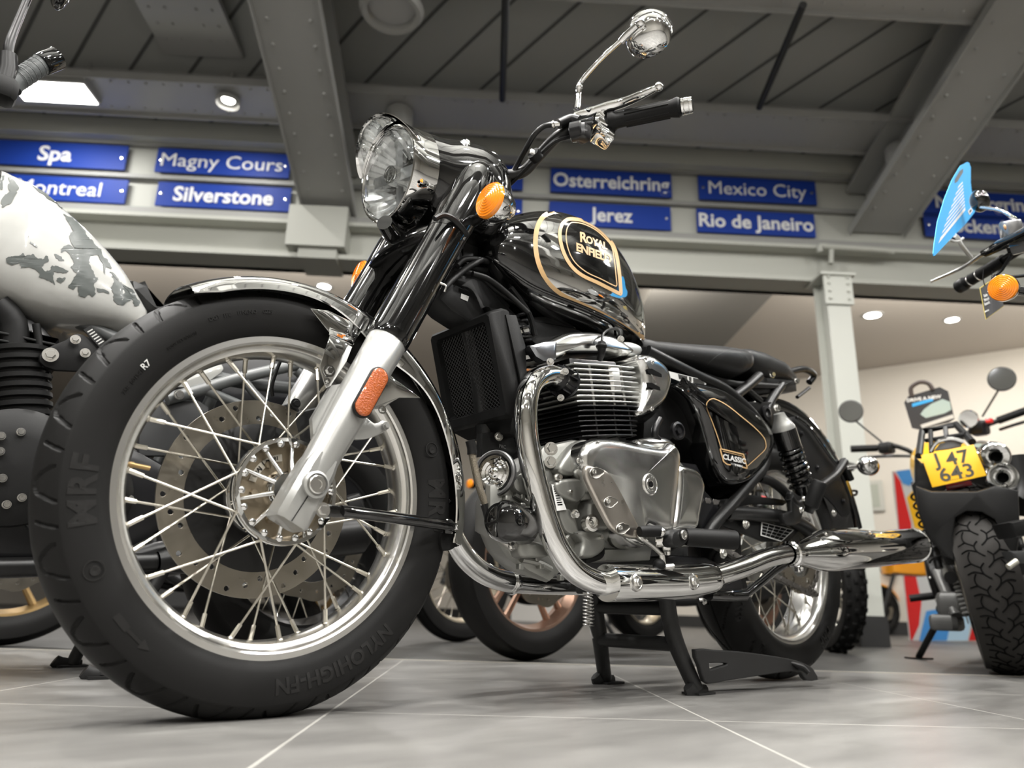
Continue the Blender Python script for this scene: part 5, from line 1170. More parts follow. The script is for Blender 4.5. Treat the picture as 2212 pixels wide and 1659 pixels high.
# air box and dark mass behind engine and panel
mb = MB(); mb.plate(sm(qs(CS, [(150, 300), (420, 330), (620, 470), (800, 700), (700, 1000), (520, 1150), (420, 900), (300, 800), (180, 880), (60, 900), (40, 700), (150, 600)], -.085), 2), (0, .15, 0), .012); mb.build('air_box', MBLACK, BK)
mb = MB(); mb.plate(qs(CS, [(240, 980), (420, 1000), (560, 1260), (640, 1330), (700, 1480), (560, 1530), (460, 1500), (400, 1300), (430, 1100)], -.095), (0, .14, 0), .01); mb.tube(qs(CS, [(150, 680), (120, 740), (115, 800), (140, 830)], -.15), .008, 10, 4); mb.build('rear_engine_cover', HBLACK, BK)
mb = MB(); mb.plate(qs(CT, [(620, 1150), (900, 1130), (1300, 1290), (1300, 1330), (1100, 1310), (900, 1350), (700, 1420), (620, 1350)], -.06), (0, .12, 0), .01); mb.tube(qs(CT, [(450, 880), (620, 1120), (680, 1330)], -.075), .006, 8, 4); mb.build('under_tank_cover', MBLACK, BK)
# ------------------------------------------------------------------ swing arm, shock, rear mudguard
mb = MB(); mb.tube([P(1568, 1108, -.105), P(1600, 1109, -.105), P(1640, 1112, -.105), P(1695, 1118, -.105), P(1740, 1140, -.108), P(1775, 1180, -.11)], [.017, .018, .018, .019, .02, .02], 16, 4)
mb.tube([P(1640, 1032, -.112), P(1665, 1040, -.115), P(1690, 1058, -.118), P(1708, 1082, -.12), P(1715, 1105, -.12)], .0125, 14, 5); mb.tube([Vector((1.12, -.11, .41)), Vector((1.12, .11, .41))], .028, 20, 1); mb.tube([Vector((1.12, .105, .41)), Vector((1.475, .105, .3285))], .02, 14, 1)
mb.build('swing_arm', SBLACK, BK)
sh0, sh1 = P(1682, 893, -.140), P(1741, 1082, -.140); sd_ = (sh1-sh0).normalized(); SHL = (sh1-sh0).length
mb = MB(); mb.lathe([(0, .0), (.014, .0), (.017, .012), (.026, .030), (.031, .042), (.031, .052), (.010, .054)], sh0, sd_, 40); SHK = mb.build('shock_absorber', SILVER, BK)
mb = MB(); mb.lathe([(.0325, .046), (.0325, .098), (.022, .100), (.022, SHL-.05), (.026, SHL-.045), (.026, SHL-.01), (.012, SHL), (0, SHL)], sh0, sd_, 40); mb.build('shock_body', GBLACK, SHK)
mb = MB(); u_, v_, _a = basis(sd_); cp = []; turns = 7.5
for k in range(int(turns*22)+1):
    a = 2*PI*k/22; f_ = k/(turns*22); cp.append(sh0+sd_*(.100+(SHL-.135)*f_**1.15)+(u_*math.cos(a)+v_*math.sin(a))*.0285)
mb.tube(cp, .0055, 8, 1); mb.build('shock_spring', GBLACK, SHK)
mb = MB(); mb.lathe([(.0175, .15), (.0175, SHL-.03)], sh0, sd_, 30); mb.build('shock_tube', mat('shock_tube_steel', (.16, .16, .16), .25, .8), SHK)
MB().bolt(P(1677, 882, -.150), (-.2, -1, 0), .009, .008, 1.4).build('shock_bolt', ZINC, SHK)
def rdrop(a): return .035
mb = MB(); fender(mb, Vector((1.484, 0, .335)), 142, 14, .445, .086, .03, 80, rdrop); RM_ = mb.build('rear_mudguard', GBLACK, BK, 60)
mb = MB(); mb.plate(sm(qs(CS, [(1060, 700), (1120, 660), (1200, 690), (1300, 800), (1380, 920), (1430, 1040), (1480, 1180), (1510, 1260), (1512, 1365), (1460, 1380), (1400, 1300), (1300, 1210), (1200, 1200), (1130, 1000), (1080, 850)], -.088), 2), (0, .006, 0), .003)
RV = mb.build('inner_mudguard', MBLACK, BK)
mb = MB(); mb.tube(qs(CS, [(1130, 670), (1220, 740), (1310, 860), (1380, 960), (1420, 1010)], -.098), .005, 8, 5); mb.build('mudguard_moulding', GBLACK, RV)
for X, Y in ((1165, 785), (1280, 1030), (1465, 1270), (1395, 1355)): MB().bolt(q(CS, X, Y, -.091), (0, -1, 0), .006 if Y < 1300 else .008, .005, 1.5, socket=True).build('mudguard_bolt', ZINC if Y > 1300 else HBLACK, RV)
mb = MB(); mb.tube(qs(CS, [(1500, 1195), (1555, 1195), (1562, 1208), (1550, 1225), (1500, 1225)], -.06), .004, 8, 3); mb.build('plate_hook', HBLACK, RV)
mb = MB(); mb.plate(qs(CS, [(1440, 1080), (1470, 1150), (1478, 1180), (1452, 1120)], -.07), (0, .12, 0), .001); mb.build('number_plate_edge', YELLOW, BK)
mb = MB(); mb.tube(qs(CS, [(1460, 970), (1485, 1030), (1505, 1080), (1520, 1115)], -.095), .0105, 12, 4); mb.build('mudguard_tail', MBLACK, RM_)
mb = MB(); mb.tube([P(1748, 838, -.03), P(1722, 858, -.03)], .006, 8, 1); mb.build('lamp_wire', SBLACK, RM_)
# passenger footrest with hanger loop
mb = MB(); mb.tube(qs(CS, [(1080, 1240), (1120, 1290), (1180, 1260), (1320, 1150), (1400, 1090), (1440, 1040), (1475, 985)], -.142), [.012, .012, .0125, .0125, .0125, .012, .012], 14, 4)
mb.plate(sm(qs(CS, [(1090, 1215), (1110, 1200), (1150, 1230), (1200, 1240), (1190, 1300), (1160, 1420), (1090, 1445), (1050, 1430), (1040, 1360), (1100, 1340)], -.15), 2), (0, .016, 0), .004); HG = mb.build('footrest_hanger', SBLACK, BK)
mb = MB(); pa, pb_ = q(CS, 1215, 1350, -.175), q(CS, 1300, 1125, -.215); mb.tube([pa, pa.lerp(pb_, .12), pa.lerp(pb_, .2), pa.lerp(pb_, .95), pb_], [.012, .013, .0195, .0195, .0165], 18, 1); mb.build('passenger_footrest', MBLACK, HG)
for X, Y in ((1160, 1332), (1180, 1255), (768, 1435)): MB().bolt(q(CS, X, Y, -.172), (0, -1, 0), .0075, .005, 1.3, socket=True).build('hanger_bolt', ZINC, HG)
# tail indicator
c_ = q(CS, 1640, 1015, -.155); mb = MB(); mb.tube([q(CS, 1495, 1028, -.11), q(CS, 1560, 1020, -.135)], .0075, 12, 1); TI = mb.build('indicator_stalk', CHROME, BK)
MB().ball(c_, .030, (1.25, 1, 1), 28).build('tail_indicator_body', CHROME, TI)
MB().lathe([(.028, .022), (.024, .034), (.012, .040), (0, .041)], c_, (1, .1, 0), 30).build('tail_indicator_lens', AMBER, TI)
# ------------------------------------------------------------------ rear wheel and drive
hr = .056
rr_p = [(-hr, .2425), (-hr, .2290), (-hr+.003, .2250), (-hr+.012, .2238), (-hr+.018, .2200), (-hr+.022, .2120), (-.016, .2090), (.016, .2090), (hr-.022, .2120), (hr-.018, .2200), (hr-.012, .2238), (hr-.003, .2250), (hr, .2290), (hr, .2425), (hr-.004, .2425), (hr-.006, .2330), (.016, .2170), (-.016, .2170), (-hr+.006, .2330), (-hr+.004, .2425)]
RW = MB().lathe([(r, y) for y, r in rr_p], RC, (0, 1, 0), 112, closed=True).build('rear_wheel', RIM, BK)
RW['label'] = 'spoked rear wheel with wide satin alloy rim'
prof_r = [(-.051, .2325), (-.060, .2365), (-.068, .250), (-.0705, .265), (-.0695, .280), (-.0665, .2890)]
arc = [(-.0665+.133*k/34, .2890+(.3265-.2890)*(1-abs(-1+2*k/34)**2.2)) for k in range(1, 34)]
prof_r = prof_r+arc+[(-a, b) for a, b in prof_r[::-1]]
per2 = 2*PI*.32/14
tyre('tyre', RC, prof_r, 900, tread(per2, [([(.005, .008), (.05, .030), (.085, .056)], True), ([(.02, .050), (.06, .063)], True), ([(-.01, .0), (.16, .0)], False)], .0055, .004, .32, .0665, .284), RW)
mb = MB()
def fnr(x, y, z):
    rad = .2635+y; a = R(305)-x/.2635; return Vector((RC.x+rad*math.cos(a), RC.y-.0700-(z+.5)*.001, RC.z+rad*math.sin(a)))
text_map(mb, 'MRF', fnr, .036, cuts=3, bold=.001, space=1.1); mb.build('sidewall_lettering', LETTER, RW)
mb = MB(); mb.lathe([(0, -.07), (.030, -.07), (.034, -.05), (.075, -.045), (.078, -.038), (.040, -.030), (.036, .03), (.075, .04), (.075, .046), (0, .05)], RC, (0, 1, 0), 48); mb.build('hub_barrel', CAST, RW)
for k in range(36):
    a = R(10*k+4); near = k % 2 == 0; sgn = 1 if (k % 4) in (0, 1) else -1; ra = a+sgn*R(34)
    A = RC+Vector((.211*math.cos(a), -.012 if near else .012, .211*math.sin(a))); B = RC+Vector((.074*math.cos(ra), -.042 if near else .042, .074*math.sin(ra))); d = (B-A).normalized()
    mb = MB(); mb.tube([A+d*.012, B], .0019, 6, 1); mb.tube([A-d*.002, A+d*.022], .0038, 6, 1); mb.ball(A, .0058, seg=8); mb.build('spoke', SPOKE, RW)
mb = MB(); o_ = []
for k in range(38):
    for da, rr_ in ((-.35, .097), (-.18, .1045), (.18, .1045), (.35, .097)): a = 2*PI*(k+da)/38; o_.append((rr_*math.cos(a), rr_*math.sin(a)))
holed(o_, [circ(0, 0, .062, 36)]+[circ(.078*math.cos(2*PI*k/6), .078*math.sin(2*PI*k/6), .009, 14) for k in range(6)], .007, .0005, RC+Vector((0, -.088, 0)), (1, 0, 0), (0, 0, 1), mb); mb.build('sprocket', DISC, BK, 15)
mb = MB(); mb.lathe([(.058, -.082), (.066, -.082), (.066, -.05), (.0, -.05)], RC, (0, 1, 0), 36); mb.build('sprocket_carrier', CAST, RW)
CHN = mat('chain_steel', (.22, .21, .20), .38, .8)
fs = Vector((.93, -.088, .39)); pts = []
for k in range(13): a = R(92-180*k/12) if False else R(80-155*k/12); pts.append(RC+Vector((.101*math.cos(a), -.088, .101*math.sin(a))))
lo_ = pts[-1]; path = spline([fs+Vector((0, 0, .035))]+pts+[fs+Vector((.0, 0, -.035))], 8)
L_ = [0]
for a_, b_ in zip(path[:-1], path[1:]): L_.append(L_[-1]+(b_-a_).length)
def at_len(l):
    i = min(max(int(np.searchsorted(L_, l))-1, 0), len(path)-2); t = (l-L_[i])/max(1e-6, L_[i+1]-L_[i]); return path[i].lerp(path[i+1], t), (path[i+1]-path[i]).normalized()
mb = MB(); l = 0; kk = 0
while l < L_[-1]-.016:
    p, d = at_len(l+.008); rot_ = Matrix((d, Vector((0, 1, 0)), d.cross(Vector((0, 1, 0))))).transposed()
    yo = .007 if kk % 2 else .0045
    for sg in (-1, 1): mb.box(p+Vector((0, sg*yo, 0)), (.0185, .002, .0135), rot_, .0008)
    mb.tube([p-d*.008-Vector((0, .0085, 0)), p-d*.008+Vector((0, .0085, 0))], .0045, 8, 1); l += .0159; kk += 1
mb.build('drive_chain', CHN, BK)
mb = MB(); mb.plate(sm(qs(CS, [(620, 1290), (760, 1220), (900, 1240), (1050, 1260), (1040, 1300), (880, 1290), (760, 1300), (640, 1340)], -.10), 2), (0, .012, 0), .003); mb.build('chain_guard', MBLACK, BK)
mb = MB(); mb.plate(qs(CS, [(560, 1390), (700, 1370), (1040, 1440), (1150, 1480), (1080, 1560), (900, 1560), (700, 1480), (580, 1440)], -.10), (0, .012, 0), .004); CGD = mb.build('lower_rear_cover', MBLACK, BK)
lp = qs(CS, [(878, 1418), (1112, 1475), (1020, 1560), (872, 1515)], -.1025); mb = MB(); mb.plate(lp, (0, -.0008, 0)); PLT = mb.build('data_plate', WHITEP, CGD)
mb = MB()
for i in range(5):
    for j in range(4):
        f_ = lambda a, b: lp[0].lerp(lp[1], a).lerp(lp[3].lerp(lp[2], a), b)
        a0, a1, b0, b1 = .03+.19*i, .03+.19*i+.175, .06+.225*j, .06+.225*j+.19
        mb.add([f_(*t)+Vector((0, -.0014, 0)) for t in ((a0, b0), (a1, b0), (a1, b1), (a0, b1))], [[0, 1, 2, 3]])
mb.build('data_plate_cells', DARK, PLT)
# ------------------------------------------------------------------ centre stand and foot controls
SB = mat('black_stand_paint', (.012, .012, .012), .5)
mb = MB()
nl = [Vector((.862, -.105, .20)), Vector((.872, -.105, .15)), Vector((.885, -.108, .105)), Vector((.905, -.118, .055)), Vector((.925, -.128, .010))]
fl_ = [Vector((p.x, -p.y, p.z)) for p in nl]
for l in (nl, fl_): mb.tube(l, [.018, .018, .0185, .017, .016], 16, 4)
mb.tube([Vector((.868, -.105, .172)), Vector((.868, .105, .172))], .0145, 14, 1); mb.tube([Vector((.885, -.108, .100)), Vector((.885, .108, .100))], .0155, 14, 1)
mb.box((.84, 0, .215), (.07, .23, .03), None, .006)
for sg in (-1, 1):
    f = Vector((.936, .130*sg, 0)); mb.loft([[f+Vector((dx, dy*sg, z)) for dx, dy in ((-.030, -.026), (.034, -.024), (.036, .014), (-.030, .018))] for z in (.0005, .005)])
    mb.tube([f+Vector((-.040, 0, .020)), f+Vector((-.026, 0, .006)), f+Vector((.02, 0, .004))], [.009, .011, .008], 10, 4, flat=1.9)
CST = mb.build('centre_stand', SB, BK)
tg = [(818, 780), (930, 783), (1080, 792), (1230, 812), (1370, 835), (1450, 858), (1500, 885), (1520, 915), (1532, 945), (1470, 948), (1445, 915), (1430, 900), (1380, 893), (1280, 905), (1150, 925), (1000, 948), (890, 966), (862, 930), (842, 860)]
tz = [q(CL, X, Y, -.150) for X, Y in tg]; slot = [q(CL, X, Y, -.150) for X, Y in ((890, 850), (905, 843), (985, 843), (1003, 852), (1000, 868), (960, 880), (905, 897), (895, 890))]
mb = MB(); holed([(p.x, p.z) for p in sm(tz, 2)][::-1], [[(p.x, p.z) for p in sm(slot, 2)]], .012, .003, Vector((0, -.150, 0)), (1, 0, 0), (0, 0, 1), mb)
mb.tube([q(CL, 1380, 850, -.150), q(CL, 1450, 875, -.165), q(CL, 1495, 915, -.18)], [.008, .014, .010], 10, 3, flat=.5); mb.build('stand_lever', SB, CST, 20)
mb = MB(); pp = []
for k in range(110): a = 2*PI*k/11; pp.append(Vector((.80+.012*math.cos(a), .065+.012*math.sin(a), .205-.075*k/110)))
mb.tube(pp, .0016, 6, 1); mb.tube([Vector((.80, .065, .135)), Vector((.82, .07, .105))], .002, 6, 1); mb.build('stand_spring', ZINC, CST)
mb = MB(); mb.tube(qp(CL, [(850, 480, -.10), (880, 480, -.11), (885, 495, -.115), (875, 500, -.115)]), .004, 8, 2); mb.build('stand_hook', ZINC, CST)
# footrest
mb = MB(); pa, pb_ = q(CL, 770, 110, -.222), q(CL, 1068, 128, -.285); mb.tube([pa, pa.lerp(pb_, .08), pa.lerp(pb_, .5), pa.lerp(pb_, .96), pb_], [.0165, .0185, .0190, .0195, .0180], 18, 1); FT = mb.build('footrest', MBLACK, BK)
mb = MB(); mb.plate(sm(qs(CL, [(700, 80), (740, 60), (785, 72), (795, 100), (770, 150), (720, 170), (690, 140)], -.235), 3), (0, .03, 0), .005); mb.tube([q(CL, 745, 120, -.21), q(CL, 690, 150, -.17), q(CL, 640, 180, -.11)], .013, 14, 3); mb.build('footrest_bracket', SBLACK, FT)
MB().bolt(q(CL, 754, 97, -.237), (0, -1, 0), .0095, .003, 0, socket=True).build('footrest_pin', ZINC, FT)
mb = MB(); mb.tube(qp(CL, [(495, 78, -.20), (540, 75, -.205), (600, 76, -.21), (628, 78, -.212)]), [.010, .0115, .0115, .010], 14, 3); GL = mb.build('gear_pedal_rubber', MBLACK, BK)
mb = MB(); mb.ball(q(CL, 625, 80, -.215), .0095); mb.tube(qp(CL, [(625, 80, -.21), (632, 110, -.205), (655, 160, -.20), (660, 210, -.195)]), .0065, 10, 3)
mb.tube(qp(CL, [(495, 70, -.19), (500, 110, -.19), (560, 155, -.19), (600, 190, -.19), (628, 215, -.192)]), .0045, 8, 4); mb.lathe([(.011, -.010), (.0135, -.008), (.0135, .008), (.011, .010)], q(CL, 618, 130, -.20), (.6, -.7, .1), 20); mb.lathe([(.0135, -.008), (.0165, -.006), (.0165, .006), (.0135, .008)], q(CL, 650, 148, -.20), (.6, -.7, .1), 20); mb.build('gear_pedal', ZINC, GL)
mb = MB(); mb.tube(qp(CL, [(628, 215, -.205), (636, 260, -.205), (642, 290, -.205)]), .0055, 8, 3); mb.tube(qp(CL, [(640, 286, -.205), (690, 282, -.21)]), .0065, 8, 1); mb.build('gear_linkage', ZINC, GL)
mb = MB(); mb.ball(q(CL, 612, 275, -.20), .0125, (1, 1, 1)); mb.build('linkage_boot', MBLACK, GL)
for X, Y, y in ((1043, 160, -.20), (985, 205, -.15), (1118, 34, -.11)): MB().bolt(q(CL, X, Y, y), (0, -1, 0), .0095, .006, 1.3).build('footrest_bolt', ZINC, FT)
mb = MB(); mb.tube(qp(CL, [(1120, 450, -.14), (1200, 385, -.15), (1290, 310, -.165), (1350, 270, -.18)]), .010, 12, 4); mb.tube(qp(CL, [(900, 450, -.12), (1000, 455, -.12), (1120, 450, -.14)]), .014, 12, 3); mb.build('silencer_hanger', GBLACK, BK)
mb = MB(); mb.box((.98, 0, .225), (.30, .16, .05), None, .012); mb.plate(qs(CL, [(300, 250), (700, 215), (900, 230), (1100, 330), (1120, 440), (900, 470), (700, 330), (320, 300)], -.07), (0, .12, 0), .008); mb.build('lower_frame_cover', HBLACK, BK)
# ================================================================== the other motorcycles
class Bike:
    """A whole motorcycle heading -X in its own frame (front axle over the origin), set down by G."""
    def __init__(s, loc, yaw, label, group='other motorcycles on show', lean=0.0, **o):
        s.G = Matrix.Translation(Vector(loc)) @ Matrix.Rotation(yaw, 4, 'Z') @ Matrix.Rotation(lean, 4, 'X'); s.o = o
        wb = o.get('wb', 1.44); s.wb = wb
        s.root = empty('motorcycle', s.G @ Vector((wb/2, 0, 0)), label, 'motorcycle', group)
    def b(s, name, mb, m, parent=None, ang=38):
        mb.v = [s.G @ p for p in mb.v]; return mb.build(name, m, parent or s.root, ang)
    def wheel(s, name, x, Rt, w, Rr, rim, cast=False, tyre_m=RUBBER, disc=True, knob=0, side=-1, dr=.15, simple=False):
        c = Vector((x, 0, Rt)); hw = w*.36
        mb = MB(); mb.lathe([(Rr, -hw), (Rr-.016, -hw+.003), (Rr-.022, -hw*.5), (Rr-.03, 0), (Rr-.022, hw*.5), (Rr-.016, hw-.003), (Rr, hw), (Rr-.006, hw-.002), (Rr-.012, 0), (Rr-.006, -hw+.002)], c, (0, 1, 0), 64, closed=True); W = s.b(name, mb, rim)
        P_ = [(Rr-.008, -hw), (Rr+.012, -w*.455), (Rr+.03, -w*.5), ((Rt+Rr)/2+.018, -w*.49)]
        for k in range(1, 14): y = -.47+.94*k/14; P_.append((Rt-(Rt-Rr)*.36*abs(y/.47)**2.1, y*w))
        P_ += [((Rt+Rr)/2+.018, w*.49), (Rr+.03, w*.5), (Rr+.012, w*.455), (Rr-.008, hw)]
        mb = MB(); mb.lathe(P_, c, (0, 1, 0), 96)
        if knob:
            n = knob
            for k in range(n):
                for j, yy in enumerate((-.40, -.16, .10, .36)):
                    a = 2*PI*(k+.5*(j % 2))/n; d = Vector((math.cos(a), 0, math.sin(a))); tt = Vector((-math.sin(a), 0, math.cos(a)))
                    rr_ = Rt-(Rt-Rr)*.36*abs(yy/.47)**2.1
                    mb.box(c+d*(rr_+.002)+Vector((0, yy*w, 0)), (.022, w*.17, .016), Matrix((tt, Vector((0, 1, 0)), d)).transposed(), .002)
        s.b('tyre', mb, tyre_m, W)
        mb = MB(); mb.lathe([(0, -.06), (.035, -.058), (.045, -.03), (.032, 0), (.045, .03), (.035, .058), (0, .06)], c, (0, 1, 0), 24); s.b('hub', mb, s.o.get('hub_m', SBLACK), W)
        if cast:
            for k in range(5):
                a = 2*PI*k/5+.3; d = Vector((math.cos(a), 0, math.sin(a))); t = Vector((-math.sin(a), 0, math.cos(a))); mb = MB()
                for sg in (-1, 1): mb.tube([c+d*.035+t*.02*sg, c+d*.12+t*.03*sg, c+d*(Rr-.02)+t*.035*sg], [.013, .010, .013], 8, 3)
                s.b('spoke', mb, rim, W)
        else:
            for k in range(28 if not simple else 18):
                n_ = 28 if not simple else 18
                a = 2*PI*k/n_; sg = 1 if k % 4 < 2 else -1; yy = -.04 if k % 2 else .04; ra = a+sg*.6
                mb = MB(); mb.tube([c+Vector(((Rr-.024)*math.cos(a), 0, (Rr-.024)*math.sin(a))), c+Vector((.04*math.cos(ra), yy, .04*math.sin(ra)))], .0021, 5, 1); s.b('spoke', mb, SPOKE, W)
        if disc:
            mb = MB(); hl = [circ(dr*.86*math.cos(2*PI*k/18), dr*.86*math.sin(2*PI*k/18), .005, 8) for k in range(18)]
            wav = [((dr+.004*math.cos(9*t))*math.cos(t), (dr+.004*math.cos(9*t))*math.sin(t)) for t in [2*PI*k/108 for k in range(108)]]
            holed(wav, [circ(0, 0, dr*.70, 40)]+hl, .005, .0004, c+Vector((0, side*(.065+w*.1), 0)), (1, 0, 0), (0, 0, 1), mb); s.b('brake_disc', mb, DISC, W, 15)
            mb = MB(); mb.lathe([(dr*.72, side*(.062+w*.1)), (.05, side*.06)], c, (0, 1, 0), 30); s.b('disc_carrier', mb, s.o.get('carrier_m', SBLACK), W)
            mb = MB(); a = R(s.o.get('cal', 40)); mb.box(c+Vector((dr*.92*math.cos(a), side*(.07+w*.1), dr*.92*math.sin(a))), (.06, .06, .10), Matrix.Rotation(-a+.3, 3, 'Y'), .010); s.b('brake_caliper', mb, s.o.get('cal_m', SBLACK), W)
        return W
    def build(s):
        o = s.o; wb = s.wb; Rf = o.get('Rf', .325); Rr_ = o.get('Rr', .32); wf = o.get('wf', .105); wr = o.get('wr', .145)
        rim = o.get('rim', SBLACK); cast = o.get('cast', False); tank = o.get('tank', GBLACK); kn = o.get('knob', 0)
        s.wheel('front_wheel', 0, Rf, wf, Rf-.085, rim, cast, knob=kn); s.wheel('rear_wheel', wb, Rr_, wr, Rr_-.09, rim, cast, knob=kn)
        fd = Vector((.42, 0, .907)).normalized(); f = lambda t, y: Vector((0, y, Rf))+fd*t
        for y in (-.105, .105):
            mb = MB(); mb.tube([f(-.05, y), f(.02, y), f(.29, y), f(.295, y)], [.024, .029, .031, .026], 16, 1); F = s.b('fork_slider', mb, o.get('slider', SBLACK))
            mb = MB(); mb.tube([f(.29, y), f(.66, y)], o.get('tube_r', .022), 16, 1); s.b('fork_tube', mb, o.get('ftube', SBLACK))
        mb = MB(); mb.box(f(.50, 0), (.07, .27, .035), Matrix.Rotation(R(-24.8), 3, 'Y'), .008); mb.box(f(.665, 0), (.07, .27, .03), Matrix.Rotation(R(-24.8), 3, 'Y'), .008); s.b('fork_yoke', mb, SBLACK)
        cF = Vector((0, 0, Rf)); mb = MB(); fender(mb, cF, 118, 20 if not o.get('short') else 60, Rf+.022, wf*.58, .03, 36, lambda a: .012); s.b('front_mudguard', mb, o.get('fend', tank), None, 60)
        hl = f(.60, 0)+Vector((-.10, 0, 0)); mb = MB(); mb.lathe([(0, .06), (.05, .058), (.085, .03), (.092, 0), (.085, -.004), (0, .0)], hl, (1, 0, -.06), 32); H = s.b('headlamp', mb, o.get('lampm', SBLACK))
        mb = MB(); mb.lathe([(.084, -.004), (.05, -.014), (0, -.018)], hl, (1, 0, -.06), 32); s.b('headlamp_lens', mb, mat('lamp_glass', (.6, .62, .64), .06, .7, coat=1) if 'lamp_glass' not in bpy.data.materials else bpy.data.materials['lamp_glass'], H)
        # frame, engine
        mb = MB(); fr_ = o.get('frame', SBLACK)
        for y in (-.04, .04): mb.tube([Vector((.24, y*.3, .90)), Vector((.36, y, .62)), Vector((.42, y*2, .30)), Vector((.70, y*2.6, .24)), Vector((1.0, y*2.6, .40))], .017, 10, 4); mb.tube([Vector((.26, y*.3, .88)), Vector((.7, y*2, .78)), Vector((1.05, y*2.8, .70)), Vector((1.42, y*2.6, .74))], .016, 10, 4); mb.tube([Vector((1.0, y*2.6, .40)), Vector((1.08, y*2.8, .70))], .015, 10, 1); mb.tube([Vector((1.02, y*2.8, .46)), Vector((1.36, y*2.6, .74))], .012, 10, 1)
        s.b('frame', mb, fr_)
        mb = MB()
        for y in (-.11, .11): mb.tube([Vector((1.0, y, .39)), Vector((wb, y*.98, Rr_))], .022, 12, 1)
        s.b('swing_arm', mb, fr_)
        em = o.get('engine', SBLACK)
        out = [(.42, .36), (.46, .28), (.62, .22), (.86, .23), (1.0, .32), (1.0, .44), (.86, .50), (.62, .50), (.46, .46)]
        mb = MB(); mb.plate(spline([Vector((x, -.15, z)) for x, z in out], 3, True), (0, .30, 0), .03); E_ = s.b('engine_crankcase', mb, em)
        for y in (-1, 1):
            mb = MB(); cc = Vector((.80, .15*y, .37)); mb.lathe([(.11, -.01), (.11, .02), (.095, .034), (.03, .04), (0, .04)], cc, (0, y, 0), 36); s.b('engine_cover', mb, o.get('cover', em), E_)
            for k in range(6): MB_ = MB(); a = 2*PI*k/6; s.b('cover_bolt', MB_.bolt(cc+Vector((.102*math.cos(a), .026*y, .102*math.sin(a))), (0, y, 0), .006, .006, 1.3), ZINC, E_)
        mb = MB()
        for k in range(12): mb.plate(spline([Vector((x-.09*k*.0, y, .505+k*.0165)) for x, y in ((.50, -.12), (.56, -.135), (.68, -.135), (.72, -.11), (.72, .11), (.68, .135), (.56, .135), (.50, .12))], 2, True), (0, 0, .005), .001)
        mb.box((.61, 0, .60), (.16, .22, .20)); s.b('cylinder_fins', mb, o.get('cyl', em))
        mb = MB(); mb.plate(spline([Vector((x, -.11, z)) for x, z in ((.50, .70), (.54, .745), (.66, .745), (.72, .70), (.70, .69), (.52, .69))], 3, True), (0, .22, 0), .02); s.b('rocker_cover', mb, em)
        ex = o.get('exh', SBLACK)
        for y in (-1, 1):
            mb = MB(); mb.tube([Vector((.52, .06*y, .58)), Vector((.42, .08*y, .54)), Vector((.40, .10*y, .40)), Vector((.46, .13*y, .26)), Vector((.62, .15*y, .21)), Vector((.98, .17*y, .24))], .020, 14, 5); X_ = s.b('exhaust_header', mb, ex)
            if not o.get('noexh'):
                mb = MB(); mb.lathe([(.022, 0), (.045, .10), (.048, .14), (.048, .50), (.03, .52), (.022, .50), (0, .48)], Vector((.98, .18*y, .24)), (1, .03*y, .20), 28); s.b('silencer', mb, ex)
        if not o.get('notank'):
            X = [.34, .37, .44, .54, .64, .74, .84, .90]; W = [.05, .09, .125, .14, .135, .115, .08, .04]; T_ = [.88, .93, .98, 1.01, 1.00, .95, .87, .82]; B_ = [.84, .80, .77, .76, .76, .765, .775, .79]; lp = []
            for i in range(25):
                x = .34+.56*i/24; w_, zt, zb = (float(np.interp(x, X, v)) for v in (W, T_, B_)); zc = zb+.42*(zt-zb); l = []
                for k in range(28): a = 2*PI*k/28; c_, s_ = math.cos(a), math.sin(a); g = lambda v: math.copysign(abs(v)**.82, v); l.append(Vector((x, w_*g(c_), zc+((zt-zc) if s_ > 0 else (zc-zb))*g(s_))))
                lp.append(l)
            mb = MB(); mb.loft(lp); TK = s.b('fuel_tank', mb, tank, None, 60)
            mb = MB(); mb.lathe([(0, .012), (.026, .010), (.03, 0)], Vector((.56, 0, 1.005)), (0, 0, 1), 20); s.b('filler_cap', mb, CHROME, TK)
        if not o.get('noseat'):
            lp = []
            for i in range(18):
                t = i/17; x = .86+.56*t; w_ = float(np.interp(t, [0, .3, .55, .8, 1], [.07, .13, .14, .12, .07])); k_ = .5 if i in (0, 17) else .88 if i in (1, 16) else 1
                zt = .81+.05*t*t; zb = .735+.04*t; zc = (zt+zb)/2; lp.append([Vector((x, w_*k_*math.copysign(abs(math.cos(2*PI*k/24))**.8, math.cos(2*PI*k/24)), zc+(zt-zb)/2*k_*math.copysign(abs(math.sin(2*PI*k/24))**.8, math.sin(2*PI*k/24)))) for k in range(24)])
            mb = MB(); mb.loft(lp); s.b('seat', mb, o.get('seat', LEATHER), None, 60)
        if not o.get('norear'):
            mb = MB(); fender(mb, Vector((wb, 0, Rr_)), 120, 30, Rr_+.06, wr*.56, .03, 30, lambda a: .02); s.b('rear_mudguard', mb, o.get('fend', tank), None, 60)
            mb = MB(); mb.box((wb+.17, 0, .70), (.05, .08, .06), None, .015); s.b('tail_lamp', mb, RED)
        for y in (-.135, .135):
            mb = MB(); a, b_ = Vector((1.30, y, .71)), Vector((wb-.06, y, Rr_+.04)); mb.tube([a, b_], .014, 10, 1); d = (b_-a).normalized(); u, v, _ = basis(d)
            mb.tube([a+d*(.04+.28*k/90)+(u*math.cos(2*PI*k/12)+v*math.sin(2*PI*k/12))*.026 for k in range(91)], .0045, 6, 1); s.b('shock_absorber', mb, o.get('shock', SBLACK))
        if not o.get('nobars'): s.bars()
        if o.get('stand', True):
            mb = MB(); mb.tube([Vector((.80, -.14, .26)), Vector((.90, -.26, .03))], .012, 10, 1); mb.box((.905, -.265, .012), (.07, .05, .014)); s.b('side_stand', mb, SBLACK)
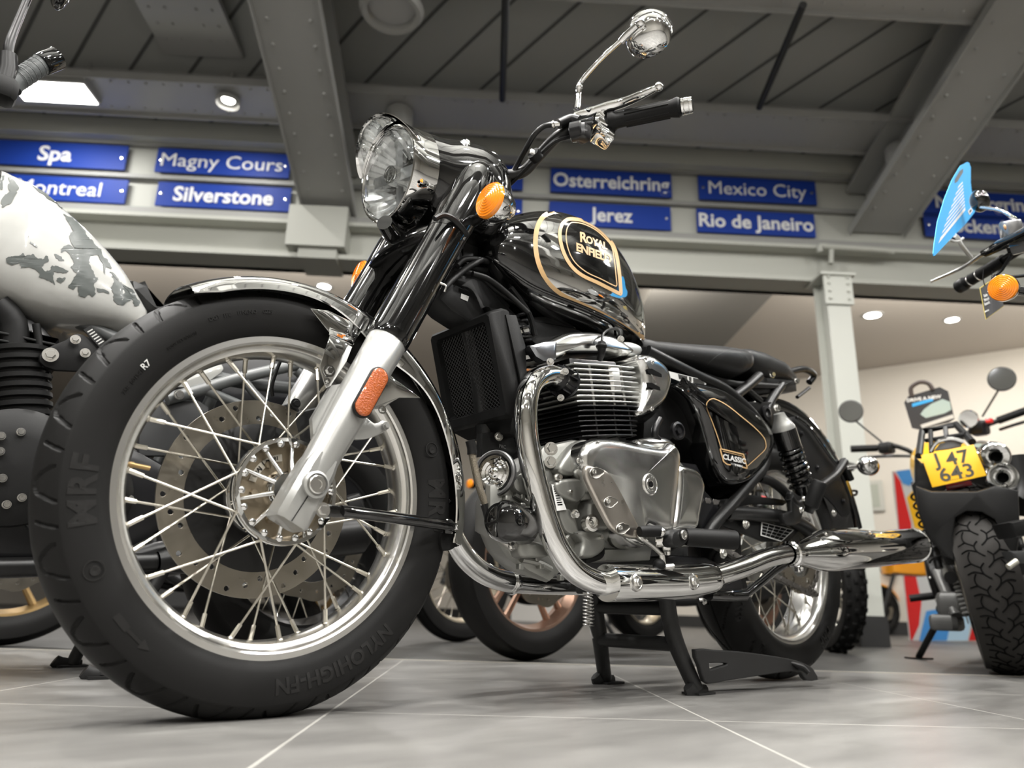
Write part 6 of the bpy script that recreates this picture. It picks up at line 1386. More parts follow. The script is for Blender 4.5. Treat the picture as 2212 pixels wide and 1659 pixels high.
        for y in (-1, 1):
            mb = MB(); mb.tube([Vector((.80, .16*y, .30)), Vector((.81, .28*y, .30))], .016, 10, 1); s.b('footrest', mb, MBLACK)
            if not o.get('noind'):
                c = Vector((.20, .20*y, .84)); mb = MB(); mb.tube([Vector((.24, .11*y, .84)), c], .009, 8, 1); mb.ball(c+Vector((.012, 0, 0)), .028, (.9, 1, 1), 16); I = s.b('indicator_body', mb, o.get('indm', SBLACK)); mb = MB(); mb.lathe([(.027, 0), (.024, .008), (0, .014)], c-Vector((.004, 0, 0)), (-1, 0, 0), 20); s.b('indicator_lens', mb, AMBER, I)
        return s
    def bars(s):
        o = s.o; h = o.get('bh', 1.12); w_ = o.get('bw', .40)
        for y in (-1, 1):
            pts = [Vector((.33, .0, 1.0)), Vector((.33, .06*y, 1.0)), Vector((.34, .14*y, h-.03)), Vector((.42, .25*y, h)), Vector((.50, w_*y, h))]
            mb = MB(); mb.tube(pts, .0112, 12, 5); s.b('handlebar', mb, o.get('barm', SBLACK))
            d = (pts[4]-pts[3]).normalized(); mb = MB(); mb.tube([pts[4]-d*.125, pts[4]-d*.12, pts[4]-d*.01, pts[4]], [.019, .0165, .0168, .019], 14, 1); s.b('grip', mb, MBLACK)
            mb = MB(); mb.tube([pts[3]+Vector((-.03, 0, 0)), pts[3].lerp(pts[4], .5)+Vector((-.065, 0, .01)), pts[4]+Vector((-.06, -.01*y, .015))], [.008, .0075, .006], 10, 4); mb.box(pts[3]+Vector((-.015, 0, 0)), (.05, .05, .04), None, .008); s.b('lever', mb, o.get('levm', SBLACK))
            if o.get('nomir', True): continue
            mc = Vector((.40, (w_+.02)*y, h+.20)); mb = MB(); mb.tube([pts[3], pts[3]+Vector((0, .0, .05)), mc+Vector((.005, -.03*y, -.02))], .0052, 8, 3); s.b('mirror_stem', mb, o.get('mirm', SBLACK))
            mb = MB(); mb.lathe([(0, .018), (.035, .014), (.052, .002), (.052, -.008), (0, -.008)], mc, (-1, .15*y, 0), 30); Mh = s.b('mirror_shell', mb, o.get('mirm', SBLACK)); mb = MB(); mb.lathe([(0, -.0085), (.048, -.0085)], mc, (-1, .15*y, 0), 24); s.b('mirror_face', mb, MIRROR, Mh)
# ---- white bike with grey patches, next in the row (its tank, grip and mirror at the left edge)
WB_ = Bike((-.94, .83, 0), 0, 'white motorcycle with grey patches on its tank, beside the front wheel at the left edge', notank=True, nobars=True, noseat=True, rim=SBLACK, slider=SBLACK, engine=HBLACK, cover=SBLACK, cyl=MBLACK, frame=GREYP, fend=MBLACK, stand=False, wb=1.40, knob=0, wr=.15, hub_m=SBLACK, wf=.11, exh=SBLACK, shock=SBLACK, norear=True)
WB_.build()
WTOP = [(-200, 40), (-100, 45), (0, 66), (60, 92), (130, 128), (240, 180), (370, 262), (480, 368), (600, 478), (720, 590), (830, 700), (930, 820), (1010, 925), (1090, 1060), (1175, 1190), (1185, 1215)]
WBOT = [(-200, 980), (-100, 1050), (0, 1105), (200, 1205), (400, 1272), (550, 1300), (700, 1312), (850, 1325), (950, 1335), (1100, 1330), (1160, 1280), (1185, 1230)]
tp = [q(CW, X, Y, .72) for X, Y in WTOP]; bt = [q(CW, X, Y, .70) for X, Y in WBOT]
xs_ = np.linspace(max(tp[0].x, bt[0].x)-.0, min(tp[-1].x, bt[-1].x)-.002, 46); lp = []
ztab = [(p.x, p.z) for p in tp]; btab = [(p.x, p.z) for p in bt]
for i, x in enumerate(xs_):
    t = i/45; zt, zb = lerp_tab(ztab, x), lerp_tab(btab, x); hwid = float(np.interp(t, [0, .2, .5, .8, .95, 1], [.15, .165, .165, .14, .11, .09])); zc = zb+.45*(zt-zb); l = []
    for k in range(48):
        a = 2*PI*k/48; c_, s_ = math.cos(a), math.sin(a); e_ = .78 if s_ > 0 else .62; y = hwid*math.copysign(abs(c_)**e_, c_)
        if s_ > .0 and s_ < .8: y *= 1-.07*math.sin(PI*s_/.8)*(1-t)      # knee hollow
        l.append(Vector((x, .83+y, zc+((zt+.02-zc) if s_ > 0 else (zc-zb))*math.copysign(abs(s_)**e_, s_))))
    lp.append(l)
mb = MB(); mb.loft(lp); WTK = mb.build('fuel_tank', WHITEB, WB_.root, 60); WTK['label'] = 'white tank with ragged grey patches'
BVW = BVHTree.FromPolygons([tuple(p) for p in mb.v], mb.f)
patches = [[(45, 790), (85, 770), (150, 768), (180, 745), (200, 770), (255, 752), (300, 790), (345, 790), (355, 755), (375, 790), (370, 815), (320, 850), (345, 885), (390, 880), (400, 850), (440, 845), (480, 860), (535, 885), (490, 905), (415, 890), (415, 940), (430, 995), (385, 960), (300, 930), (305, 900), (230, 855), (165, 865), (150, 820), (100, 840), (50, 820)],
           [(490, 440), (560, 470), (600, 500), (640, 550), (665, 580), (680, 620), (720, 650), (745, 690), (790, 720), (800, 770), (840, 800), (870, 865), (830, 855), (815, 910), (800, 830), (760, 760), (700, 770), (690, 830), (720, 880), (740, 930), (770, 950), (730, 990), (745, 1060), (725, 1085), (690, 1070), (660, 1092), (610, 1075), (605, 1000), (565, 1030), (530, 1010), (560, 965), (600, 900), (550, 860), (575, 830), (545, 760), (510, 720), (480, 745), (470, 715), (530, 680), (580, 710), (540, 630), (545, 590), (575, 580), (525, 500)],
           [(870, 920), (920, 965), (960, 990), (1010, 1020), (1050, 1060), (1065, 1100), (1090, 1135), (1080, 1160), (1040, 1155), (1035, 1110), (1000, 1120), (960, 1150), (910, 1140), (880, 1110), (885, 1060), (860, 1020), (890, 970)],
           [(60, 155), (95, 170), (150, 240), (120, 295), (70, 370), (20, 395), (5, 350), (40, 290), (75, 270), (60, 220), (75, 190)], [(0, 135), (35, 140), (20, 200), (15, 260), (0, 235)],
           [(250, 215), (330, 260), (390, 310), (440, 350), (500, 395), (480, 405), (420, 350), (350, 300), (270, 240)], [(420, 755), (465, 770), (500, 810), (455, 805)], [(440, 945), (500, 935), (510, 955), (480, 980), (450, 970)], [(745, 1015), (800, 1025), (850, 1050), (845, 1065), (790, 1050), (755, 1045)], [(850, 890), (900, 920), (940, 980), (990, 1020), (1040, 1090), (1020, 1080), (960, 1000), (890, 930)]]
for pts in patches:
    rng = random.Random(len(pts)*7+int(pts[0][0])); fine = []
    for i in range(len(pts)):
        a, b_ = pts[i], pts[(i+1) % len(pts)]
        for k in range(4): t = k/4; fine.append((a[0]+(b_[0]-a[0])*t+(rng.uniform(-7, 7) if k else 0), a[1]+(b_[1]-a[1])*t+(rng.uniform(-7, 7) if k else 0)))
    from mathutils.geometry import tessellate_polygon
    bm = bmesh.new(); vs = [bm.verts.new((x, y, 0)) for x, y in fine]
    for tri in tessellate_polygon([[Vector((x, y, 0)) for x, y in fine]]):
        try: bm.faces.new([vs[i] for i in tri])
        except ValueError: pass
    bmesh.ops.subdivide_edges(bm, edges=bm.edges[:], cuts=2, use_grid_fill=True)
    bm.verts.index_update(); mb = MB(); mb.add([drape(CW[0]+v.co.x/CW[2], CW[1]+v.co.y/CW[2], .0012, BVW) for v in bm.verts], [[v.index for v in f.verts] for f in bm.faces]); bm.free()
    mb.build('tank_patch', CAMO, WTK, 80)
sp = [q(CW, X, Y, .80) for X, Y in ((1020, 935), (1080, 945), (1130, 970), (1180, 1020), (1250, 1090), (1400, 1180), (1400, 1240), (1200, 1250), (1130, 1180), (1070, 1050))]; mb = MB(); mb.plate(sm(sp, 2), (0, .2, 0), .03); mb.build('seat', LEATHER, WB_.root, 60)
mb = MB(); mb.tube([P(-60, 225, .36), P(0, 195, .36), P(35, 175, .37)], .0125, 12, 2); mb.build('handlebar', SBLACK, WB_.root)
mb = MB(); mb.tube([P(22, 185, .37), P(30, 178, .37), P(88, 140, .38), P(92, 138, .38)], [.021, .0185, .0185, .021], 20, 1)
for k in range(5): a_ = P(40+10*k, 172-7*k, .37); mb.lathe([(.0188, -.001), (.0195, 0), (.0188, .001)], a_, P(92, 138, .38)-P(30, 178, .37), 20)
mb.build('grip', mat('worn_grip_rubber', (.045, .05, .05), .5), WB_.root)
mb = MB(); mb.tube([P(90, 139, .38), P(96, 136, .38), P(122, 126, .385), P(126, 124, .385)], [.0205, .0215, .0215, .015], 20, 1); mb.build('bar_end_weight', GBLACK, WB_.root)
mb = MB(); mb.tube([P(12, 175, .36), P(18, 150, .36), P(18, 118, .36)], [.016, .016, .0145], 14, 1); mb.tube([P(18, 120, .36), P(20, 95, .36), P(32, 62, .37), P(58, 0, .385), P(78, -50, .39)], [.009, .0085, .0075, .007, .007], 12, 4); mb.build('mirror_stem', SBLACK, WB_.root)
mb = MB(); mb.ball(P(132, -18, .40), .036, (.5, 1, 1.05), 24); mb.build('mirror_shell', GBLACK, WB_.root)
mb = MB(); mb.box(P(6, 196, .36), (.045, .05, .045), None, .010); mb.tube([P(-5, 212, .36), P(28, 216, .37)], .006, 8, 1); mb.build('switch_block', MBLACK, WB_.root)
# its black engine side seen left of the tyre: barrel, round cover, bracket with bolts, sticker
mb = MB(); b0, b1 = P(48, 925, .72), P(42, 770, .72); dd = (b1-b0).normalized(); prf = []
for k in range(9): prf += [(.050, .02*k), (.058, .02*k+.003), (.058, .02*k+.012), (.050, .02*k+.015)]
mb.lathe(prf, b0, dd, 40); mb.tube([P(28, 760, .72), P(26, 700, .72), P(-10, 660, .72)], .03, 16, 3); mb.tube([P(90, 780, .70), P(78, 700, .70)], .008, 10, 1); mb.build('engine_barrel', MBLACK, WB_.root)
mb = MB(); cc = P(30, 1010, .66); mb.lathe([(.12, .0), (.118, .02), (.10, .035), (.06, .042), (0, .044)], cc, (-.2, -1, 0), 48); RCV = mb.build('engine_cover', MBLACK, WB_.root)
for u, v in ((45, 933), (2, 942), (0, 975), (5, 1033), (14, 1090), (47, 1075)): MB().bolt(P(u, v, .615), (0, -1, 0), .0065, .006, 1.3, socket=True).build('cover_bolt', ZINC, RCV)
mb = MB(); mb.plate(sm([P(u, v, .66) for u, v in ((85, 780), (95, 755), (140, 735), (160, 722), (178, 722), (215, 745), (235, 790), (200, 800), (120, 800))], 2), (0, .012, 0), .003); BRK = mb.build('engine_bracket', MBLACK, WB_.root)
for u, v, r in ((109, 767, .0135), (163, 734, .009), (184, 763, .009)): MB().bolt(P(u, v, .652), (-.2, -1, 0), r*.75, .010, 1.55).build('bracket_bolt', ZINC, BRK)
mb = MB(); lpq = [P(u, v, .655) for u, v in ((180, 712), (196, 703), (232, 742), (216, 752))]; mb.plate(lpq, (0, .004, 0)); ST_ = mb.build('frame_sticker', SBLACK, WB_.root)
mb = MB()
for k in range(6): mb.add([lpq[0].lerp(lpq[3], .15+.13*k).lerp(lpq[1].lerp(lpq[2], .15+.13*k), t_)+Vector((0, -.001, 0)) for t_ in (.15, .85)]+[lpq[0].lerp(lpq[3], .20+.13*k).lerp(lpq[1].lerp(lpq[2], .20+.13*k), t_)+Vector((0, -.001, 0)) for t_ in (.85, .15)], [[0, 1, 2, 3]])
mb.build('sticker_print', mat('sticker_print', (.5, .5, .48), .5), ST_)
# grey sub-frame tubes and panels seen through the spokes
mb = MB()
for pts, r in (([(360, 862), (430, 843), (524, 815), (678, 781), (800, 762)], .015), ([(432, 838), (512, 872), (590, 905)], .012), ([(521, 812), (545, 845), (570, 870), (600, 900)], .011), ([(640, 800), (700, 860), (760, 940)], .013)): mb.tube([P(u, v, .68) for u, v in pts], r, 12, 4)
mb.build('sub_frame', GREYP, WB_.root)
MB().bolt(P(386, 853, .66), (0, -1, 0), .010, .008, 1.2).build('frame_bolt', ZINC, WB_.root)
mb = MB(); mb.plate(sm([P(u, v, .70) for u, v in ((375, 832), (420, 800), (470, 785), (482, 792), (478, 805), (430, 835), (385, 836))], 2), (0, .01, 0), .003); mb.build('side_panel', WHITEB, WB_.root)
mb = MB(); mb.plate([P(u, v, .69) for u, v in ((300, 868), (430, 864), (452, 880), (450, 905), (400, 930), (360, 985), (300, 985))], (0, .02, 0), .005); mb.build('lower_panel', DGREY, WB_.root)
mb = MB(); mb.plate(sm([P(u, v, .78) for u, v in ((380, 800), (520, 760), (800, 740), (900, 860), (860, 1040), (700, 1120), (560, 1130), (420, 1040))], 2), (0, .1, 0), .02); mb.build('air_box', HBLACK, WB_.root)
for f_, fp in (((155, 1441), -.02), ((224, 1466), 0)):
    mb = MB(); p = PZ(*f_); mb.loft([[p+Vector((dx, dy, z)) for dx, dy in ((-.035, -.022), (.03, -.022), (.03, .022), (-.035, .022))] for z in (.0005, .006)]); mb.tube([p+Vector((-.04, 0, .016)), p+Vector((-.02, 0, .006)), p+Vector((.02, 0, .005))], [.008, .010, .007], 10, 3, flat=1.7); mb.tube([p+Vector((0, 0, .006)), p+Vector((.02, 0, .07)), p+Vector((.10, 0, .26))], .015, 12, 2); mb.build('stand_leg', SB, WB_.root)
# ---- further bikes behind, nose to tail in the rows
OLIVE = mat('dark_green_tank', (.02, .03, .025), .3, coat=.5)
Bike((1.31, .82, 0), 0, 'dark motorcycle behind the engine, sports tyre and copper coloured front rim under the exhaust pipe', cast=True, rim=WARM, wf=.125, tank=OLIVE, cal=20, wr=.17, bh=1.04, wb=1.36).build()
Bike((1.93, 2.0, 0), 0, 'black motorcycle further back, pale spoked front wheel showing beside the front tyre', rim=mat('pale_gold_rim', (.62, .55, .42), .35, .8), tank=GBLACK, bh=1.02).build()
Bike((-.05, 1.90, 0), 0, 'dark motorcycle with a gold wheel and wavy brake disc low at the left edge', cast=True, rim=BRASS, wf=.12, tank=mat('dark_blue_tank', (.015, .02, .035), .3, coat=.5), carrier_m=BRASS, wb=1.27, bh=1.02, norear=True).build()
kp = PZ(1806, 1410)
KB = Bike((kp.x, kp.y, 0), R(48), 'trail motorcycle with a knobbly front tyre behind the rear wheel', rim=SBLACK, knob=30, tank=mat('silver_tank', (.35, .36, .37), .3, .5), Rf=.34, short=True, bh=1.05, noind=True); KB.build()
# ---- scrambler with the yellow plate, rear towards the camera
RWc = PZ(2196, 1458); hd_ = Vector((math.cos(R(19)), math.sin(R(19)), 0)); yaw_ = math.atan2(-hd_.y, -hd_.x)
wb_ = 1.44
orig = RWc+hd_*wb_
SCR = Bike((orig.x, orig.y, 0), yaw_, 'black scrambler with yellow plate J47 643 and twin silencers, seen from behind at the right', lean=R(8), noexh=True, norear=True, rim=SBLACK, wr=.17, Rr=.335, tank=YELLOW if False else mat('yellow_tank', (.80, .45, .02), .3, coat=.6), noind=True, nobars=True, bh=1.16, bw=.42, stand=False, noseat=True, knob=0)
SCR.o['x'] = 1
SCR.build()
for ch in SCR.root.children:
    if ch.name.startswith('rear_wheel'):
        for g in ch.children:
            if g.name.startswith('tyre'): g.data.materials[0] = mat('dusty_tyre_rubber', (.030, .028, .026), .6, spec=.25)
b = SCR.b
# blocky tread pattern on the rear tyre
mb = MB(); c = Vector((wb_, 0, .335)); n = 30
def tr(a, y): return c+Vector((math.cos(a), 0, math.sin(a)))*(.3364-.0333*abs(y/.080)**2.1)+Vector((0, y, 0))
for k in range(n):
    a0 = 2*PI*k/n
    for sg in (1, -1):
        o_ = .0 if sg == 1 else PI/n
        for l in ([(.00, .0), (.05, .018), (.11, .022), (.15, .010)], [(.05, .018), (.08, .042), (.06, .062)], [(.11, .022), (.16, .044), (.22, .048), (.27, .04)], [(.16, .044), (.14, .066)]):
            mb.tube([tr(a0+o_+da, y*sg) for da, y in l], .0022, 5, 3)
b('tread_groove', mb, DARK)
# bars drawn from the photo: left grip, right grip, mirrors
def sp3(u, v, d): return CAMP+ray(u, v).normalized()*d
dB = 4.45
Gi = SCR.G.inverted()
mb = MB(); mb.tube([sp3(1838, 970, dB-.02), sp3(1895, 968, dB)], .019, 12, 1); L1 = mb.build('grip', MBLACK, SCR.root)
mb = MB(); mb.tube([sp3(1895, 968, dB), sp3(1925, 962, dB), sp3(1960, 972, dB), sp3(1990, 985, dB), sp3(2060, 960, dB), sp3(2090, 935, dB), sp3(2140, 915, dB), sp3(2160, 908, dB)], .012, 10, 4); mb.box(sp3(1915, 968, dB), (.07, .07, .06), None, .012); mb.box(sp3(2115, 925, dB), (.09, .08, .07), None, .015); mb.build('handlebar', SBLACK, SCR.root)
MB().box(sp3(2137, 909, dB-.05), (.03, .03, .025), None, .006).build('stop_switch', RED, SCR.root)
mb = MB(); mb.tube([sp3(2155, 909, dB), sp3(2235, 880, dB)], .019, 12, 1); mb.build('grip', MBLACK, SCR.root)
MB().tube([sp3(2160, 928, dB-.05), sp3(2190, 918, dB-.08), sp3(2235, 905, dB-.05)], .008, 8, 3).build('lever', HBLACK, SCR.root)
mb = MB(); mb.tube([sp3(1870, 988, dB-.05), sp3(1920, 985, dB-.06), sp3(1970, 985, dB-.03)], .008, 8, 3); mb.build('lever', HBLACK, SCR.root)
for (mu, mv, su, sv, nm) in ((1838, 889, 1905, 955, 'l'), (2164, 819, 2122, 900, 'r')):
    mb = MB(); mb.tube([sp3(mu+(4 if nm == 'l' else -2), mv+15, dB), sp3(su, sv, dB)], .005, 8, 1); mb.build('mirror_stem', SBLACK, SCR.root)
    mb = MB(); nrm = (CAMP-sp3(mu, mv, dB)).normalized(); mb.lathe([(0, -.02), (.04, -.015), (.062, 0), (.062, .006), (.058, .007), (0, .006)], sp3(mu, mv, dB), nrm+Vector((0, 0, .25)), 36); ms = mb.build('mirror_shell', SBLACK, SCR.root)
    MB().lathe([(0, .0075), (.057, .0075)], sp3(mu, mv, dB), nrm+Vector((0, 0, .25)), 30).build('mirror_face', MIRROR, ms)
mb = MB(); mb.lathe([(0, .02), (.04, .02), (.045, .0), (.03, -.03), (0, -.03)], sp3(2092, 905, dB-.1), (CAMP-sp3(2092, 905, dB)).normalized(), 24); mb.build('speedometer', CHROME, SCR.root)
# tail: rack frame, lamp, plate, guard
dT = 3.02; toC = (CAMP-sp3(2060, 1000, dT)).normalized(); TR = Vector((-RB.x*0+RA.x, RA.y, 0)).normalized(); TR = (TR-toC*TR.dot(toC)).normalized(); TU = toC.cross(TR)
mb = MB(); mb.tube([sp3(1985, 985, dT), sp3(1992, 932, dT+.12), sp3(2065, 917, dT+.12), sp3(2100, 955, dT)], .013, 10, 1)
for u0, v0, u1, v1 in ((2010, 930, 2012, 980), (2042, 924, 2046, 962), (2000, 952, 2085, 938)): mb.tube([sp3(u0, v0, dT+.10), sp3(u1, v1, dT+.03)], .008, 8, 1)
mb.build('tail_rack', SBLACK, SCR.root)
mb = MB(); mb.tube([sp3(2010, 975, dT+.02), sp3(2025, 955, dT+.02), sp3(2055, 948, dT+.02), sp3(2082, 955, dT+.02)], .008, 8, 4); mb.build('tail_lamp_hoop', CHROME, SCR.root)
mb = MB(); mb.plate([sp3(u, v, dT+.02) for u, v in ((2016, 975), (2030, 958), (2058, 950), (2078, 958), (2075, 968))], -toC*.02, .004); mb.build('tail_lamp', mat('smoked_tail_lens', (.14, .14, .145), .15, coat=1), SCR.root)
pl = [sp3(1989, 983, dT-.02), sp3(2103, 960, dT-.02), sp3(2131, 1027, dT-.05), sp3(2014, 1053, dT-.05)]
pX = (pl[1]-pl[0]).normalized(); pN = pX.cross((pl[0]-pl[3]).normalized()); pY = pN.cross(pX)
mb = MB(); mb.plate(inset(pl, pN, 0), -pN*.004, .001); PLTE = mb.build('number_plate', YELLOW, SCR.root)
INK = mat('plate_ink', (.03, .03, .02), .5)
pc_ = sum(pl, Vector())/4; pc_ = pc_ if True else pc_
# lettering follows the plate's slanted edges
def plate_text(t, fu, fv, size):
    v, f = text_data(t, 1.0, 1.0, bold=.016, space=1.05); xs = [p.x for p in v]; ys = [p.y for p in v]; x0 = (max(xs)+min(xs))/2; y0 = (max(ys)+min(ys))/2; k = size
    W_ = (pl[1]-pl[0]); H_ = (pl[3]-pl[0]); o_ = pl[0]+W_*fu+H_*fv; mb = MB()
    mb.add([o_+W_*((p.x-x0)*k*1.12)-H_*((p.y-y0)*k*1.45)+pN*(.0012+p.z*.0006) for p in v], f); mb.build('plate_lettering', INK, PLTE)
plate_text('J', .235, .29, .37); plate_text('47', .635, .28, .37); plate_text('643', .515, .70, .38)
mb = MB(); W_ = pl[1]-pl[0]; H_ = pl[3]-pl[0]; o_ = pl[0]+W_*.5+H_*.90
for k in range(12): p = o_+W_*(-.22+.04*k); mb.add([p+pN*.0015, p+W_*.02+pN*.0015, p+W_*.02-H_*.02+pN*.0015, p-H_*.02+pN*.0015], [[0, 1, 2, 3]])
mb.build('plate_small_print', INK, PLTE)
mb = MB(); mb.plate([sp3(u, v, dT+.0) for u, v in ((2042, 1047), (2098, 1038), (2101, 1048), (2046, 1060))], -toC*.012, .003); mb.build('rear_reflector', mat('dark_red_reflector', (.30, .02, .03), .2, coat=1), SCR.root)
mb = MB(); mb.plate([sp3(u, v, dT+.06) for u, v in ((1975, 985), (1990, 1000), (2095, 1000), (2150, 1010), (2170, 1150), (2130, 1180), (2010, 1150), (1985, 1110), (1968, 1048), (1974, 1040))], -toC*.05, .01); mb.build('rear_mudguard', SBLACK, SCR.root)
mb = MB(); mb.plate([sp3(u, v, dT-.13) for u, v in ((1978, 1050), (2012, 1062), (2110, 1062), (2150, 1050), (2200, 1060), (2204, 1150), (2196, 1200), (2178, 1190), (2163, 1150), (2148, 1122), (2120, 1106), (2088, 1104), (2064, 1118), (2058, 1160), (2062, 1210), (2040, 1200), (2006, 1160), (1984, 1110))], -toC*.05, .006); mb.build('inner_mudguard', SBLACK, SCR.root)
for (u, v, r) in ((2150, 986, .048), (2166, 1031, .050)):
    c0 = sp3(u, v, dT-.02); ax = (toC*.9+TU*-.05+TR*.1).normalized(); mb = MB(); mb.lathe([(.017, -.02), (.017, .008), (.022, .008), (.024, .0), (.040, .004), (r-.004, .002), (r, -.006), (r, -.06), (r*.9, -.30), (0, -.32)], c0, ax, 40); sl2 = mb.build('silencer', CHROME, SCR.root)
    mb = MB(); mb.lathe([(0, -.015), (.017, -.015)], c0, ax, 20); mb.build('silencer_bore', DARK, sl2)
mb = MB(); mb.tube([sp3(2180, 990, dT+.1), sp3(2200, 1060, dT+.08), sp3(2190, 1090, dT+.05)], .055, 20, 3); mb.build('silencer_shroud', SBLACK, SCR.root)
mb = MB(); d0 = PZ(1985, 1424); mb.tube([d0+Vector((0, 0, .01)), sp3(2035, 1325, 3.75)], .014, 12, 1); mb.loft([[d0+RA*dx+RB*dy+Vector((0, 0, z)) for dx, dy in ((-.05, -.03), (.05, -.03), (.05, .03), (-.05, .03))] for z in (.001, .008)]); mb.build('side_stand', SBLACK, SCR.root)
mb = MB(); a, b_ = sp3(2068, 1240, dT+.3), sp3(2095, 1325, dT+.3); d = (b_-a).normalized(); u_, v_, _ = basis(d); L = (b_-a).length
mb.tube([a+d*(L*k/100)+(u_*math.cos(2*PI*k/11)+v_*math.sin(2*PI*k/11))*.022 for k in range(101)], .005, 6, 1); mb.build('shock_spring', mat('grey_spring', (.32, .32, .31), .35, .5), SCR.root)
mb = MB(); mb.tube([sp3(2025, 1235, dT+.5), sp3(2048, 1290, dT+.4), sp3(2065, 1330, dT+.35)], .02, 10, 3); mb.box(sp3(2060, 1305, dT+.4), (.10, .10, .09), None, .02); mb.box(sp3(2045, 1345, dT+.4), (.10, .10, .06), None, .015); mb.build('engine_side', mat('grey_engine_paint', (.16, .16, .155), .4, .5), SCR.root)
# seat of the next bike, cropped by the right edge, with its peg
mb = MB(); mb.plate([PB(u, v, 2.2) for u, v in ((2185, 1128), (2230, 1118), (2240, 1155), (2200, 1160))], RB*.1, .012); NB = mb.build('footrest_hanger', SBLACK)
tag(NB, 'dark bracket with a pale peg, cut off by the right edge beside the scrambler', 'bracket')
mb = MB(); mb.tube([PB(2178, 1225, 2.2), PB(2196, 1212, 2.2)], .009, 12, 1); mb.build('peg', mat('pale_peg', (.62, .60, .52), .35, .5), NB)
mb = MB(); mb.plate([PB(u, v, 2.22) for u, v in ((2182, 1190), (2240, 1188), (2240, 1215), (2200, 1218))], RB*.05, .01); mb.build('hanger_plate', DGREY, NB)
# black hanging card on the scrambler's bars
ck = [sp3(u, v, dB-.25) for u, v in ((1953, 870), (1962, 856), (2030, 836), (2048, 845), (2062, 905), (2050, 913), (1985, 928), (1970, 925))]
cN = (ck[2]-ck[0]).cross(ck[6]-ck[0]).normalized();
if cN.dot(toC) < 0: cN = -cN
mb = MB(); mb.plate(ck, -cN*.003); CARD = mb.build('hanging_card', mat('black_card', (.045, .045, .048), .5)); tag(CARD, 'black hanging card with a pale car picture above the yellow plate', 'card')
mb = MB(); mb.tube([sp3(u, v, dB-.25) for u, v in ((1970, 856), (1968, 838), (1985, 826), (2005, 828), (2015, 842))], .011, 8, 4); mb.build('card_hook', mat('card_hook_brown', (.07, .055, .05), .5), CARD)
cX = (ck[3]-ck[1]).normalized(); cY = cN.cross(cX)
if cY.z < 0: cY = -cY
mb = MB(); text(mb, 'DRIVE A NEW', sp3(1996, 861, dB-.25)+cN*.002, cX, cY, .022, .001, width=.15, bold=.001); mb.build('card_lettering', WHITEP, CARD)
mb = MB(); mb.add([sp3(u, v, dB-.25)+cN*.002 for u, v in ((1970, 872), (2015, 860), (2016, 866), (1971, 879))], [[0, 1, 2, 3]]); mb.build('card_stripe', SKY, CARD)
mb = MB(); mb.add([sp3(u, v, dB-.25)+cN*.002 for u, v in ((1988, 895), (1996, 884), (2012, 872), (2036, 862), (2052, 868), (2055, 885), (2040, 893), (2000, 903))], [[0, 1, 2, 3, 4, 5, 6, 7]]); mb.build('card_car_print', mat('card_car_green', (.42, .52, .49), .5), CARD)
mb = MB(); mb.add([sp3(u, v, dB-.25)+cN*.0022 for u, v in ((1988, 918), (2058, 895), (2061, 903), (1992, 925))], [[0, 1, 2, 3]]); mb.build('card_band', mat('card_white_band', (.6, .6, .58), .5), CARD)
# ---- next bike on the right: bars, reservoir, mirror and indicator come into the picture
RBK = Bike((1.23, -.925, 0), R(-5), 'black motorcycle outside the right edge, its bars and amber indicator reaching into the picture', nobars=True, noind=True, tank=GBLACK, rim=RIM, slider=SILVER, exh=CHROME, tube_r=.036, ftube=GBLACK, fend=CHROME, engine=CAST, stand=False); RBK.build()
rt = RBK.root; Z0 = 1.112
def hz(u, v, dz=0.0): return PZ(u, v, Z0+dz)
def hl_(x, y, z): return RBK.G @ Vector((x, y, z))
ge, gi = hz(2085, 612), hz(2172, 560, .006); gd = (gi-ge).normalized()
mb = MB(); mb.tube([ge, gi, hz(2215, 536, .004), hl_(.40, .20, 1.085), hl_(.365, .12, 1.05), hl_(.352, .05, 1.03), hl_(.352, -.05, 1.03), hl_(.365, -.12, 1.05), hl_(.40, -.20, 1.085), hl_(.50, -.28, 1.115), hl_(.60, -.42, 1.112)], .0118, 12, 4); mb.build('handlebar', SBLACK, rt)
mb = MB(); mb.tube([hl_(.352, -.06, 1.03), hl_(.352, .06, 1.03)], .02, 12, 1); mb.box(hl_(.345, 0, 1.0), (.05, .12, .07), None, .01); mb.build('handlebar_clamp', SBLACK, rt)
mb = MB(); mb.tube([ge+gd*.004, ge+gd*.010, gi-gd*.012, gi-gd*.004], [.016, .0168, .0168, .0165], 20, 1); mb.build('grip', MBLACK, rt)
mb = MB(); mb.tube([ge-gd*.028, ge-gd*.025, ge-gd*.002, ge+gd*.004], [.013, .0195, .0200, .017], 24, 1); mb.build('bar_end_weight', SBLACK, rt)
for k in (.022, .055): MB().lathe([(.0172, -.002), (.0180, 0), (.0172, .002)], ge+gd*k, gd, 20).build('grip_tie', ZINC, rt)
mb = MB(); mb.tube([hz(2010, 608, .03), hz(2016, 606, .03), hz(2050, 592, .03), hz(2085, 575, .03), hz(2118, 552, .03), hz(2140, 538, .03)], [.0075, .0048, .0055, .0065, .0075, .008], 14, 4, flat=.75); mb.build('brake_lever', mat('pale_lever', (.70, .70, .68), .25, .9), rt)
mb = MB(); mb.tube([hz(2128, 548, .03), hz(2160, 530, .03), hz(2200, 512, .03), hz(2240, 490, .03)], [.010, .015, .017, .017], 14, 3); mb.tube([hz(2122, 547, .03), hz(2130, 543, .03)], .0078, 12, 1); mb.box(hz(2205, 530, .015), (.05, .06, .04), Matrix.Rotation(R(-25), 3, 'Y'), .010); mb.build('master_cylinder', GBLACK, rt)
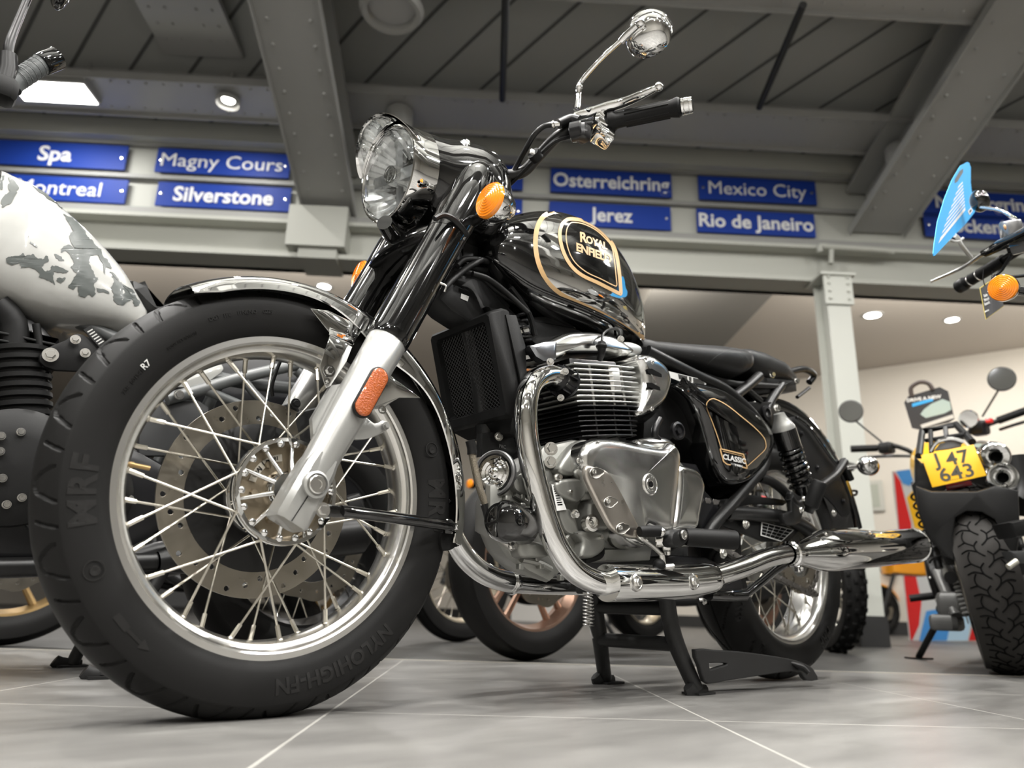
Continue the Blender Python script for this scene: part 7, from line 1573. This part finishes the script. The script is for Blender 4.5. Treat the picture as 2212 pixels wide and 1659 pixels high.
mb = MB(); c_ = [(2140, 535), (2165, 520), (2176, 521), (2180, 541), (2171, 541), (2168, 532), (2145, 545)]; f0 = [hz(u, v, .040) for u, v in c_]; dn = (f0[3]-CAMP).normalized()*.012; mb.loft([f0, [p+dn for p in f0]]); mb.build('brake_switch_cover', mat('bright_cover', (.75, .75, .73), .25, .9), rt)
r0, r1 = hz(2185, 513, .048), hz(2182, 480, .086); L_r = (r1-r0).length; mb = MB(); mb.lathe([(0, 0), (.025, 0), (.026, .004), (.026, L_r), (.023, L_r+.004), (0, L_r+.004)], r0, (r1-r0), 36); RS = mb.build('brake_reservoir', mat('brushed_grey_pot', (.30, .30, .30), .3, .8), rt)
mk = hz(2171, 491, .062); mb = MB(); mb.ball(mk+(CAMP-mk).normalized()*.016, .0065, (1, .5, 1.25)); mb.build('reservoir_mark', mat('copper_print', (.55, .30, .14), .4), RS)
mb = MB(); mb.tube([hz(2196, 515, .05), hz(2195, 478, .09), hz(2184, 468, .10), hz(2160, 454, .13), hz(2112, 446, .17)], [.007, .0058, .0054, .0050, .0048], 12, 4); mb.build('mirror_stem', CHROME, rt)
mb = MB(); mb.ball(hz(2116, 434, .19), .031, (1.0, .8, 1.05), 28); mb.build('mirror_shell', GBLACK, rt)
ic_ = PZ(2167, 622, .86); nrm = ((CAMP-ic_).normalized()+Vector((-.5, .25, 0))).normalized(); indicator(rt, ic_, hl_(.25, .12, .86), nrm, AMBER, .0290)
mb = MB(); mb.tube([hz(2190, 545), hz(2165, 582, -.03), hz(2160, 600, -.06), hl_(.36, .12, .98)], .0045, 8, 4); mb.build('brake_hose', SBLACK, rt)
# light blue price tag clipped to its lever
tgp = [(2090, 350), (2094, 352), (2095, 357), (2097, 360), (2097, 395), (2100, 420), (2107, 443), (2106, 458), (2085, 485), (2050, 520), (2020, 552), (2017, 553), (2016, 548), (2018, 528), (2025, 480), (2040, 430), (2056, 390), (2075, 358)]
yt = hz(2070, 515, .045).y; tg0 = [P(u, v, yt+.0009*(u-2060)) for u, v in tgp]
mb = MB(); hole_ = [(2062, 388), (2072, 370), (2080, 364), (2080, 372), (2068, 392), (2062, 396)]
Nn = (tg0[6]-tg0[0]).cross(tg0[14]-tg0[0]).normalized()
if Nn.dot(CAMP-tg0[0]) < 0: Nn = -Nn
cpl = sum(tg0, Vector())/len(tg0)
def tpt(u, v, off=0.0): d = ray(u, v); t = (cpl-CAMP).dot(Nn)/d.dot(Nn); return CAMP+d*t+Nn*off
mb.plate([tpt(u, v) for u, v in tgp], -Nn*.0015); TAG = mb.build('price_tag', SKY); tag(TAG, 'light blue price tag with white printed lines hanging from the bars at the right', 'tag')
mb = MB(); mb.add([tpt(u, v, .0006) for u, v in hole_], [list(range(len(hole_)))]); mb.build('tag_slot', mat('tag_slot_shade', (.10, .11, .12), .6), TAG)
PAP = mat('tag_paper', (.78, .78, .79), .5)
mb = MB()
for k in range(9):
    f0, f1 = k/9, (k+.48 if k < 8 else k+1.0)/9
    lft = lambda f: (2070-.0-44*f, 402+125*f-18*math.sin(PI*f)*.0); rgt = lambda f: (2079+6*f, 392+62*f)
    A, B, C_, D_ = lft(f0), rgt(f0), rgt(f1), lft(f1); mb.add([tpt(*t, .0006) for t in (A, B, C_, D_)], [[0, 1, 2, 3]])
mb.build('tag_lines', PAP, TAG)
mb = MB(); mb.add([tpt(u, v, .0007) for u, v in ((2090, 456), (2097, 448), (2101, 455), (2094, 465))], [[0, 1, 2, 3]]); mb.build('tag_logo', PAP, TAG)
mb = MB(); mb.add([tpt(u, v, .0011) for u, v in ((2093, 456), (2097, 452), (2098, 455), (2094, 461))], [[0, 1, 2, 3]]); mb.build('tag_logo_mark', DARK, TAG)
mb = MB(); mb.tube([P(2062, 508, yt), P(2070, 515, yt), P(2074, 525, yt-.0), P(2085, 540, yt-.0), P(2098, 556, yt)], .006, 8, 3); mb.tube([P(2050, 518, yt), P(2066, 522, yt), P(2080, 515, yt)], .004, 8, 3); mb.build('tag_clip', mat('clear_clip', (.72, .72, .70), .15, coat=.6), TAG)
# dark accessory card behind the indicator
ycd = hz(2143, 575, -.01).y
cd = [P(u, v, ycd) for u, v in ((2117, 622), (2158, 593), (2160, 612), (2168, 662), (2130, 690))]
mb = MB(); mb.plate(cd, (0, .0015, 0)); AC = mb.build('accessory_card', mat('gold_card_edge', (.50, .40, .12), .4)); tag(AC, 'dark grey gold edged accessory card hanging behind the right hand indicator', 'card')
cdi = inset(cd, (0, 1, 0), .0022); mb = MB(); mb.add([p+Vector((0, -.0006, 0)) for p in cdi], [[0, 1, 2, 3, 4]]); mb.build('card_face', mat('charcoal_card', (.075, .075, .08), .5), AC)
for k, (t_, v_, s_) in enumerate((('Genuine', 640, .011), ('Motorcycle', 649, .011), ('Accessories', 658, .011), ('AVAILABLE HERE', 674, .0055))):
    mb = MB(); o_ = P(2125+k*.8, v_, ycd-.002); xd = (P(2160, v_-17, ycd)-P(2125, v_, ycd)).normalized(); text(mb, t_, o_, xd, Vector((0, -1, 0)).cross(xd)*-1 if False else xd.cross(Vector((0, -1, 0)))*-1, s_, .0006, align='LEFT', bold=.0002); mb.build('card_lettering', WHITEP, AC)
mb = MB(); mb.tube([P(2126, 572, ycd+.05), P(2123, 600, ycd), P(2128, 618, ycd)], .0012, 5, 2); mb.tube([P(2144, 565, ycd+.05), P(2143, 590, ycd), P(2142, 606, ycd)], .0012, 5, 2); mb.build('card_string', DARK, AC)
# ---- orange bike beyond the column and the painted board
OC_ = PZ(1903, 1371); ob = Bike((OC_.x, OC_.y, 0), R(-28), 'orange motorcycle parked beyond the foot of the column', tank=ORANGE, fend=ORANGE, rim=SBLACK, Rf=.30, frame=SBLACK, noind=True); ob.build()
mb = MB(); mb.plate([sp3(u, v, 6.6) for u, v in ((1925, 1190), (1990, 1178), (2040, 1185), (2052, 1235), (2000, 1245), (1930, 1238))], RB*.2, .03); mb.build('side_panel', ORANGE, ob.root)
bd0 = 7.0
bp = [PB(u, v, bd0) for u, v in ((1930, 1018), (1985, 1010), (2010, 1060), (2125, 1070), (2128, 1384), (1968, 1384))]
mb = MB(); mb.plate(bp, RB*.03, .0); BRD = mb.build('painted_board', mat('board_base', (.55, .56, .56), .5)); tag(BRD, 'upright board painted red, blue and yellow behind the scrambler', 'board')
for m_, pts in ((RED, [(1930, 1018), (1945, 1040), (1968, 1130), (1975, 1230), (1990, 1300), (1985, 1350), (1970, 1384), (1966, 1380), (1945, 1180)]), (LBLUE, [(1935, 1018), (1984, 1012), (1965, 1050), (1950, 1045)]), (YELLOW, [(1958, 1075), (1980, 1050), (2000, 1090), (2005, 1150), (1975, 1140)]), (YELLOW, [(1995, 1130), (2025, 1150), (2040, 1200), (2010, 1190)]), (RED, [(1975, 1160), (2005, 1195), (2010, 1240), (1980, 1225)]), (LBLUE, [(1985, 1384), (2000, 1320), (2060, 1310), (2045, 1384)]), (PALE, [(2045, 1384), (2060, 1310), (2100, 1320), (2090, 1384)]), (RED, [(2092, 1384), (2100, 1350), (2126, 1340), (2120, 1384)])):
    mb = MB(); mb.add([PB(u, v, bd0)-RB*.004 for u, v in pts], [list(range(len(pts)))]); mb.build('board_paint', m_, BRD)
# white cabinet low on the back wall, seen past the stand
mb = MB(); fbox(mb, -5.4, -3.9, -.5, -.06, 0, .75); CB = mb.build('white_cabinet', mat('white_laminate', (.72, .71, .68), .5)); tag(CB, 'low white cabinet against the back wall seen under the exhaust', 'cabinet')
# yellow panel glimpsed between the front mudguard and the oil hose
"""
"""
